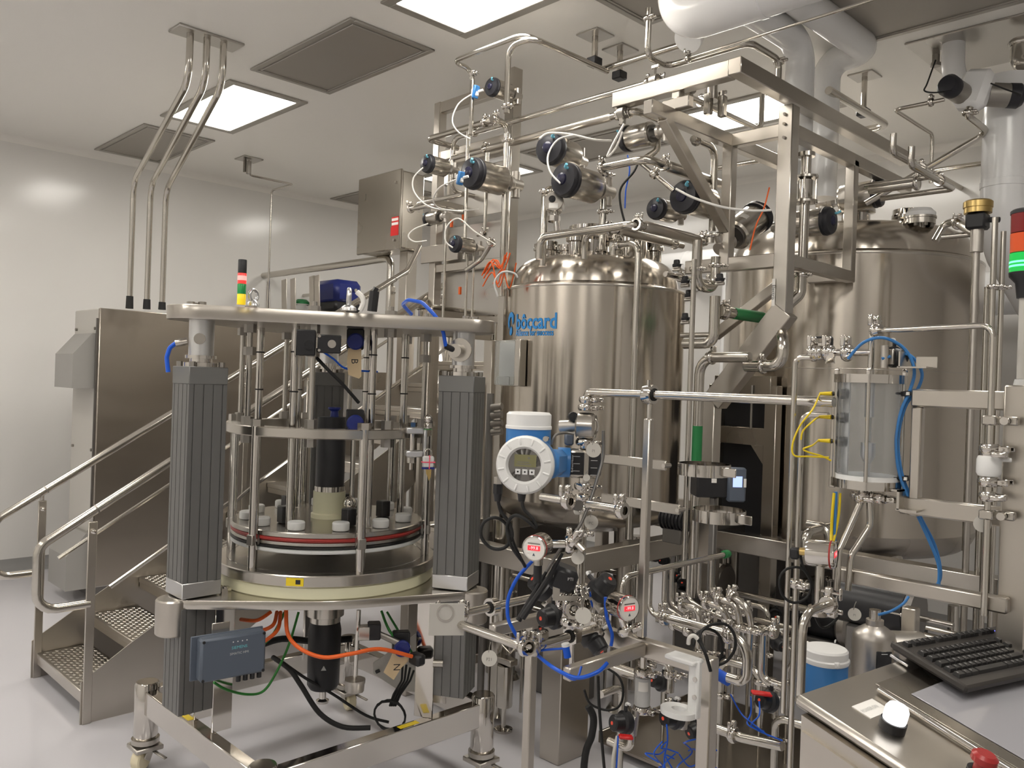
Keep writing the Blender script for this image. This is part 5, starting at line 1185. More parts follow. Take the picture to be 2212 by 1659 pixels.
for k in (-1, 0, 1):
    kk = t.add('button', MB().box(dcv+Rd@V(.002+k*.02, -.019, .031), (.015, .015, .002), Rd, .001), 'legend', fc); t.add('button_dot', MB().cyl(dcv+Rd@V(.002+k*.02, -.019, .0318), dcv+Rd@V(.002+k*.02, -.019, .0326), .0028, 8), 'black', kk)
t.add('cover_lock', MB().cyl(dcv+Rd@V(.055, .075, .0), dcv+Rd@V(.055, .075, .02), .008, 10), 'steel_polished')
for k, px_ in enumerate((1076, 1128)):
    g = at(px_, 1045, 2.36 if k else 2.40); t.add('cable_gland', MB().hexa(g, g-V(0, 0, .028), .014).cyl(g-V(0, 0, .028), g-V(0, 0, .05), .013, 10, .009), 'steel' if 0 else 'black'); t.add('gland_nut', MB().hexa(g+V(0, 0, .02), g, .0125), 'brass' if 0 else 'steel')
t.done()
cable('black cable from the flow meter gland curling into a coil', [(1076, 1082, 2.40), (1082, 1105, 2.40), (1100, 1130, 2.4), (1106, 1160, 2.4), (1090, 1183, 2.4), (1062, 1184, 2.4), (1040, 1160, 2.4), (1044, 1130, 2.4), (1070, 1118, 2.4), (1095, 1135, 2.42), (1112, 1180, 2.45), (1135, 1225, 2.5)], .005, 'rubber')
cable('black cable from the second gland bending over to the gauge', [(1128, 1085, 2.36), (1132, 1100, 2.36), (1150, 1120, 2.36), (1158, 1140, 2.36), (1130, 1118, 2.36), (1108, 1115, 2.38), (1095, 1140, 2.4), (1105, 1180, 2.4), (1130, 1215, 2.5)], .005, 'rubber')
cable('grey cable hanging from the sensor down to the gauge arm', [(1303, 930, 2.42), (1303, 985, 2.42), (1290, 1035, 2.4), (1272, 1090, 2.38), (1250, 1140, 2.36), (1215, 1180, 2.36), (1180, 1235, 2.36)], .0045, 'steel_dark')
cable('short grey cable at the blue sensor plug', [(1192, 960, 2.4), (1200, 940, 2.4), (1222, 935, 2.45), (1240, 938, 2.46)], .004, 'steel_dark')
tag_disc('round metal tag hanging on the flow meter face', 1282, 972, 2.34, .021, txt='PI'); tag_disc('round metal tag hanging above the small sample tubes', 1277, 1128, 2.36, .02, txt='PC')
tag_disc('small round metal seal under the flow meter', 1267, 1032, 2.36, .01)
pipe('short sample tube with cap left of the stack', path((1170, 1073, 2.3), ('x', 1228, 1086)), .011, (.97,)); pipe('short sample tube with cap right of the stack', path((1270, 1090, 2.33), ('x', 1345, 1105)), .012, (.97,))
pipe('vertical line below the flow meter to the valve cluster', [pf(zz(1075)), pf(zz(1290))], .015, (.1, .35, .9))
t = Thing('sample_block', 'pale square sample block under the flow meter', 'block'); t.add('block', MB().box(pf(zz(1102), -.02), (.03, .03, .055), Rm, .003), 'grey_pale'); t.add('dark_port', MB().cyl(at(1242, 1090, 2.38), at(1250, 1092, 2.36), .016, 14), 'steel_dark'); t.done()
# flat arm and ring clamps
def ring_arm(label, s, e, rc, d0):
    P = path((*s, d0), ('x', *e)); t = Thing('support_arm', label, 'arm'); t.add('bar', MB().beam(P[0], P[1], .012, .035, ZU, .003), 'steel')
    c = P[1]+V(.14, 0, 0); t.add('clamp_loop', MB().lathe([(rc, -.02), (rc+.004, -.02), (rc+.004, .02), (rc, .02)], c+V(.0, .02, 0), None, 26, True), 'steel_polished'); t.add('clamp_bolt', MB().cyl(P[1]+V(0, -.02, 0), P[1]+V(0, .02, 0), .008, 10), 'steel_polished')
    t.add('clamp_tail', MB().box(c+V(rc+.02, .0, 0), (.06, .006, .03), None, .002), 'steel_polished'); t.done()
ring_arm('flat steel arm with a wide pipe loop behind the upright', (1300, 990), (1440, 1004), .085, 3.15); ring_arm('lower steel arm with a wide pipe loop and wing bolt', (1300, 1075), (1470, 1098), .085, 3.15)

# ============================================================ VERTICAL PIPES AND MACHINE FRAME BETWEEN THE TANKS
pipe('tall pipe with green tape between the tanks', path((1620, 772, 4.2), ('x', 1512, 775), ('z', 1500, 1290)), .026, (.14,), sleeves=((.16, .005, 1.02),), marks=((.42, .62, 'green'),), bend=.09)
pipe('insulated stub with a wide green tape band left of the column', path((1555, 672, 4.3), ('y', 1660, 688)), .03, (.08,), marks=((.25, .85, 'green'),))
pipe('slim vertical pipe left of the green taped pipe', path((1500, 560, 4.15), ('z', 1487, 1250)), .013)
pipe('vertical manifold pipe with a U bend by the gantry foot', path((1507, 520, 4.3), ('z', 1507, 618), ('y', 1545, 622), ('z', 1548, 555)), .026, (.25, .92), bend=.07)
pipe('vertical pipe dropping from the U bend into a horizontal elbow', path((1545, 640, 4.3), ('z', 1540, 742), ('x', 1478, 740)), .027, bend=.05)
pipe('small horizontal pipe entering the lettered tank side', path((1538, 723, 4.4), ('x', 1472, 720)), .014); pipe('thick pipe elbow passing behind the brace foot', path((1610, 790, 4.35), ('x', 1690, 778), ('z', 1700, 735), (1680, 690, 4.5)), .03, (.15,), bend=.08)
pipe('curved pipe in the gantry corner below the lower beam', path((1730, 590, 4.4), ('z', 1732, 635), (1700, 660, 4.4)), .03, (.05,), bend=.06)
pipe('horizontal valve line beside the lettered tank shoulder', path((1437, 592, 4.3), ('y', 1545, 590)), .014, (.3, .6, .9)); 
for k, (x, y, d, lab) in enumerate(((1462, 575, 4.35, 'small black topped valve on the shoulder line, left one'), (1480, 610, 4.35, 'small black topped valve under the shoulder line'), (1555, 605, 4.2, 'small black topped valve by the U bend'), (1488, 640, 4.4, 'small dark valve between tank and slim pipe'), (1480, 690, 4.4, 'small dark valve halfway down beside the tank'))):
    small_act(lab, (x, y-14), (x, y+20), d, 0., .022)
t = Thing('machine_stand', 'dark steel machine frame with black boxes between the tanks', 'frame'); FY = 4.75
def fb(n, a, b, w=.08, h=.08, m='steel_sheet'): w -= shim(); t.add(n, MB().beam(a, b, w, h, ZU if abs(b[2]-a[2]) < .1 else V(1, 0, 0)), m)
p0 = ony(1550, 830, FY); p1 = ony(1672, 830, FY); zt2 = p0[2]; zm2 = ony(1600, 940, FY)[2]
fb('left_post', V(p0[0], FY, 0), V(p0[0], FY, zt2)); fb('right_post', V(p1[0], FY, 0), V(p1[0], FY, zt2)); fb('cross_beam', V(p0[0], FY, zm2), V(p1[0], FY, zm2), .08, .11); fb('top_beam', V(p0[0], FY, zt2), V(p1[0], FY, zt2), .08, .12)
t.add('back_panel', MB().box(((p0[0]+p1[0])/2, FY+.045, (zt2+.9)/2), (p1[0]-p0[0], .01, zt2-.9)), 'black'); t.add('gusset', MB().prism([(0, 0), (-.09, 0), (0, -.12)], (p1[0]-.04, FY-.03, zm2-.05), np.array([[1, 0, 0], [0, 0, 1], [0, 1, 0]], float), .02), 'steel_sheet')
t.add('threaded_rod', MB().cyl(V(p0[0]*.3+p1[0]*.7, FY-.05, zm2+.05), V(p0[0]*.3+p1[0]*.7, FY-.05, zt2), .008, 8), 'dull_steel'); t.done()
c = at(1588, 1042, 3.9); R = facing((.75, -.66, 0))
t = Thing('drive_unit', 'grey drive unit with a lit blue display on a black box', 'drive unit'); t.add('black_box', MB().box(c+R@V(-.10, .0, -.06), (.16, .15, .12), R, .006), 'black'); t.add('housing', MB().box(c+R@V(.005, -.01, 0), (.085, .16, .04), R, .008), 'hmi_box')
t.add('display', MB().box(c+R@V(.005, .005, .0205), (.044, .05, .001), R), 'screen_blue'); t.add('side_label', MB().box(c+R@V(.04, .0, .0205), (.012, .04, .001), R), 'paper'); t.add('box_label', MB().box(c+R@V(-.085, .035, .0005), (.05, .035, .001), R), 'paper'); t.add('box_label', MB().box(c+R@V(-.10, .005, .0005), (.024, .02, .001), R), 'paper')
t.add('stand', MB().beam(c+R@V(-.08, -.08, -.06), V((c+R@V(-.08, 0, -.06))[0], (c+R@V(-.08, 0, -.06))[1], .0), .03, .03, V(1, 0, 0)), 'steel_dark'); t.done()
c = at(1460, 1122, 4.6); t = Thing('motor_block', 'black finned motor on the skid beam beside the lettered tank', 'motor'); t.add('body', MB().cyl(c-V(.08, 0, 0), c+V(.08, 0, 0), .055, 24), 'black')
for k in range(7): t.add('fin', MB().lathe([(.055, -.003), (.063, -.003), (.063, .003), (.055, .003)], c+V(-.07+k*.023, 0, 0), frame(AX['x']), 24, True), 'black')
t.add('stand', MB().box(V(c[0], c[1], (c[2]-.05+1.0)/2), (.12, .08, max(.02, c[2]-.05-1.0)), None, .004), 'steel_dark'); t.done()

# ============================================================ GLASS VESSEL RIG (right)
DP = 1.95; PP = at(2192, 1000, DP)            # post
PPx, PPy = PP[0]+.01, PP[1]
t = Thing('vessel_rig_frame', 'right-hand post with three square arms carrying the glass vessel', 'frame')
zpt = at(2185, 832, DP)[2]
def rz(x, y): return go(V(PPx, PPy-.03, 1.5), 'z', x, y)[2]
t.add('post', MB().beam((PPx, PPy, 0), (PPx, PPy, zpt), .06, .06, V(1, 0, 0)), 'steel_brushed')
pst_ = V(PPx-.03, PPy, 0)
za = at(2165, 866, DP)[2]; a1 = V(PPx-.03, PPy, za); a0 = go(a1, 'x', 1972, 866); t.add('upper_arm', MB().beam(a0, a1, .03, .045), 'steel_brushed')
t.add('arm_post', MB().beam(a0+V(.014, 0, -.0225), V(a0[0]+.014, PPy, go(a0, 'z', 1935, 1110)[2]), .027, .026, V(1, 0, 0)), 'steel_brushed')
zb2 = at(2165, 1118, DP)[2]; b1 = V(PPx-.03, PPy, zb2); b0 = go(b1, 'x', 1945, 1092); t.add('middle_arm', MB().beam(b0, b1, .03, .045), 'steel_brushed')
zc2 = at(2170, 1300, DP)[2]; c1 = V(PPx-.0, PPy-.045, zc2); c0_ = go(c1, 'x', 1800, 1252); t.add('lower_arm', MB().beam(c0_, c1, .03, .036), 'steel_brushed')
t.add('pole_base', MB().lathe([(0, 0), (.019, 0), (.016, .014), (0, .016)], (PPx, PPy, zpt), None, 16), 'grey_plastic'); t.done()
# signal tower on the post
c = V(PPx, PPy, zpt+.015); zst = at(2197, 640, DP)[2]; s_ = (at(2197, 480, DP)[2]-zst)
t = Thing('signal_tower', 'large signal tower with dark red, orange and glowing green lenses', 'signal light'); o = (c[0], c[1], 0)
t.add('pole', MB().cyl(c, V(c[0], c[1], zst), .0125, 16), 'grey_pale'); t.add('socket', MB().lathe([(.0125, zst-.005), (.018, zst-.005), (.022, zst+.03), (.035, zst+.045), (.036, zst+.055), (0, zst+.055)], o, None, 26), 'black')
zq = zst+.055; hh = (at(2197, 455, DP)[2]-zq)/3.15
t.add('green_lens', MB().lathe([(0, zq), (.035, zq), (.035, zq+hh*.95), (0, zq+hh*.95)], o, None, 30), 'stack_green'); 
for f in (.25, .45): t.add('lit_ring', MB().lathe([(.0353, zq+hh*f), (.0353, zq+hh*(f+.1))], o, None, 30), 'stack_greenlit')
t.add('orange_lens', MB().lathe([(0, zq+hh), (.0345, zq+hh), (.035, zq+hh*1.95), (0, zq+hh*1.95)], o, None, 30), 'stack_orange'); t.add('red_lens', MB().lathe([(0, zq+hh*2), (.0345, zq+hh*2), (.035, zq+hh*2.95), (0, zq+hh*2.95)], o, None, 30), 'stack_red')
t.add('top_cap', MB().lathe([(0, zq+hh*2.95), (.0365, zq+hh*2.95), (.0365, zq+hh*3.1), (.032, zq+hh*3.18), (0, zq+hh*3.2)], o, None, 30), 'black'); t.done()
# glass vessel
vc = go(V(PPx-.03, PPy-.02, 1.5), 'x', 1880, 930); DV = (vc-CAM)@FWD; VX, VY = vc[0], vc[1]
zv1 = go(vc, 'z', 1880, 818)[2]; zv0 = go(vc, 'z', 1872, 1035)[2]; Rv = .074*1.0
def half(px0, px1): return (px1-px0)/2/F*DV
rv = half(1822, 1948); o = (VX, VY, 0)
t = Thing('glass_vessel', 'clear glass vessel between two lobed steel plates with tie rods', 'vessel')
t.add('glass_wall', MB().lathe([(rv-.004, zv0+.012), (rv, zv0+.012), (rv, zv1-.012), (rv-.004, zv1-.012)], o, None, 40, True), 'acrylic')
def lobed(z0, z1):
    pts = []
    for k in range(48):
        a = 2*pi*k/48; r = rv+.004+.008*max(0, cos(4*(a-.35)))**3; pts.append((r*cos(a), r*sin(a)))
    return MB().prism(pts, (VX, VY, z0), np.eye(3), z1-z0)
t.add('top_plate', lobed(zv1-.012, zv1+.010), 'steel_polished'); t.add('bottom_plate', lobed(zv0-.022, zv0), 'steel_polished'); t.add('seal_ring', MB().lathe([(rv-.01, zv0), (rv+.001, zv0), (rv+.001, zv0+.012), (rv-.01, zv0+.012)], o, None, 40, True), 'white_plastic')
for k in range(4):
    a = .35+k*pi/2; p = V(VX+(rv+.005)*cos(a), VY+(rv+.005)*sin(a), 0); t.add('tie_rod', MB().cyl(p+V(0, 0, zv0), p+V(0, 0, zv1), .0048, 10), 'steel_tube'); t.add('dome_nut', MB().hexa(p+V(0, 0, zv1+.01), p+V(0, 0, zv1+.018), .008).ball(p+V(0, 0, zv1+.02), .007, 8), 'steel_polished')
t.add('inner_nozzle', MB().cyl(V(VX, VY, zv0), V(VX, VY, zv0+.05), .007, 12).lathe([(.007, .04), (.018, .06), (.018, .095), (0, .095)], (VX, VY, zv0), None, 16), 'aluminium')
t.add('inner_tube', MB().cyl(V(VX, VY, zv1-.10), V(VX, VY, zv1), .012, 12), 'aluminium'); t.done()
# sensor rail with yellow cables
sr = go(vc, 'x', 1806, 940); 
t = Thing('sensor_rail', 'upright steel rail with three black level sensors on the glass vessel', 'sensor rail'); zr0, zr1 = zv0-.03, zv1+.012
t.add('rail', MB().box((sr[0]+.006, sr[1]-.012, (zr0+zr1)/2), (.016, .012, zr1-zr0), None, .002), 'steel_brushed'); t.add('web', MB().box((sr[0]+.03, sr[1]+.0, (zr0+zr1)/2), (.022, .006, zr1-zr0), None, .002), 'aluminium')
sens = [go(vc, 'z', 1876, y)[2] for y in (853, 905, 958)]
for z in sens: t.add('sensor', MB().cyl(V(sr[0]+.014, sr[1]-.02, z), V(sr[0]+.032, sr[1]-.012, z), .0135, 14), 'black')
t.done()
for k, z in enumerate(sens):
    e = V(sr[0]-.002, sr[1]-.015, z); (t := Thing('sensor_cable', ('yellow sensor cable on the top level sensor', 'yellow sensor cable on the middle level sensor', 'yellow sensor cable on the lowest level sensor')[k], 'cable'))
    ends = [((1755, 885), (1728, 920), (1712, 960), (1716, 984), (1745, 986), (1790, 988)), ((1758, 908), (1735, 930), (1730, 950)), ((1755, 962), (1735, 970), (1750, 978), (1775, 985), (1795, 995))][k]
    t.add('boot', MB().cyl(e, e-V(.034, 0, 0)+V(0, 0, -.001), .0062, 10, .004), 'yellow'); t.add('plug_ring', MB().cyl(e+V(.001, 0, 0), e+V(.012, .004, 0), .0072, 10), 'black')
    pts = [e-V(.034, 0, .001)]+[at(*q, DV-.05) for q in ends]; out = []
    for i in range(len(pts)-1):
        p_0 = pts[max(i-1, 0)]; p_1 = pts[i]; p_2 = pts[i+1]; p_3 = pts[min(i+2, len(pts)-1)]
        for j in range(5):
            s = j/5; out.append(.5*((2*p_1)+(-p_0+p_2)*s+(2*p_0-5*p_1+4*p_2-p_3)*s*s+(-p_0+3*p_1-3*p_2+p_3)*s**3))
    t.add('cord', MB().tube(out+[pts[-1]], .0024, 7), 'yellow'); t.done(60)
# valve heads on top of the vessel
zt3 = zv1+.01
t = Thing('vent_valve', 'small handled valve line on top of the glass vessel', 'valve'); hz_ = zt3+.058; b0_ = V(VX-.0, VY, hz_)
t.add('line', MB().tube([go(b0_, 'x', 1748, 768), b0_], .009, 12), 'steel_polished'); t.add('riser', MB().cyl(V(VX, VY, zt3), V(VX, VY, hz_+.06), .008, 12), 'steel_polished')
for f in (1758, 1790, 1830): t.add('clamp', clamp_mb(go(b0_, 'x', f, 768), V(1, 0, 0), .011), 'steel_polished')
t.add('ball_body', MB().ball(go(b0_, 'x', 1768, 768), .021, 14).box(go(b0_, 'x', 1768, 768)+V(0, 0, .022), (.04, .02, .012), None, .003), 'steel_polished')
hc = go(b0_, 'x', 1770, 768)+V(0, 0, .03); t.add('handle', MB().tube([hc-V(.02, 0, 0), hc+V(-.02, 0, .012), hc+V(.035, 0, .012), hc+V(.035, 0, -.01)], .003, 8, .006), 'black'); t.add('tri_handle', MB().prism([(-.008, 0), (.008, 0), (.012, -.03), (-.012, -.03)], go(b0_, 'x', 1800, 775)-V(0, .02, 0), np.array([[1, 0, 0], [0, 0, 1], [0, 1, 0]], float), .006), 'steel_polished'); t.done()
small_act('black actuator valve lying on top of the glass vessel', (1955, 772), (1895, 770), DV-.03, -.02, .026)
t = Thing('mount_bracket', 'folded steel bracket beside the vessel top plate', 'bracket'); c = V(VX+rv+.035, VY, zt3+.02); t.add('angle', MB().box(c, (.07, .05, .004), None).box(c+V(-.03, 0, .02), (.004, .05, .04)).box(c+V(.02, .02, .014), (.05, .004, .028)), 'steel'); t.done()
t = Thing('mount_bracket', 'folded steel bracket under the vessel bottom plate', 'bracket'); c = V(VX+rv+.015, VY-.01, zv0-.04); t.add('angle', MB().box(c, (.006, .04, .05)).box(c+V(.02, 0, -.025), (.05, .04, .005)).box(c+V(-.012, 0, .022), (.03, .04, .005)), 'steel'); t.done()
# lines around the rig
zl_ = lambda x, y: go(V(PPx-.055, PPy-.03, 1.5), 'z', x, y)
cbase = at(2140, 900, DP-.03)
pipe('slim pipe looping from the vessel top to the rig post', [V(VX, VY, hz_+.05), V(VX, VY, go(vc, 'z', 1885, 715)[2]), go(V(cbase[0], cbase[1], 1.5), 'z', 2150, 702), go(V(cbase[0], cbase[1], 1.5), 'z', 2128, 1330)], .0072, (.02, .62, .72), bend=.03)
c = go(V(cbase[0], cbase[1], 1.5), 'z', 2142, 1005)
t = Thing('white_filter', 'small white plastic vent filter on the slim pipe', 'filter'); t.add('capsule', MB().lathe([(0, -.025), (.022, -.025), (.026, -.018), (.026, .012), (.023, .02), (.012, .026), (0, .026)], c, None, 24), 'white_plastic'); t.add('side_port', MB().cyl(c+V(.02, .01, .014), c+V(.04, .02, .014), .005, 8), 'white_plastic')
t.add('upper_clamp', clamp_mb(c+V(0, 0, .038), V(0, 0, 1), .010), 'steel_polished'); t.add('lower_clamp', clamp_mb(c-V(0, 0, .038), V(0, 0, 1), .010), 'steel_polished'); t.done()
for y, lab in ((908, 'steel pipe block on the rig post above the white filter'), (1112, 'steel pipe block with a round bolt on the middle arm')):
    c = go(V(cbase[0], cbase[1], 1.5), 'z', 2140, y); t = Thing('pipe_block', lab, 'clamp'); t.add('block', MB().box(c, (.03, .03, .022), None, .003), 'steel'); t.add('arm', MB().box(c+V(.03, .02, 0), (.045, .02, .02), None, .003), 'steel'); t.add('bolt', MB().cyl(c+V(.03, -.01, 0), c+V(.03, .005, 0), .009, 12), 'steel_polished'); t.done()
tag_disc('pale round tag behind the slim pipe below the middle arm', 2122, 1132, DP, .019)
pipe('slim pipe from the vent valve dropping down left of the vessel', path((1752, 772, DV), ('x', 1718, 778), ('z', 1692, 1540)), .0072, bend=.03)
pipe('second slim pipe beside the yellow cables', path((1790, 897, DV+.1), ('x', 1732, 900), ('z', 1700, 1900)), .0085, (.4,), bend=.03)
for k, (s, m1, e, lab) in enumerate((((1862, 1078), (1812, 1190), (1808, 1275), 'left of the two cranked tubes under the glass vessel'), ((1878, 1078), (1838, 1200), (1832, 1275), 'right of the two cranked tubes under the glass vessel'))):
    S_ = at(*s, DV); M0 = at(s[0]-2 if k == 0 else 1880, s[1]+6 if k == 0 else 1135, DV); pipe(lab, [V(S_[0], S_[1], zv0-.02), S_, M0, at(*m1, DV-.02), at(*e, DV-.02)], .0085, (.1,), bend=.035)
t = Thing('outlet_clamps', 'cluster of small clamps under the vessel bottom plate', 'clamp'); 
for k in range(4): t.add('clamp', clamp_mb(V(VX-.02+.02*k, VY-.01*(k % 2), zv0-.045), V(0, 0, 1), .008), 'steel_polished')
t.done()
hose('blue air hose arching over the vessel top, outer loop', [(1905, 775, DV-.05), (1960, 765, DV-.05), (1990, 800, DV-.05), (1985, 835, DV-.05), (1955, 880, DV-.05), (1940, 950, DV-.05), (1950, 1030, DV-.05), (1985, 1110, DV-.05), (2020, 1180, DV-.05), (2032, 1240, DV-.05), (2022, 1268, DV-.05)], .0042, 'blue')
hose('blue air hose arching over the vessel top, inner loop', [(1832, 775, DV), (1865, 740, DV-.03), (1910, 730, DV-.05), (1955, 755, DV-.05), (1975, 800, DV-.06), (1965, 845, DV-.06), (1946, 890, DV-.06), (1935, 960, DV-.06), (1948, 1040, DV-.06), (1990, 1130, DV-.06), (2026, 1215, DV-.06), (2028, 1262, DV-.06)], .0042, 'blue')
for y, x, lab in ((850, 1957, 'black hose tie with white tip on the blue hoses by the vessel'), (1033, 1952, 'black hose tie on the blue hoses near the middle arm')):
    c = at(x, y, DV-.055); t = Thing('hose_tie', lab, 'tie'); t.add('band', MB().lathe([(.008, -.006), (.012, -.006), (.012, .006), (.008, .006)], c, frame(V(.1, .1, -1)), 14, True), 'black'); t.add('tail', MB().box(c-RGT*.016, (.022, .006, .006), frame(V(0, 0, 1), RGT), .002), 'black'); t.add('tip', MB().box(c+V(.006, -.008, 0), (.01, .006, .008)), 'paper'); t.done()
hose('blue air hose hanging straight down behind the gauge', [(1806, 1062, DV), (1805, 1100, DV), (1803, 1150, DV), (1806, 1200, DV-.02)], .004, 'blue'); hose('yellow hose hanging down to the gauge, front one', [(1802, 1065, DV), (1798, 1110, DV), (1796, 1150, DV), (1795, 1182, DV-.02)], .004, 'yellow'); hose('yellow hose hanging down to the gauge, rear one', [(1815, 1065, DV), (1812, 1110, DV), (1805, 1150, DV), (1798, 1180, DV-.02)], .0035, 'yellow')
g, c, R = gauge('digital pressure gauge with red digits in front of the skid beam', 1799, 1198, DV-.08, .86*RGT-.5*FWD)
b_ = c-R@V(0, .0, .03); attach(g, ('stem', MB().cyl(b_-V(0, 0, .03), b_-V(0, 0, .14), .011, 14), 'steel_tube'), ('clamp', clamp_mb(b_-V(0, 0, .145), V(0, 0, 1), .016), 'steel_polished'), ('plug', MB().cyl(c-R@V(0, 0, .062), c-R@V(0, 0, .08), .010, 10), 'brass'), ('black_plug', MB().box(c-R@V(0, .006, .092), (.02, .03, .024), R, .005), 'black'))
cable('black cable loop hanging from the gauge plug', [(1728, 1192, DV-.03), (1735, 1225, DV-.03), (1752, 1255, DV-.03), (1745, 1288, DV-.03), (1715, 1302, DV-.03), (1690, 1285, DV-.03), (1684, 1250, DV-.03), (1702, 1228, DV-.03), (1735, 1230, DV-.03), (1755, 1270, DV-.03), (1758, 1320, DV-.03), (1775, 1355, DV-.03), (1800, 1345, DV-.03), (1818, 1320, DV-.03)], .0035, 'rubber')
tag_disc('white round tag hanging under the lower arm', 1846, 1327, DV-.05, .016, txt='PI'); tag_disc('grey round tag half hidden beside the gauge stem', 1792, 1320, DV-.03, .016); tag_disc('small round tag edge-on at the gauge clamp', 1806, 1300, DV-.05, .014, (.9, .3, 0))
# ============================================================ LOOPED PIPE AND VALVE CLUSTER (front)
L0_ = at(1140, 1400, 2.42); L1 = go(L0_, 'x', 957, 1330); L2 = go(L1, 'y', 1170, 1286); L3 = go(L0_, 'y', 1324, 1344); L4 = go(L3, 'x', 1250, 1316)
pipe('looped front pipe turning back towards the valve cluster', [go(L1, 'y', 968, 1322), L1, L0_, L3, L4], .0145, (.02, .42, .75), bend=.05)
pipe('rear side of the looped front pipe with a rubber lined clip', [go(L1, 'y', 985, 1321), L2, go(L2, 'x', 1195, 1296)], .0145, (.05,), bend=.04)
t = Thing('white_plate', 'pale square plate behind the corner of the looped pipe', 'plate'); c = at(965, 1338, 2.62); R = facing((.8, -.6, 0)); t.add('plate', MB().box(c, (.11, .10, .004), R), 'grey_pale'); t.add('ring_mark', MB().lathe([(.022, .002), (.028, .002), (.028, .004), (.022, .004)], c+R@V(-.005, .02, 0), R, 24, True), 'steel'); t.add('stay', MB().beam(c-R@V(0, .03, .006), c-R@V(0, .03, .2), .02, .008), 'steel'); t.done()
for (x, y, zb_, lab) in ((1062, 1306, .075, 'rubber lined pipe clip on the rear side of the loop'), (1237, 1375, .085, 'hexagonal pipe clip on the front side of the loop')):
    c = go(L0_, 'y', x, y) if x > 1140 else go(L1, 'y', x, y); t = Thing('pipe_clip', lab, 'clip'); t.add('clip_ring', MB().lathe([(.0145, -.013), (.031, -.013), (.031, .013), (.0145, .013)], c, frame(AX['y']), 6 if x > 1140 else 14, True), 'steel_polished'); t.add('rubber_liner', MB().lathe([(.0146, -.017), (.02, -.017), (.02, .017), (.0146, .017)], c, frame(AX['y']), 14, True), 'rubber'); t.add('stem', MB().cyl(c-V(0, 0, .026), c-V(0, 0, zb_+.02), .008, 10), 'steel_polished'); t.done()
tag_disc('round metal tag hanging from the front loop pipe', 1057, 1422, 2.45, .023, txt='P21')
t = Thing('pipe_clamp', 'steel swing clamp on the left corner of the loop', 'clamp'); c = go(L0_, 'y', 1150, 1397); t.add('ring', clamp_mb(c, V(0, 1, 0), .016), 'steel'); t.add('swing_bolt', MB().box(c+V(.0, .03, .03), (.035, .05, .03), None, .006), 'steel_polished'); t.done()
nL = -.38*RGT-.92*FWD; nR = .5*RGT-.86*FWD
g, c, R = gauge('digital pressure gauge with red digits left of the valve cluster', 1155, 1184, 2.28, nL)
attach(g, ('arm', MB().cyl(c-R@V(0, 0, .06), c-R@V(0, 0, .06)+RGT*.075, .012, 14), 'steel_tube'), ('clamp', clamp_mb(c-R@V(0, 0, .06)+RGT*.075, RGT, .015), 'steel_polished'), ('gland', MB().cyl(c-R@V(0, .03, .03), c-R@V(0, .052, .03), .013, 10), 'steel'), ('plug', MB().cyl(c-R@V(0, .052, .03), c-R@V(0, .10, .028), .012, 10), 'black'))
g, c, R = gauge('digital pressure gauge with red digits beside the square upright', 1357, 1314, 2.3, nR)
attach(g, ('stub', MB().cyl(c-R@V(0, .028, .03), c-R@V(-.02, .075, .03), .012, 12), 'steel_polished'), ('clamp', clamp_mb(c-R@V(-.02, .07, .03), V(.4, .3, -1), .014), 'steel_polished'))
small_act('black diaphragm valve tilted up with a red dot, top right of the cluster', (1318, 1250), (1262, 1320), 2.58, .06, .041)
small_act('black diaphragm valve pointing sideways with a red dot, left of the cluster', (1168, 1336), (1245, 1322), 2.52, .08, .038)
small_act('black diaphragm valve hanging under the cluster', (1300, 1408), (1262, 1350), 2.62, .05, .038)
small_act('black diaphragm valve at the back of the cluster', (1150, 1250), (1210, 1300), 2.66, .03, .040)
c = at(1216, 1248, 2.4); R = facing((.72, -.70, .1))
t = Thing('switch_box', 'black angular switch box with white letters in the valve cluster', 'switch box'); t.add('box', MB().box(c, (.075, .075, .07), frame(V(.3, .2, 1), RGT), .012), 'black'); t.add('letters', lettering(MB(), 'PTI', c+R@V(.018, .002, .046), R, .012), 'legend'); t.add('bracket', MB().prism([(-.04, -.05), (.03, -.05), (.03, -.035), (-.02, -.035), (-.02, .03), (-.04, .03)], c+R@V(.01, -.01, .03), R, .003), 'steel'); t.done()
t = Thing('valve_block', 'polished valve block with clamps in the middle of the cluster', 'valve'); c = at(1238, 1312, 2.42)
t.add('block', MB().ball(c, .035, 16).box(c-V(0, 0, .03), (.06, .05, .05), frame(V(.4, 0, 1)), .01), 'steel_polished')
for k, d in enumerate((V(1, 0, .4), V(-1, .2, .2), V(.2, 1, .3), V(0, -.3, -1), V(.7, -.7, .1))): d = nrm(d); t.add('clamp', clamp_mb(c+d*.045, d, .016), 'steel_polished')
t.done()
tag_disc('dark round tag on the pale hanging wire of the cluster', 1260, 1330, 2.25, .022); tag_disc('clear round tag below the left gauge arm', 1248, 1205, 2.3, .018)
pipe('short diagonal tube with a cap at the gauge arm', path((1238, 1165, 2.3), (1262, 1190, 2.28)), .010, (.15,))
t = Thing('black_probe', 'pair of long black plug probes hanging beside the blue hose', 'probe'); t.add('probe', MB().tube([at(1215, 1195, 2.36), at(1185, 1250, 2.36), at(1128, 1335, 2.36)], [.004, .008, .010], 8), 'black'); t.add('probe', MB().tube([at(1200, 1200, 2.38), at(1160, 1270, 2.38), at(1120, 1340, 2.38)], [.003, .006, .009], 8), 'black'); t.done()
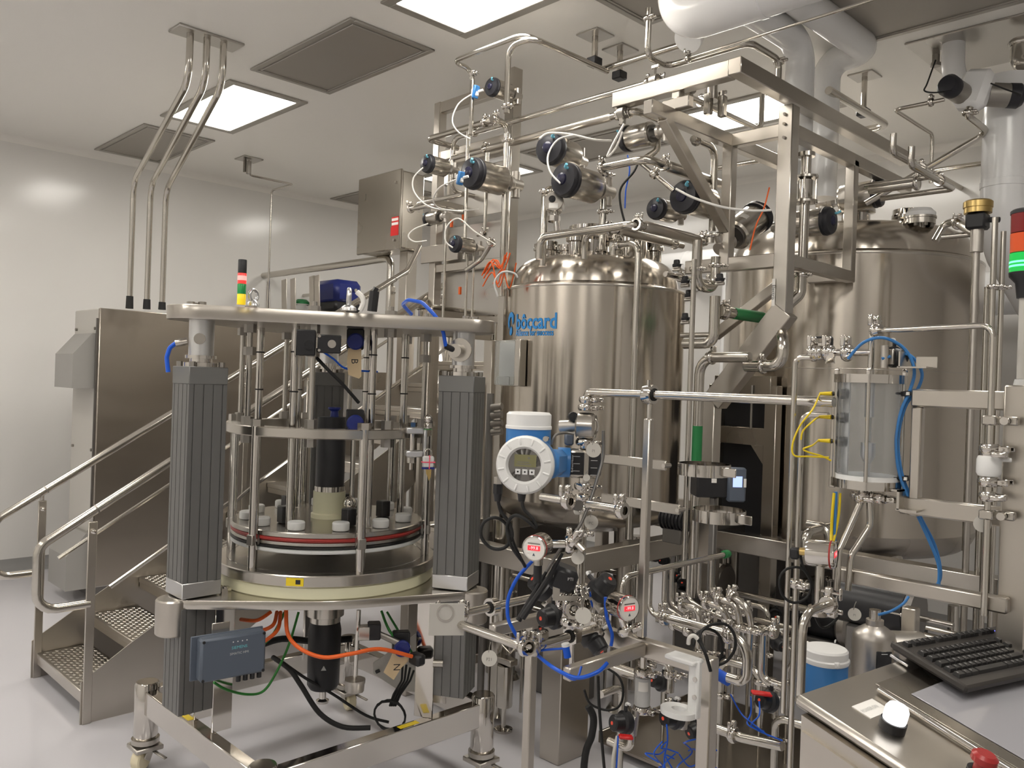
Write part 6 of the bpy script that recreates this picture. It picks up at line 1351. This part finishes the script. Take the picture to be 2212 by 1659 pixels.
hose('bright blue hose bundle beside the looped pipe', [(1150, 1212, 2.5), (1120, 1245, 2.5), (1100, 1285, 2.5), (1096, 1320, 2.5), (1102, 1348, 2.5), (1125, 1385, 2.5), (1155, 1410, 2.48), (1195, 1442, 2.34), (1245, 1464, 2.3), (1290, 1452, 2.3), (1312, 1432, 2.32)], .0055, 'blue_tube')
hose('second bright blue hose under the loop and arm', [(1230, 1400, 2.44), (1170, 1405, 2.46), (1160, 1412, 2.46), (1205, 1448, 2.36), (1242, 1468, 2.32), (1256, 1440, 2.34)], .0035, 'blue_tube')
hose('blue hose hanging behind the right gauge', [(1308, 1290, 2.4), (1310, 1330, 2.4), (1322, 1370, 2.4), (1320, 1395, 2.4)], .005, 'blue_tube')
t = Thing('hose_connector', 'violet blue hose connector under the front arm', 'connector'); t.add('cap', MB().cyl(at(1222, 1395, 2.42), at(1226, 1420, 2.42), .011, 12), 'blue_tube'); t.add('collar', MB().cyl(at(1221, 1390, 2.42), at(1222, 1396, 2.42), .012, 12), 'white_plastic'); t.done()
# ============================================================ VALVE MANIFOLD UNDER THE TANK SKID
hA = at(1385, 1238, 3.3); hB = go(hA, 'y', 1572, 1208)
pipe('header pipe with a green cap and a row of branches', [go(go(hA, 'y', 1345, 1246), 'z', 1338, 1300), go(hA, 'y', 1345, 1246), hB], .0125, (), bend=.05, extra=[('green_cap', MB().lathe([(0, -.02), (.018, -.02), (.018, .012), (.014, .022), (0, .024)], hB, frame(AX['y']), 16), 'green')])
grp = 'branch tubes of the manifold header'
for k, x in enumerate((1405, 1437, 1452, 1490, 1513, 1540)):
    p = go(hA, 'y', x, 1235-.155*(x-1385)); q = p-V(0, 0, .16); q2 = q+V(.10, -.02, -.02)
    t = Thing('branch_tube', 'curved branch tube dropping from the header to a small clamp valve', 'pipe', grp); t.add('tube', MB().tube([p, q, q2, q2+V(.12, -.02, -.01)], .0105, 10, .04), 'steel_tube')
    t.add('clamp', clamp_mb(q2+V(.03, 0, 0), V(1, 0, 0), .0105), 'steel_polished'); t.add('clamp', clamp_mb(q2+V(.10, -.01, -.005), V(1, 0, 0), .0105), 'steel_polished'); t.add('valve_knob', MB().cyl(q2+V(.06, 0, .0), q2+V(.06, 0, .035), .012, 10).ball(q2+V(.06, 0, 0), .018, 10), 'cast_steel'); t.done(50)
grp = 'bent tubes right of the manifold valves'
for k, (s, m1, e) in enumerate((((1520, 1300), (1560, 1312), (1575, 1345)), ((1545, 1292), (1592, 1305), (1598, 1345)), ((1575, 1283), (1615, 1310), (1622, 1350)), ((1470, 1305), (1508, 1316), (1512, 1345)))):
    a_ = at(*s, 3.05-.04*k); pipe_pts = [a_, at(*m1, 2.98-.04*k), at(*e, 2.98-.04*k), at(e[0]-4, e[1]+55, 2.98-.04*k)]
    t = Thing('manifold_tube', 'polished tube bending down from the manifold valves', 'pipe', grp); t.add('tube', MB().tube(pipe_pts, .0115, 10, .05), 'steel_tube'); t.add('clamp', clamp_mb(*along(pipe_pts, .06), .0115), 'steel_polished'); t.add('clamp', clamp_mb(*along(pipe_pts, .7), .0115), 'steel_polished'); t.done(50)
pipe('straight manifold pipe running into the large rounded loop', path((1425, 1330, 2.75), ('x', 1618, 1370), ('z', 1632, 1478), ('x', 1572, 1466)), .0155, (.04, .5), bend=.06, extra=[('blue_sleeve', MB().lathe([(0, -.035), (.018, -.035), (.018, .035), (0, .035)], at(1555, 1459, 2.62), frame(at(1570, 1467, 2.62)-at(1540, 1450, 2.66)), 16), 'blue_tube')])
pipe('second rounded loop pipe behind the slim vertical tube', path((1680, 1366, 2.9), ('x', 1648, 1360), ('z', 1650, 1470), ('x', 1692, 1480)), .0145, (.05,), bend=.05)
pipe('elbow pipe rising behind the console to the gauge stem', path((1728, 1520, 1.95), ('z', 1735, 1325), ('y', 1795, 1300)), .0105, (.95,), bend=.045)
pipe('low pipe with a clamp running behind the console edge', path((1530, 1567, 2.9), ('x', 1602, 1592), (1690, 1612, 2.7)), .016, (.35,))
pipe('curved pipe under the rear of the loop with a clamp ring', path((1448, 1495, 2.8), ('z', 1452, 1435), ('x', 1395, 1412), ('z', 1388, 1440)), .0125, (.25, .95), bend=.035)
pipe('short low pipe beside the sight glass', path((1298, 1500, 3.0), ('y', 1345, 1488), ('z', 1335, 1900)), .014, ()); pipe('U shaped pipe end under the red handled valve', path((1315, 1600, 2.75), ('x', 1365, 1612), ('z', 1372, 1560)), .0125, bend=.03)
pipe('long low pipe behind the sight glass frame', path((1320, 1440, 3.1), ('x', 1375, 1462)), .02); pipe('pipe elbow on the right of the U pipe', path((1440, 1540, 2.7), ('y', 1478, 1528), ('z', 1480, 1575)), .013, (.1,), bend=.03)
c = at(1388, 1492, 2.7)
t = Thing('sight_glass', 'small cylindrical sight glass with a paper label and clamps', 'sight glass'); t.add('cylinder', MB().cyl(c-V(0, 0, .045), c+V(0, 0, .045), .025, 20), 'grey_plastic'); t.add('label', MB().lathe([(.0255, .005), (.0255, .035)], c, None, 8, False, -1.5, -.2), 'paper'); t.add('top_clamp', clamp_mb(c+V(0, 0, .06), V(0, 0, 1), .018), 'steel_polished'); t.add('bottom_clamp', clamp_mb(c-V(0, 0, .06), V(0, 0, 1), .018), 'steel_polished'); t.add('tube', MB().cyl(c+V(0, 0, .05), c+V(0, 0, .11), .012, 12), 'steel_tube'); t.done()
ra = small_act('black diaphragm valve with a red handle near the floor', (1322, 1562), (1390, 1560), 2.65, .05, .036); small_act('black diaphragm valve below the white holder', (1432, 1552), (1490, 1545), 2.62, .05, .036); small_act('black diaphragm valve tucked behind the corner post', (1488, 1585), (1540, 1560), 2.7, .05, .034); small_act('black diaphragm valve behind the sight glass', (1408, 1470), (1460, 1480), 2.9, .04, .03)
attach(ra, ('red_lever', MB().box(at(1352, 1592, 2.62), (.045, .025, .010), frame(V(.1, 0, 1), RGT), .004), 'red'))
ra = small_act('black diaphragm valve with a red lever cap behind the slim vertical tube', (1640, 1512), (1690, 1520), 2.8, .05, .035); attach(ra, ('red_lever', MB().box(at(1645, 1498, 2.78), (.07, .025, .010), frame(V(.2, 0, 1), RGT+V(0, 0, .3)), .004), 'red'))
# white plastic holder bolted to the corner post
P_ = at(1515, 1450, 2.44); R = facing((.70, -.71, 0)); RR = np.array([V(1, 0, 0), V(0, 0, 1), V(0, -1, 0)]).T
cpx = onz(1530, 1425, zk+.029); ax, ay = a[0] if 0 else 0, 0
t = Thing('white_holder', 'white plastic C-shaped holder with a round cut-out on the corner post', 'holder'); c = at(1508, 1490, 2.36)
t.add('spine', MB().box(c+V(0, 0, 0), (.014, .02, .165), None, .004).box(c+V(-.016, 0, .0), (.03, .014, .165), None, .004), 'white_plastic')
t.add('top_shelf', MB().box(c+V(-.05, 0, .075), (.10, .055, .014), None, .004), 'white_plastic')
hp = []
for k in range(24): a_ = 2*pi*k/24; hp.append((.045*cos(a_)*(1 if abs(cos(a_)) < .9 else .97), .035*sin(a_)))
mb = MB(); oc = c+V(-.055, -.01, -.075); n = 24; vs = []
for z in (-.008, .008):
    for s in (1.25, .5): vs += [oc+V(x*s, y*s, z) for x, y in hp]
fs = []
for i in range(n):
    j = (i+1) % n; fs += [(i, j, n+j, n+i), (2*n+i, 3*n+i, 3*n+j, 2*n+j), (i, 2*n+i, 2*n+j, j), (n+i, n+j, 3*n+j, 3*n+i)]
t.add('ring_shelf', mb.add(vs, fs), 'white_plastic')
for dz in (.03, -.02): t.add('screw', MB().cyl(c+V(-.004, -.009, dz), c+V(-.004, -.014, dz), .007, 10), 'steel_polished')
t.done()
cable('black cable coiled over the rounded loop pipe', [(1520, 1402, 2.4), (1512, 1372, 2.42), (1530, 1352, 2.45), (1565, 1348, 2.5), (1585, 1368, 2.5), (1588, 1400, 2.5), (1570, 1428, 2.5), (1548, 1435, 2.5), (1560, 1410, 2.5), (1555, 1375, 2.5), (1530, 1358, 2.48), (1505, 1370, 2.44), (1498, 1395, 2.4)], .0045, 'rubber')
cable('white-ended black cable bent over the corner post', [(1487, 1390, 2.4), (1490, 1378, 2.4), (1500, 1374, 2.4), (1512, 1388, 2.4), (1525, 1415, 2.38), (1535, 1450, 2.38)], .005, 'rubber'); cable('white hose end on the cable at the corner post', [(1487, 1391, 2.395), (1489, 1378, 2.39), (1498, 1373, 2.39), (1507, 1380, 2.39)], .0062, 'white_hose')
cable('black cable looping beside the thick post', [(1262, 1490, 2.7), (1275, 1520, 2.7), (1310, 1534, 2.7), (1338, 1525, 2.7), (1346, 1490, 2.7), (1335, 1460, 2.7), (1305, 1440, 2.7)], .004, 'rubber'); cable('black cable hanging straight to the floor by the thick post', [(1292, 1460, 2.7), (1294, 1520, 2.7), (1300, 1600, 2.7), (1308, 1690, 2.7)], .005, 'rubber'); cable('thick black hose curving down behind the thick post', [(1270, 1525, 3.2), (1282, 1550, 3.2), (1278, 1590, 3.2), (1262, 1650, 3.2), (1255, 1860, 3.2)], .014, 'rubber'); cable('pale grey cable rising from the floor to the red levered valve', [(1322, 1690, 2.6), (1326, 1630, 2.6), (1334, 1590, 2.62)], .006, 'grey_pale')
grp = 'thin blue air lines by the floor valves'
rnd = random.Random(5)
for k in range(9):
    x, y = 1430+rnd.random()*60, 1600+rnd.random()*40; pts = [(x, y, 2.6)]
    for j in range(3): x += rnd.uniform(-30, 35); y += rnd.uniform(-10, 28); pts.append((x, min(y, 1690), 2.6+rnd.uniform(-.04, .05)))
    cable('thin blue air line tangled below the floor valves', pts, .0024, 'blue_tube', 'air_hose', cat='hose', group=grp)
for k, pts in enumerate((((1578, 1500, 2.75), (1600, 1540, 2.75), (1622, 1560, 2.7), (1660, 1590, 2.7)), ((1622, 1505, 2.75), (1622, 1540, 2.75), (1615, 1565, 2.7), (1650, 1580, 2.7)), ((1640, 1515, 2.75), (1640, 1545, 2.72), (1625, 1570, 2.7), (1690, 1600, 2.7)), ((1440, 1565, 2.6), (1442, 1600, 2.6), (1435, 1640, 2.6), (1440, 1680, 2.6)), ((1335, 1590, 2.6), (1334, 1620, 2.6), (1330, 1680, 2.6)))):
    cable('thin blue air line dropping from a floor valve', pts, .0026, 'blue_tube', 'air_hose', cat='hose', group='thin blue air lines dropping from valves')
# blue drums and pump behind the console
for (x, y, d, r, lab) in ((1783, 1425, 2.75, .073, 'blue flow transmitter drum with a white lid behind the console'), (1880, 1475, 2.75, .06, 'second blue transmitter drum half hidden by the console')):
    c = at(x, y, d); t = Thing('transmitter_drum', lab, 'transmitter'); t.add('drum', MB().lathe([(0, -.16), (r*.97, -.16), (r*.97, -.005), (0, 0)], c, None, 30), 'blue'); 
    if r > .07: t.add('lid', MB().lathe([(0, 0), (r*1.0, -.006), (r*1.03, 0), (r*1.03, .008), (r*.97, .012), (r*.97, .034), (r*.9, .04), (0, .041)], c, None, 30), 'white_plastic'); t.add('latch', MB().box(c+V(r*.75, -r*.55, .005), (.02, .02, .02), None, .004), 'white_plastic')
    t.add('stand', MB().cyl(V(c[0], c[1], 0), c-V(0, 0, .16), .02, 12), 'steel'); t.done()
c = at(1888, 1395, 3.0)
t = Thing('steel_pump', 'round shouldered steel pump housing with a black label panel', 'pump'); t.add('housing', MB().lathe([(0, -.12), (.075, -.12), (.075, .03), (.068, .05), (.04, .07), (.03, .075), (.03, .095), (0, .097)], c, None, 28), 'cast_steel'); t.add('side_drum', MB().cyl(c+V(.03, .03, -.02), c+V(.13, .13, -.02), .075, 26, bev=.015), 'cast_steel'); R = facing((.75, -.66, 0))
t.add('label_panel', MB().box(c+R@V(.0, -.035, .073), (.055, .075, .006), R, .002), 'dark_screen'); 
for dy in (-.006, -.062): t.add('label_line', MB().box(c+R@V(0, dy, .0768), (.022, .0025, .0006), R), 'legend')
t.add('stand', MB().box(V(c[0], c[1], (c[2]-.12)/2), (.09, .09, c[2]-.12), None, .01), 'steel_dark'); t.add('top_port', MB().cyl(c+V(0, 0, .095), c+V(0, 0, .13), .02, 14), 'steel_polished'); t.done()
hose('light blue hose arching behind the pump housing', [(1897, 1328, 2.9), (1925, 1320, 2.9), (1950, 1305, 2.95), (1962, 1290, 3.0)], .005, 'blue')
pipe('horizontal steel bar behind the keyboard, left piece', path((1912, 1320, 3.3), ('x', 1950, 1332)), .012); pipe('horizontal steel bar behind the keyboard, right piece', path((1985, 1335, 3.3), ('x', 2060, 1352)), .012)
one('square_post', 'short pale square post behind the keyboard', 'post', MB().beam(V(*at(1968, 1310, 3.1)[:2], 0), at(1968, 1312, 3.1), .05, .05, V(1, 0, 0)), 'steel_brushed')
t = Thing('black_motor', 'black motor lying under the lower rig arm', 'motor'); c = at(1890, 1310, 3.4); t.add('barrel', MB().cyl(c-V(.14, 0, 0), c+V(.14, 0, 0), .085, 24, bev=.01), 'black'); t.add('flange', MB().cyl(c+V(.14, 0, 0), c+V(.17, 0, 0), .10, 24), 'steel_dark'); t.add('foot', MB().box(V(c[0], c[1], (c[2]-.08)/2), (.2, .1, c[2]-.08), None, .01), 'steel_dark'); t.done()
# ============================================================ EQUIPMENT UNDER AND BEHIND THE TANKS
c = onz(1087, 1578, 0)
t = Thing('filter_leg', 'upright steel filter housing on a round foot beside the machine', 'filter housing'); z0 = go(c, 'z', 1087, 1525)[2]; z1 = go(c, 'z', 1085, 1432)[2]; o = (c[0], c[1], 0)
t.add('foot', MB().lathe([(0, 0), (.05, 0), (.05, .012), (.03, .018), (.014, .02), (.014, z0), (0, z0)], o, None, 22), 'steel_polished'); t.add('housing', MB().lathe([(0, z0), (.042, z0), (.044, z0+.01), (.044, z1-.01), (0, z1)], o, None, 26), 'steel_tube'); t.add('head_bar', MB().box((c[0], c[1], z1+.015), (.13, .06, .035), None, .005), 'steel'); t.add('wing_handle', MB().tube([V(c[0]-.05, c[1], z1+.03), V(c[0]-.03, c[1], z1+.09), V(c[0]+.03, c[1], z1+.06), V(c[0]+.06, c[1], z1+.09)], .006, 8), 'steel_polished'); t.done()
pipe('wide vertical steel column left of the skid beam', [V(-3.28, 3.18, .03), V(-3.28, 3.18, 1.1)], .055); pipe('second wide vertical steel column beyond the skid beam', [V(-3.05, 4.1, .03), V(-3.05, 4.1, .95)], .05)
grp = 'dark pumps below the tank skid'
for k, (x, y) in enumerate(((-3.3, 3.75), (-2.3, 5.0), (-3.2, 5.05), (-1.75, 5.1))):
    t = Thing('skid_pump', 'dark motor pump standing low under the tank skid', 'pump', grp); z = .38+.08*(k % 3)
    t.add('motor', MB().cyl((x-.17, y, z), (x+.12, y, z), .11, 24, bev=.015), 'black'); t.add('volute', MB().cyl((x+.12, y, z), (x+.2, y, z), .13, 26, bev=.02), 'cast_steel'); t.add('outlet', MB().cyl((x+.16, y, z), (x+.16, y, z+.3), .03, 14), 'steel_tube'); t.add('base', MB().box((x, y, (z-.1)/2), (.32, .2, z-.1), None, .01), 'steel_dark')
    t.add('terminal_box', MB().box((x-.03, y-.02, z+.12), (.1, .1, .06), None, .008), 'black'); t.done()
t = Thing('shade_panel', 'added dark sheet standing in for shade behind the pumps under the tanks', 'panel'); t.add('panel', MB().box((-3.1, 5.62, .50), (1.6, .03, .85), None, .005), 'steel_dark'); t.add('rail', MB().box((-3.1, 5.59, .95), (1.65, .06, .06), None, .005), 'steel_brushed')  # added dark sheet: its colour makes the dim background under the tanks
for x in (-3.85, -2.35): t.add('foot', MB().box((x, 5.62, .04), (.06, .3, .08), None, .005), 'steel_brushed')
t.done()
t = Thing('side_shade_panel', 'added dark side sheet standing in for shade below the lettered tank', 'panel'); t.add('panel', MB().box((-3.95, 3.9, .50), (.03, 1.5, .8), None, .005), 'steel_dark'); t.add('rim', MB().box((-3.93, 3.9, .09), (.06, 1.5, .06), None, .005), 'steel_brushed'); t.done()  # second added sheet, dark to give the shade beside the skid
t = Thing('drip_tray', 'flat dark steel drip tray on the floor under the pipework', 'tray'); t.add('pan', MB().box((-2.12, 3.82, .05), (1.1, 1.0, .02), None, .004), 'steel_cabinet')
for x in (-2.67, -1.57): t.add('rim', MB().box((x, 3.82, .07), (.015, 1.0, .06), None, .003), 'steel_sheet')
for x in (-2.6, -1.65):
    for y in (3.4, 4.2): t.add('foot', MB().cyl((x, y, 0), (x, y, .042), .03, 12), 'steel_dark')
t.done()
taken = [(-3.52, -3.05, 3.6, 3.9), (-2.52, -2.05, 4.85, 5.15), (-3.42, -2.95, 4.9, 5.2), (-1.97, -1.5, 4.95, 5.25), (-3.36, -3.2, 3.1, 3.26), (-3.12, -2.98, 4.0, 4.2), (-2.9, -2.6, 3.0, 5.3), (-2.75, -1.1, 4.36, 4.66)]
def free(x0, x1, y0, y1):
    if any(x0 < b and x1 > a and y0 < d and y1 > c for a, b, c, d in taken): return False
    taken.append((x0, x1, y0, y1)); return True
grp = 'loop pipes in the dense pipework below the tanks'
rnd = random.Random(11)
cnt = 0
for k in range(400):
    if cnt >= 26: break
    x = rnd.uniform(-3.6, -1.5); y = rnd.uniform(3.35, 4.3) if k % 3 else rnd.uniform(4.68, 5.2); z = rnd.uniform(.18, .42); h = rnd.uniform(.18, .42); w = rnd.uniform(.12, .45); r = rnd.choice((.012, .015, .018)); ax_ = V(1, 0, 0) if rnd.random() < .6 else V(0, 1, 0)
    if not free(x-.03, x+.03+ax_[0]*w, y-.03, y+.03+ax_[1]*w): continue
    cnt += 1; z = max(z, .12); p = V(x, y, z); pts = [p, p+V(0, 0, h), p+V(0, 0, h)+ax_*w, p+ax_*w+V(0, 0, h*rnd.uniform(0, .5))]
    t = Thing('loop_pipe', 'polished loop pipe with clamps in the dense pipework below the tanks', 'pipe', grp); t.add('tube', MB().tube(pts, r, 10, .05), 'steel_tube'); t.add('clamp', clamp_mb(*along(pts, .2), r), 'steel_polished'); t.add('clamp', clamp_mb(*along(pts, .8), r), 'steel_polished')
    t.add('foot_stand', MB().cyl(V(x, y, 0), V(x, y, z), .009, 8), 'steel'); t.done(50)
grp = 'small diaphragm valves in the pipework below the tanks'
cnt = 0
for k in range(300):
    if cnt >= 14: break
    x = rnd.uniform(-3.4, -1.7); y = rnd.uniform(3.4, 4.3) if k % 2 else rnd.uniform(4.6, 4.95); z = rnd.uniform(.45, .8); d = nrm(V(rnd.uniform(-.3, 1), rnd.uniform(-1, .2), rnd.uniform(-.2, .5)))
    if not free(x-.05, x+.05, y-.05, y+.05): continue
    cnt += 1
    place(('sact', .036), small_act_build(.036), 'diaphragm_valve', 'small black diaphragm valve in the dark pipework below the tanks', 'valve', V(x, y, z), frame(d), grp)
for z, y, lab in ((.62, 4.55, 'upper cross pipe below the skid beam'), (.40, 4.62, 'lower cross pipe below the skid beam')): pipe(lab, [V(-2.7, y, z), V(-1.2, y, z), V(-1.2, y, .05)], .02, (.2, .5, .7), bend=.06)
pipe('handle-shaped pipe behind the gauge at the skid beam', path((1738, 1200, 4.2), ('z', 1738, 1150), ('y', 1800, 1130)), .024, (), bend=.06); pipe('second handle-shaped pipe under the large tank', path((1790, 1190, 4.3), ('z', 1792, 1140), ('x', 1745, 1128)), .024, (), bend=.06)
# orange cables and bits between rack and tank
grp = 'orange signal cables between the rack and the lettered tank'
for k in range(6):
    x, y = 1040+rnd.random()*30, 590+rnd.random()*30; pts = [(x, y, 4.9), (x+20, y-30, 4.85), (x+35, y-22+8*k, 4.85), (x+50, y-45, 4.8)]
    cable('thin orange signal cable tangled by the tank shoulder', pts, .004, 'orange', group=grp)
hose('grey looped cable hanging at the tank shoulder', [(1075, 640, 4.75), (1068, 610, 4.75), (1085, 588, 4.75), (1110, 590, 4.75), (1118, 600, 4.75)], .006, 'grey_plastic')
t = Thing('side_manifold', 'dark side manifold with fittings between the right actuator and the tank', 'manifold')
for k in range(4): c = at(1062, 880+18*k, 4.5); t.add('fitting', MB().cyl(c, c+V(.06, .02, .01),   .018, 10), 'dull_steel')
b_ = at(1056, 950, 4.55); t.add('bar', MB().cyl(at(1060, 850, 4.55), V(b_[0], b_[1], 0), .02, 12), 'steel_dark'); t.done()
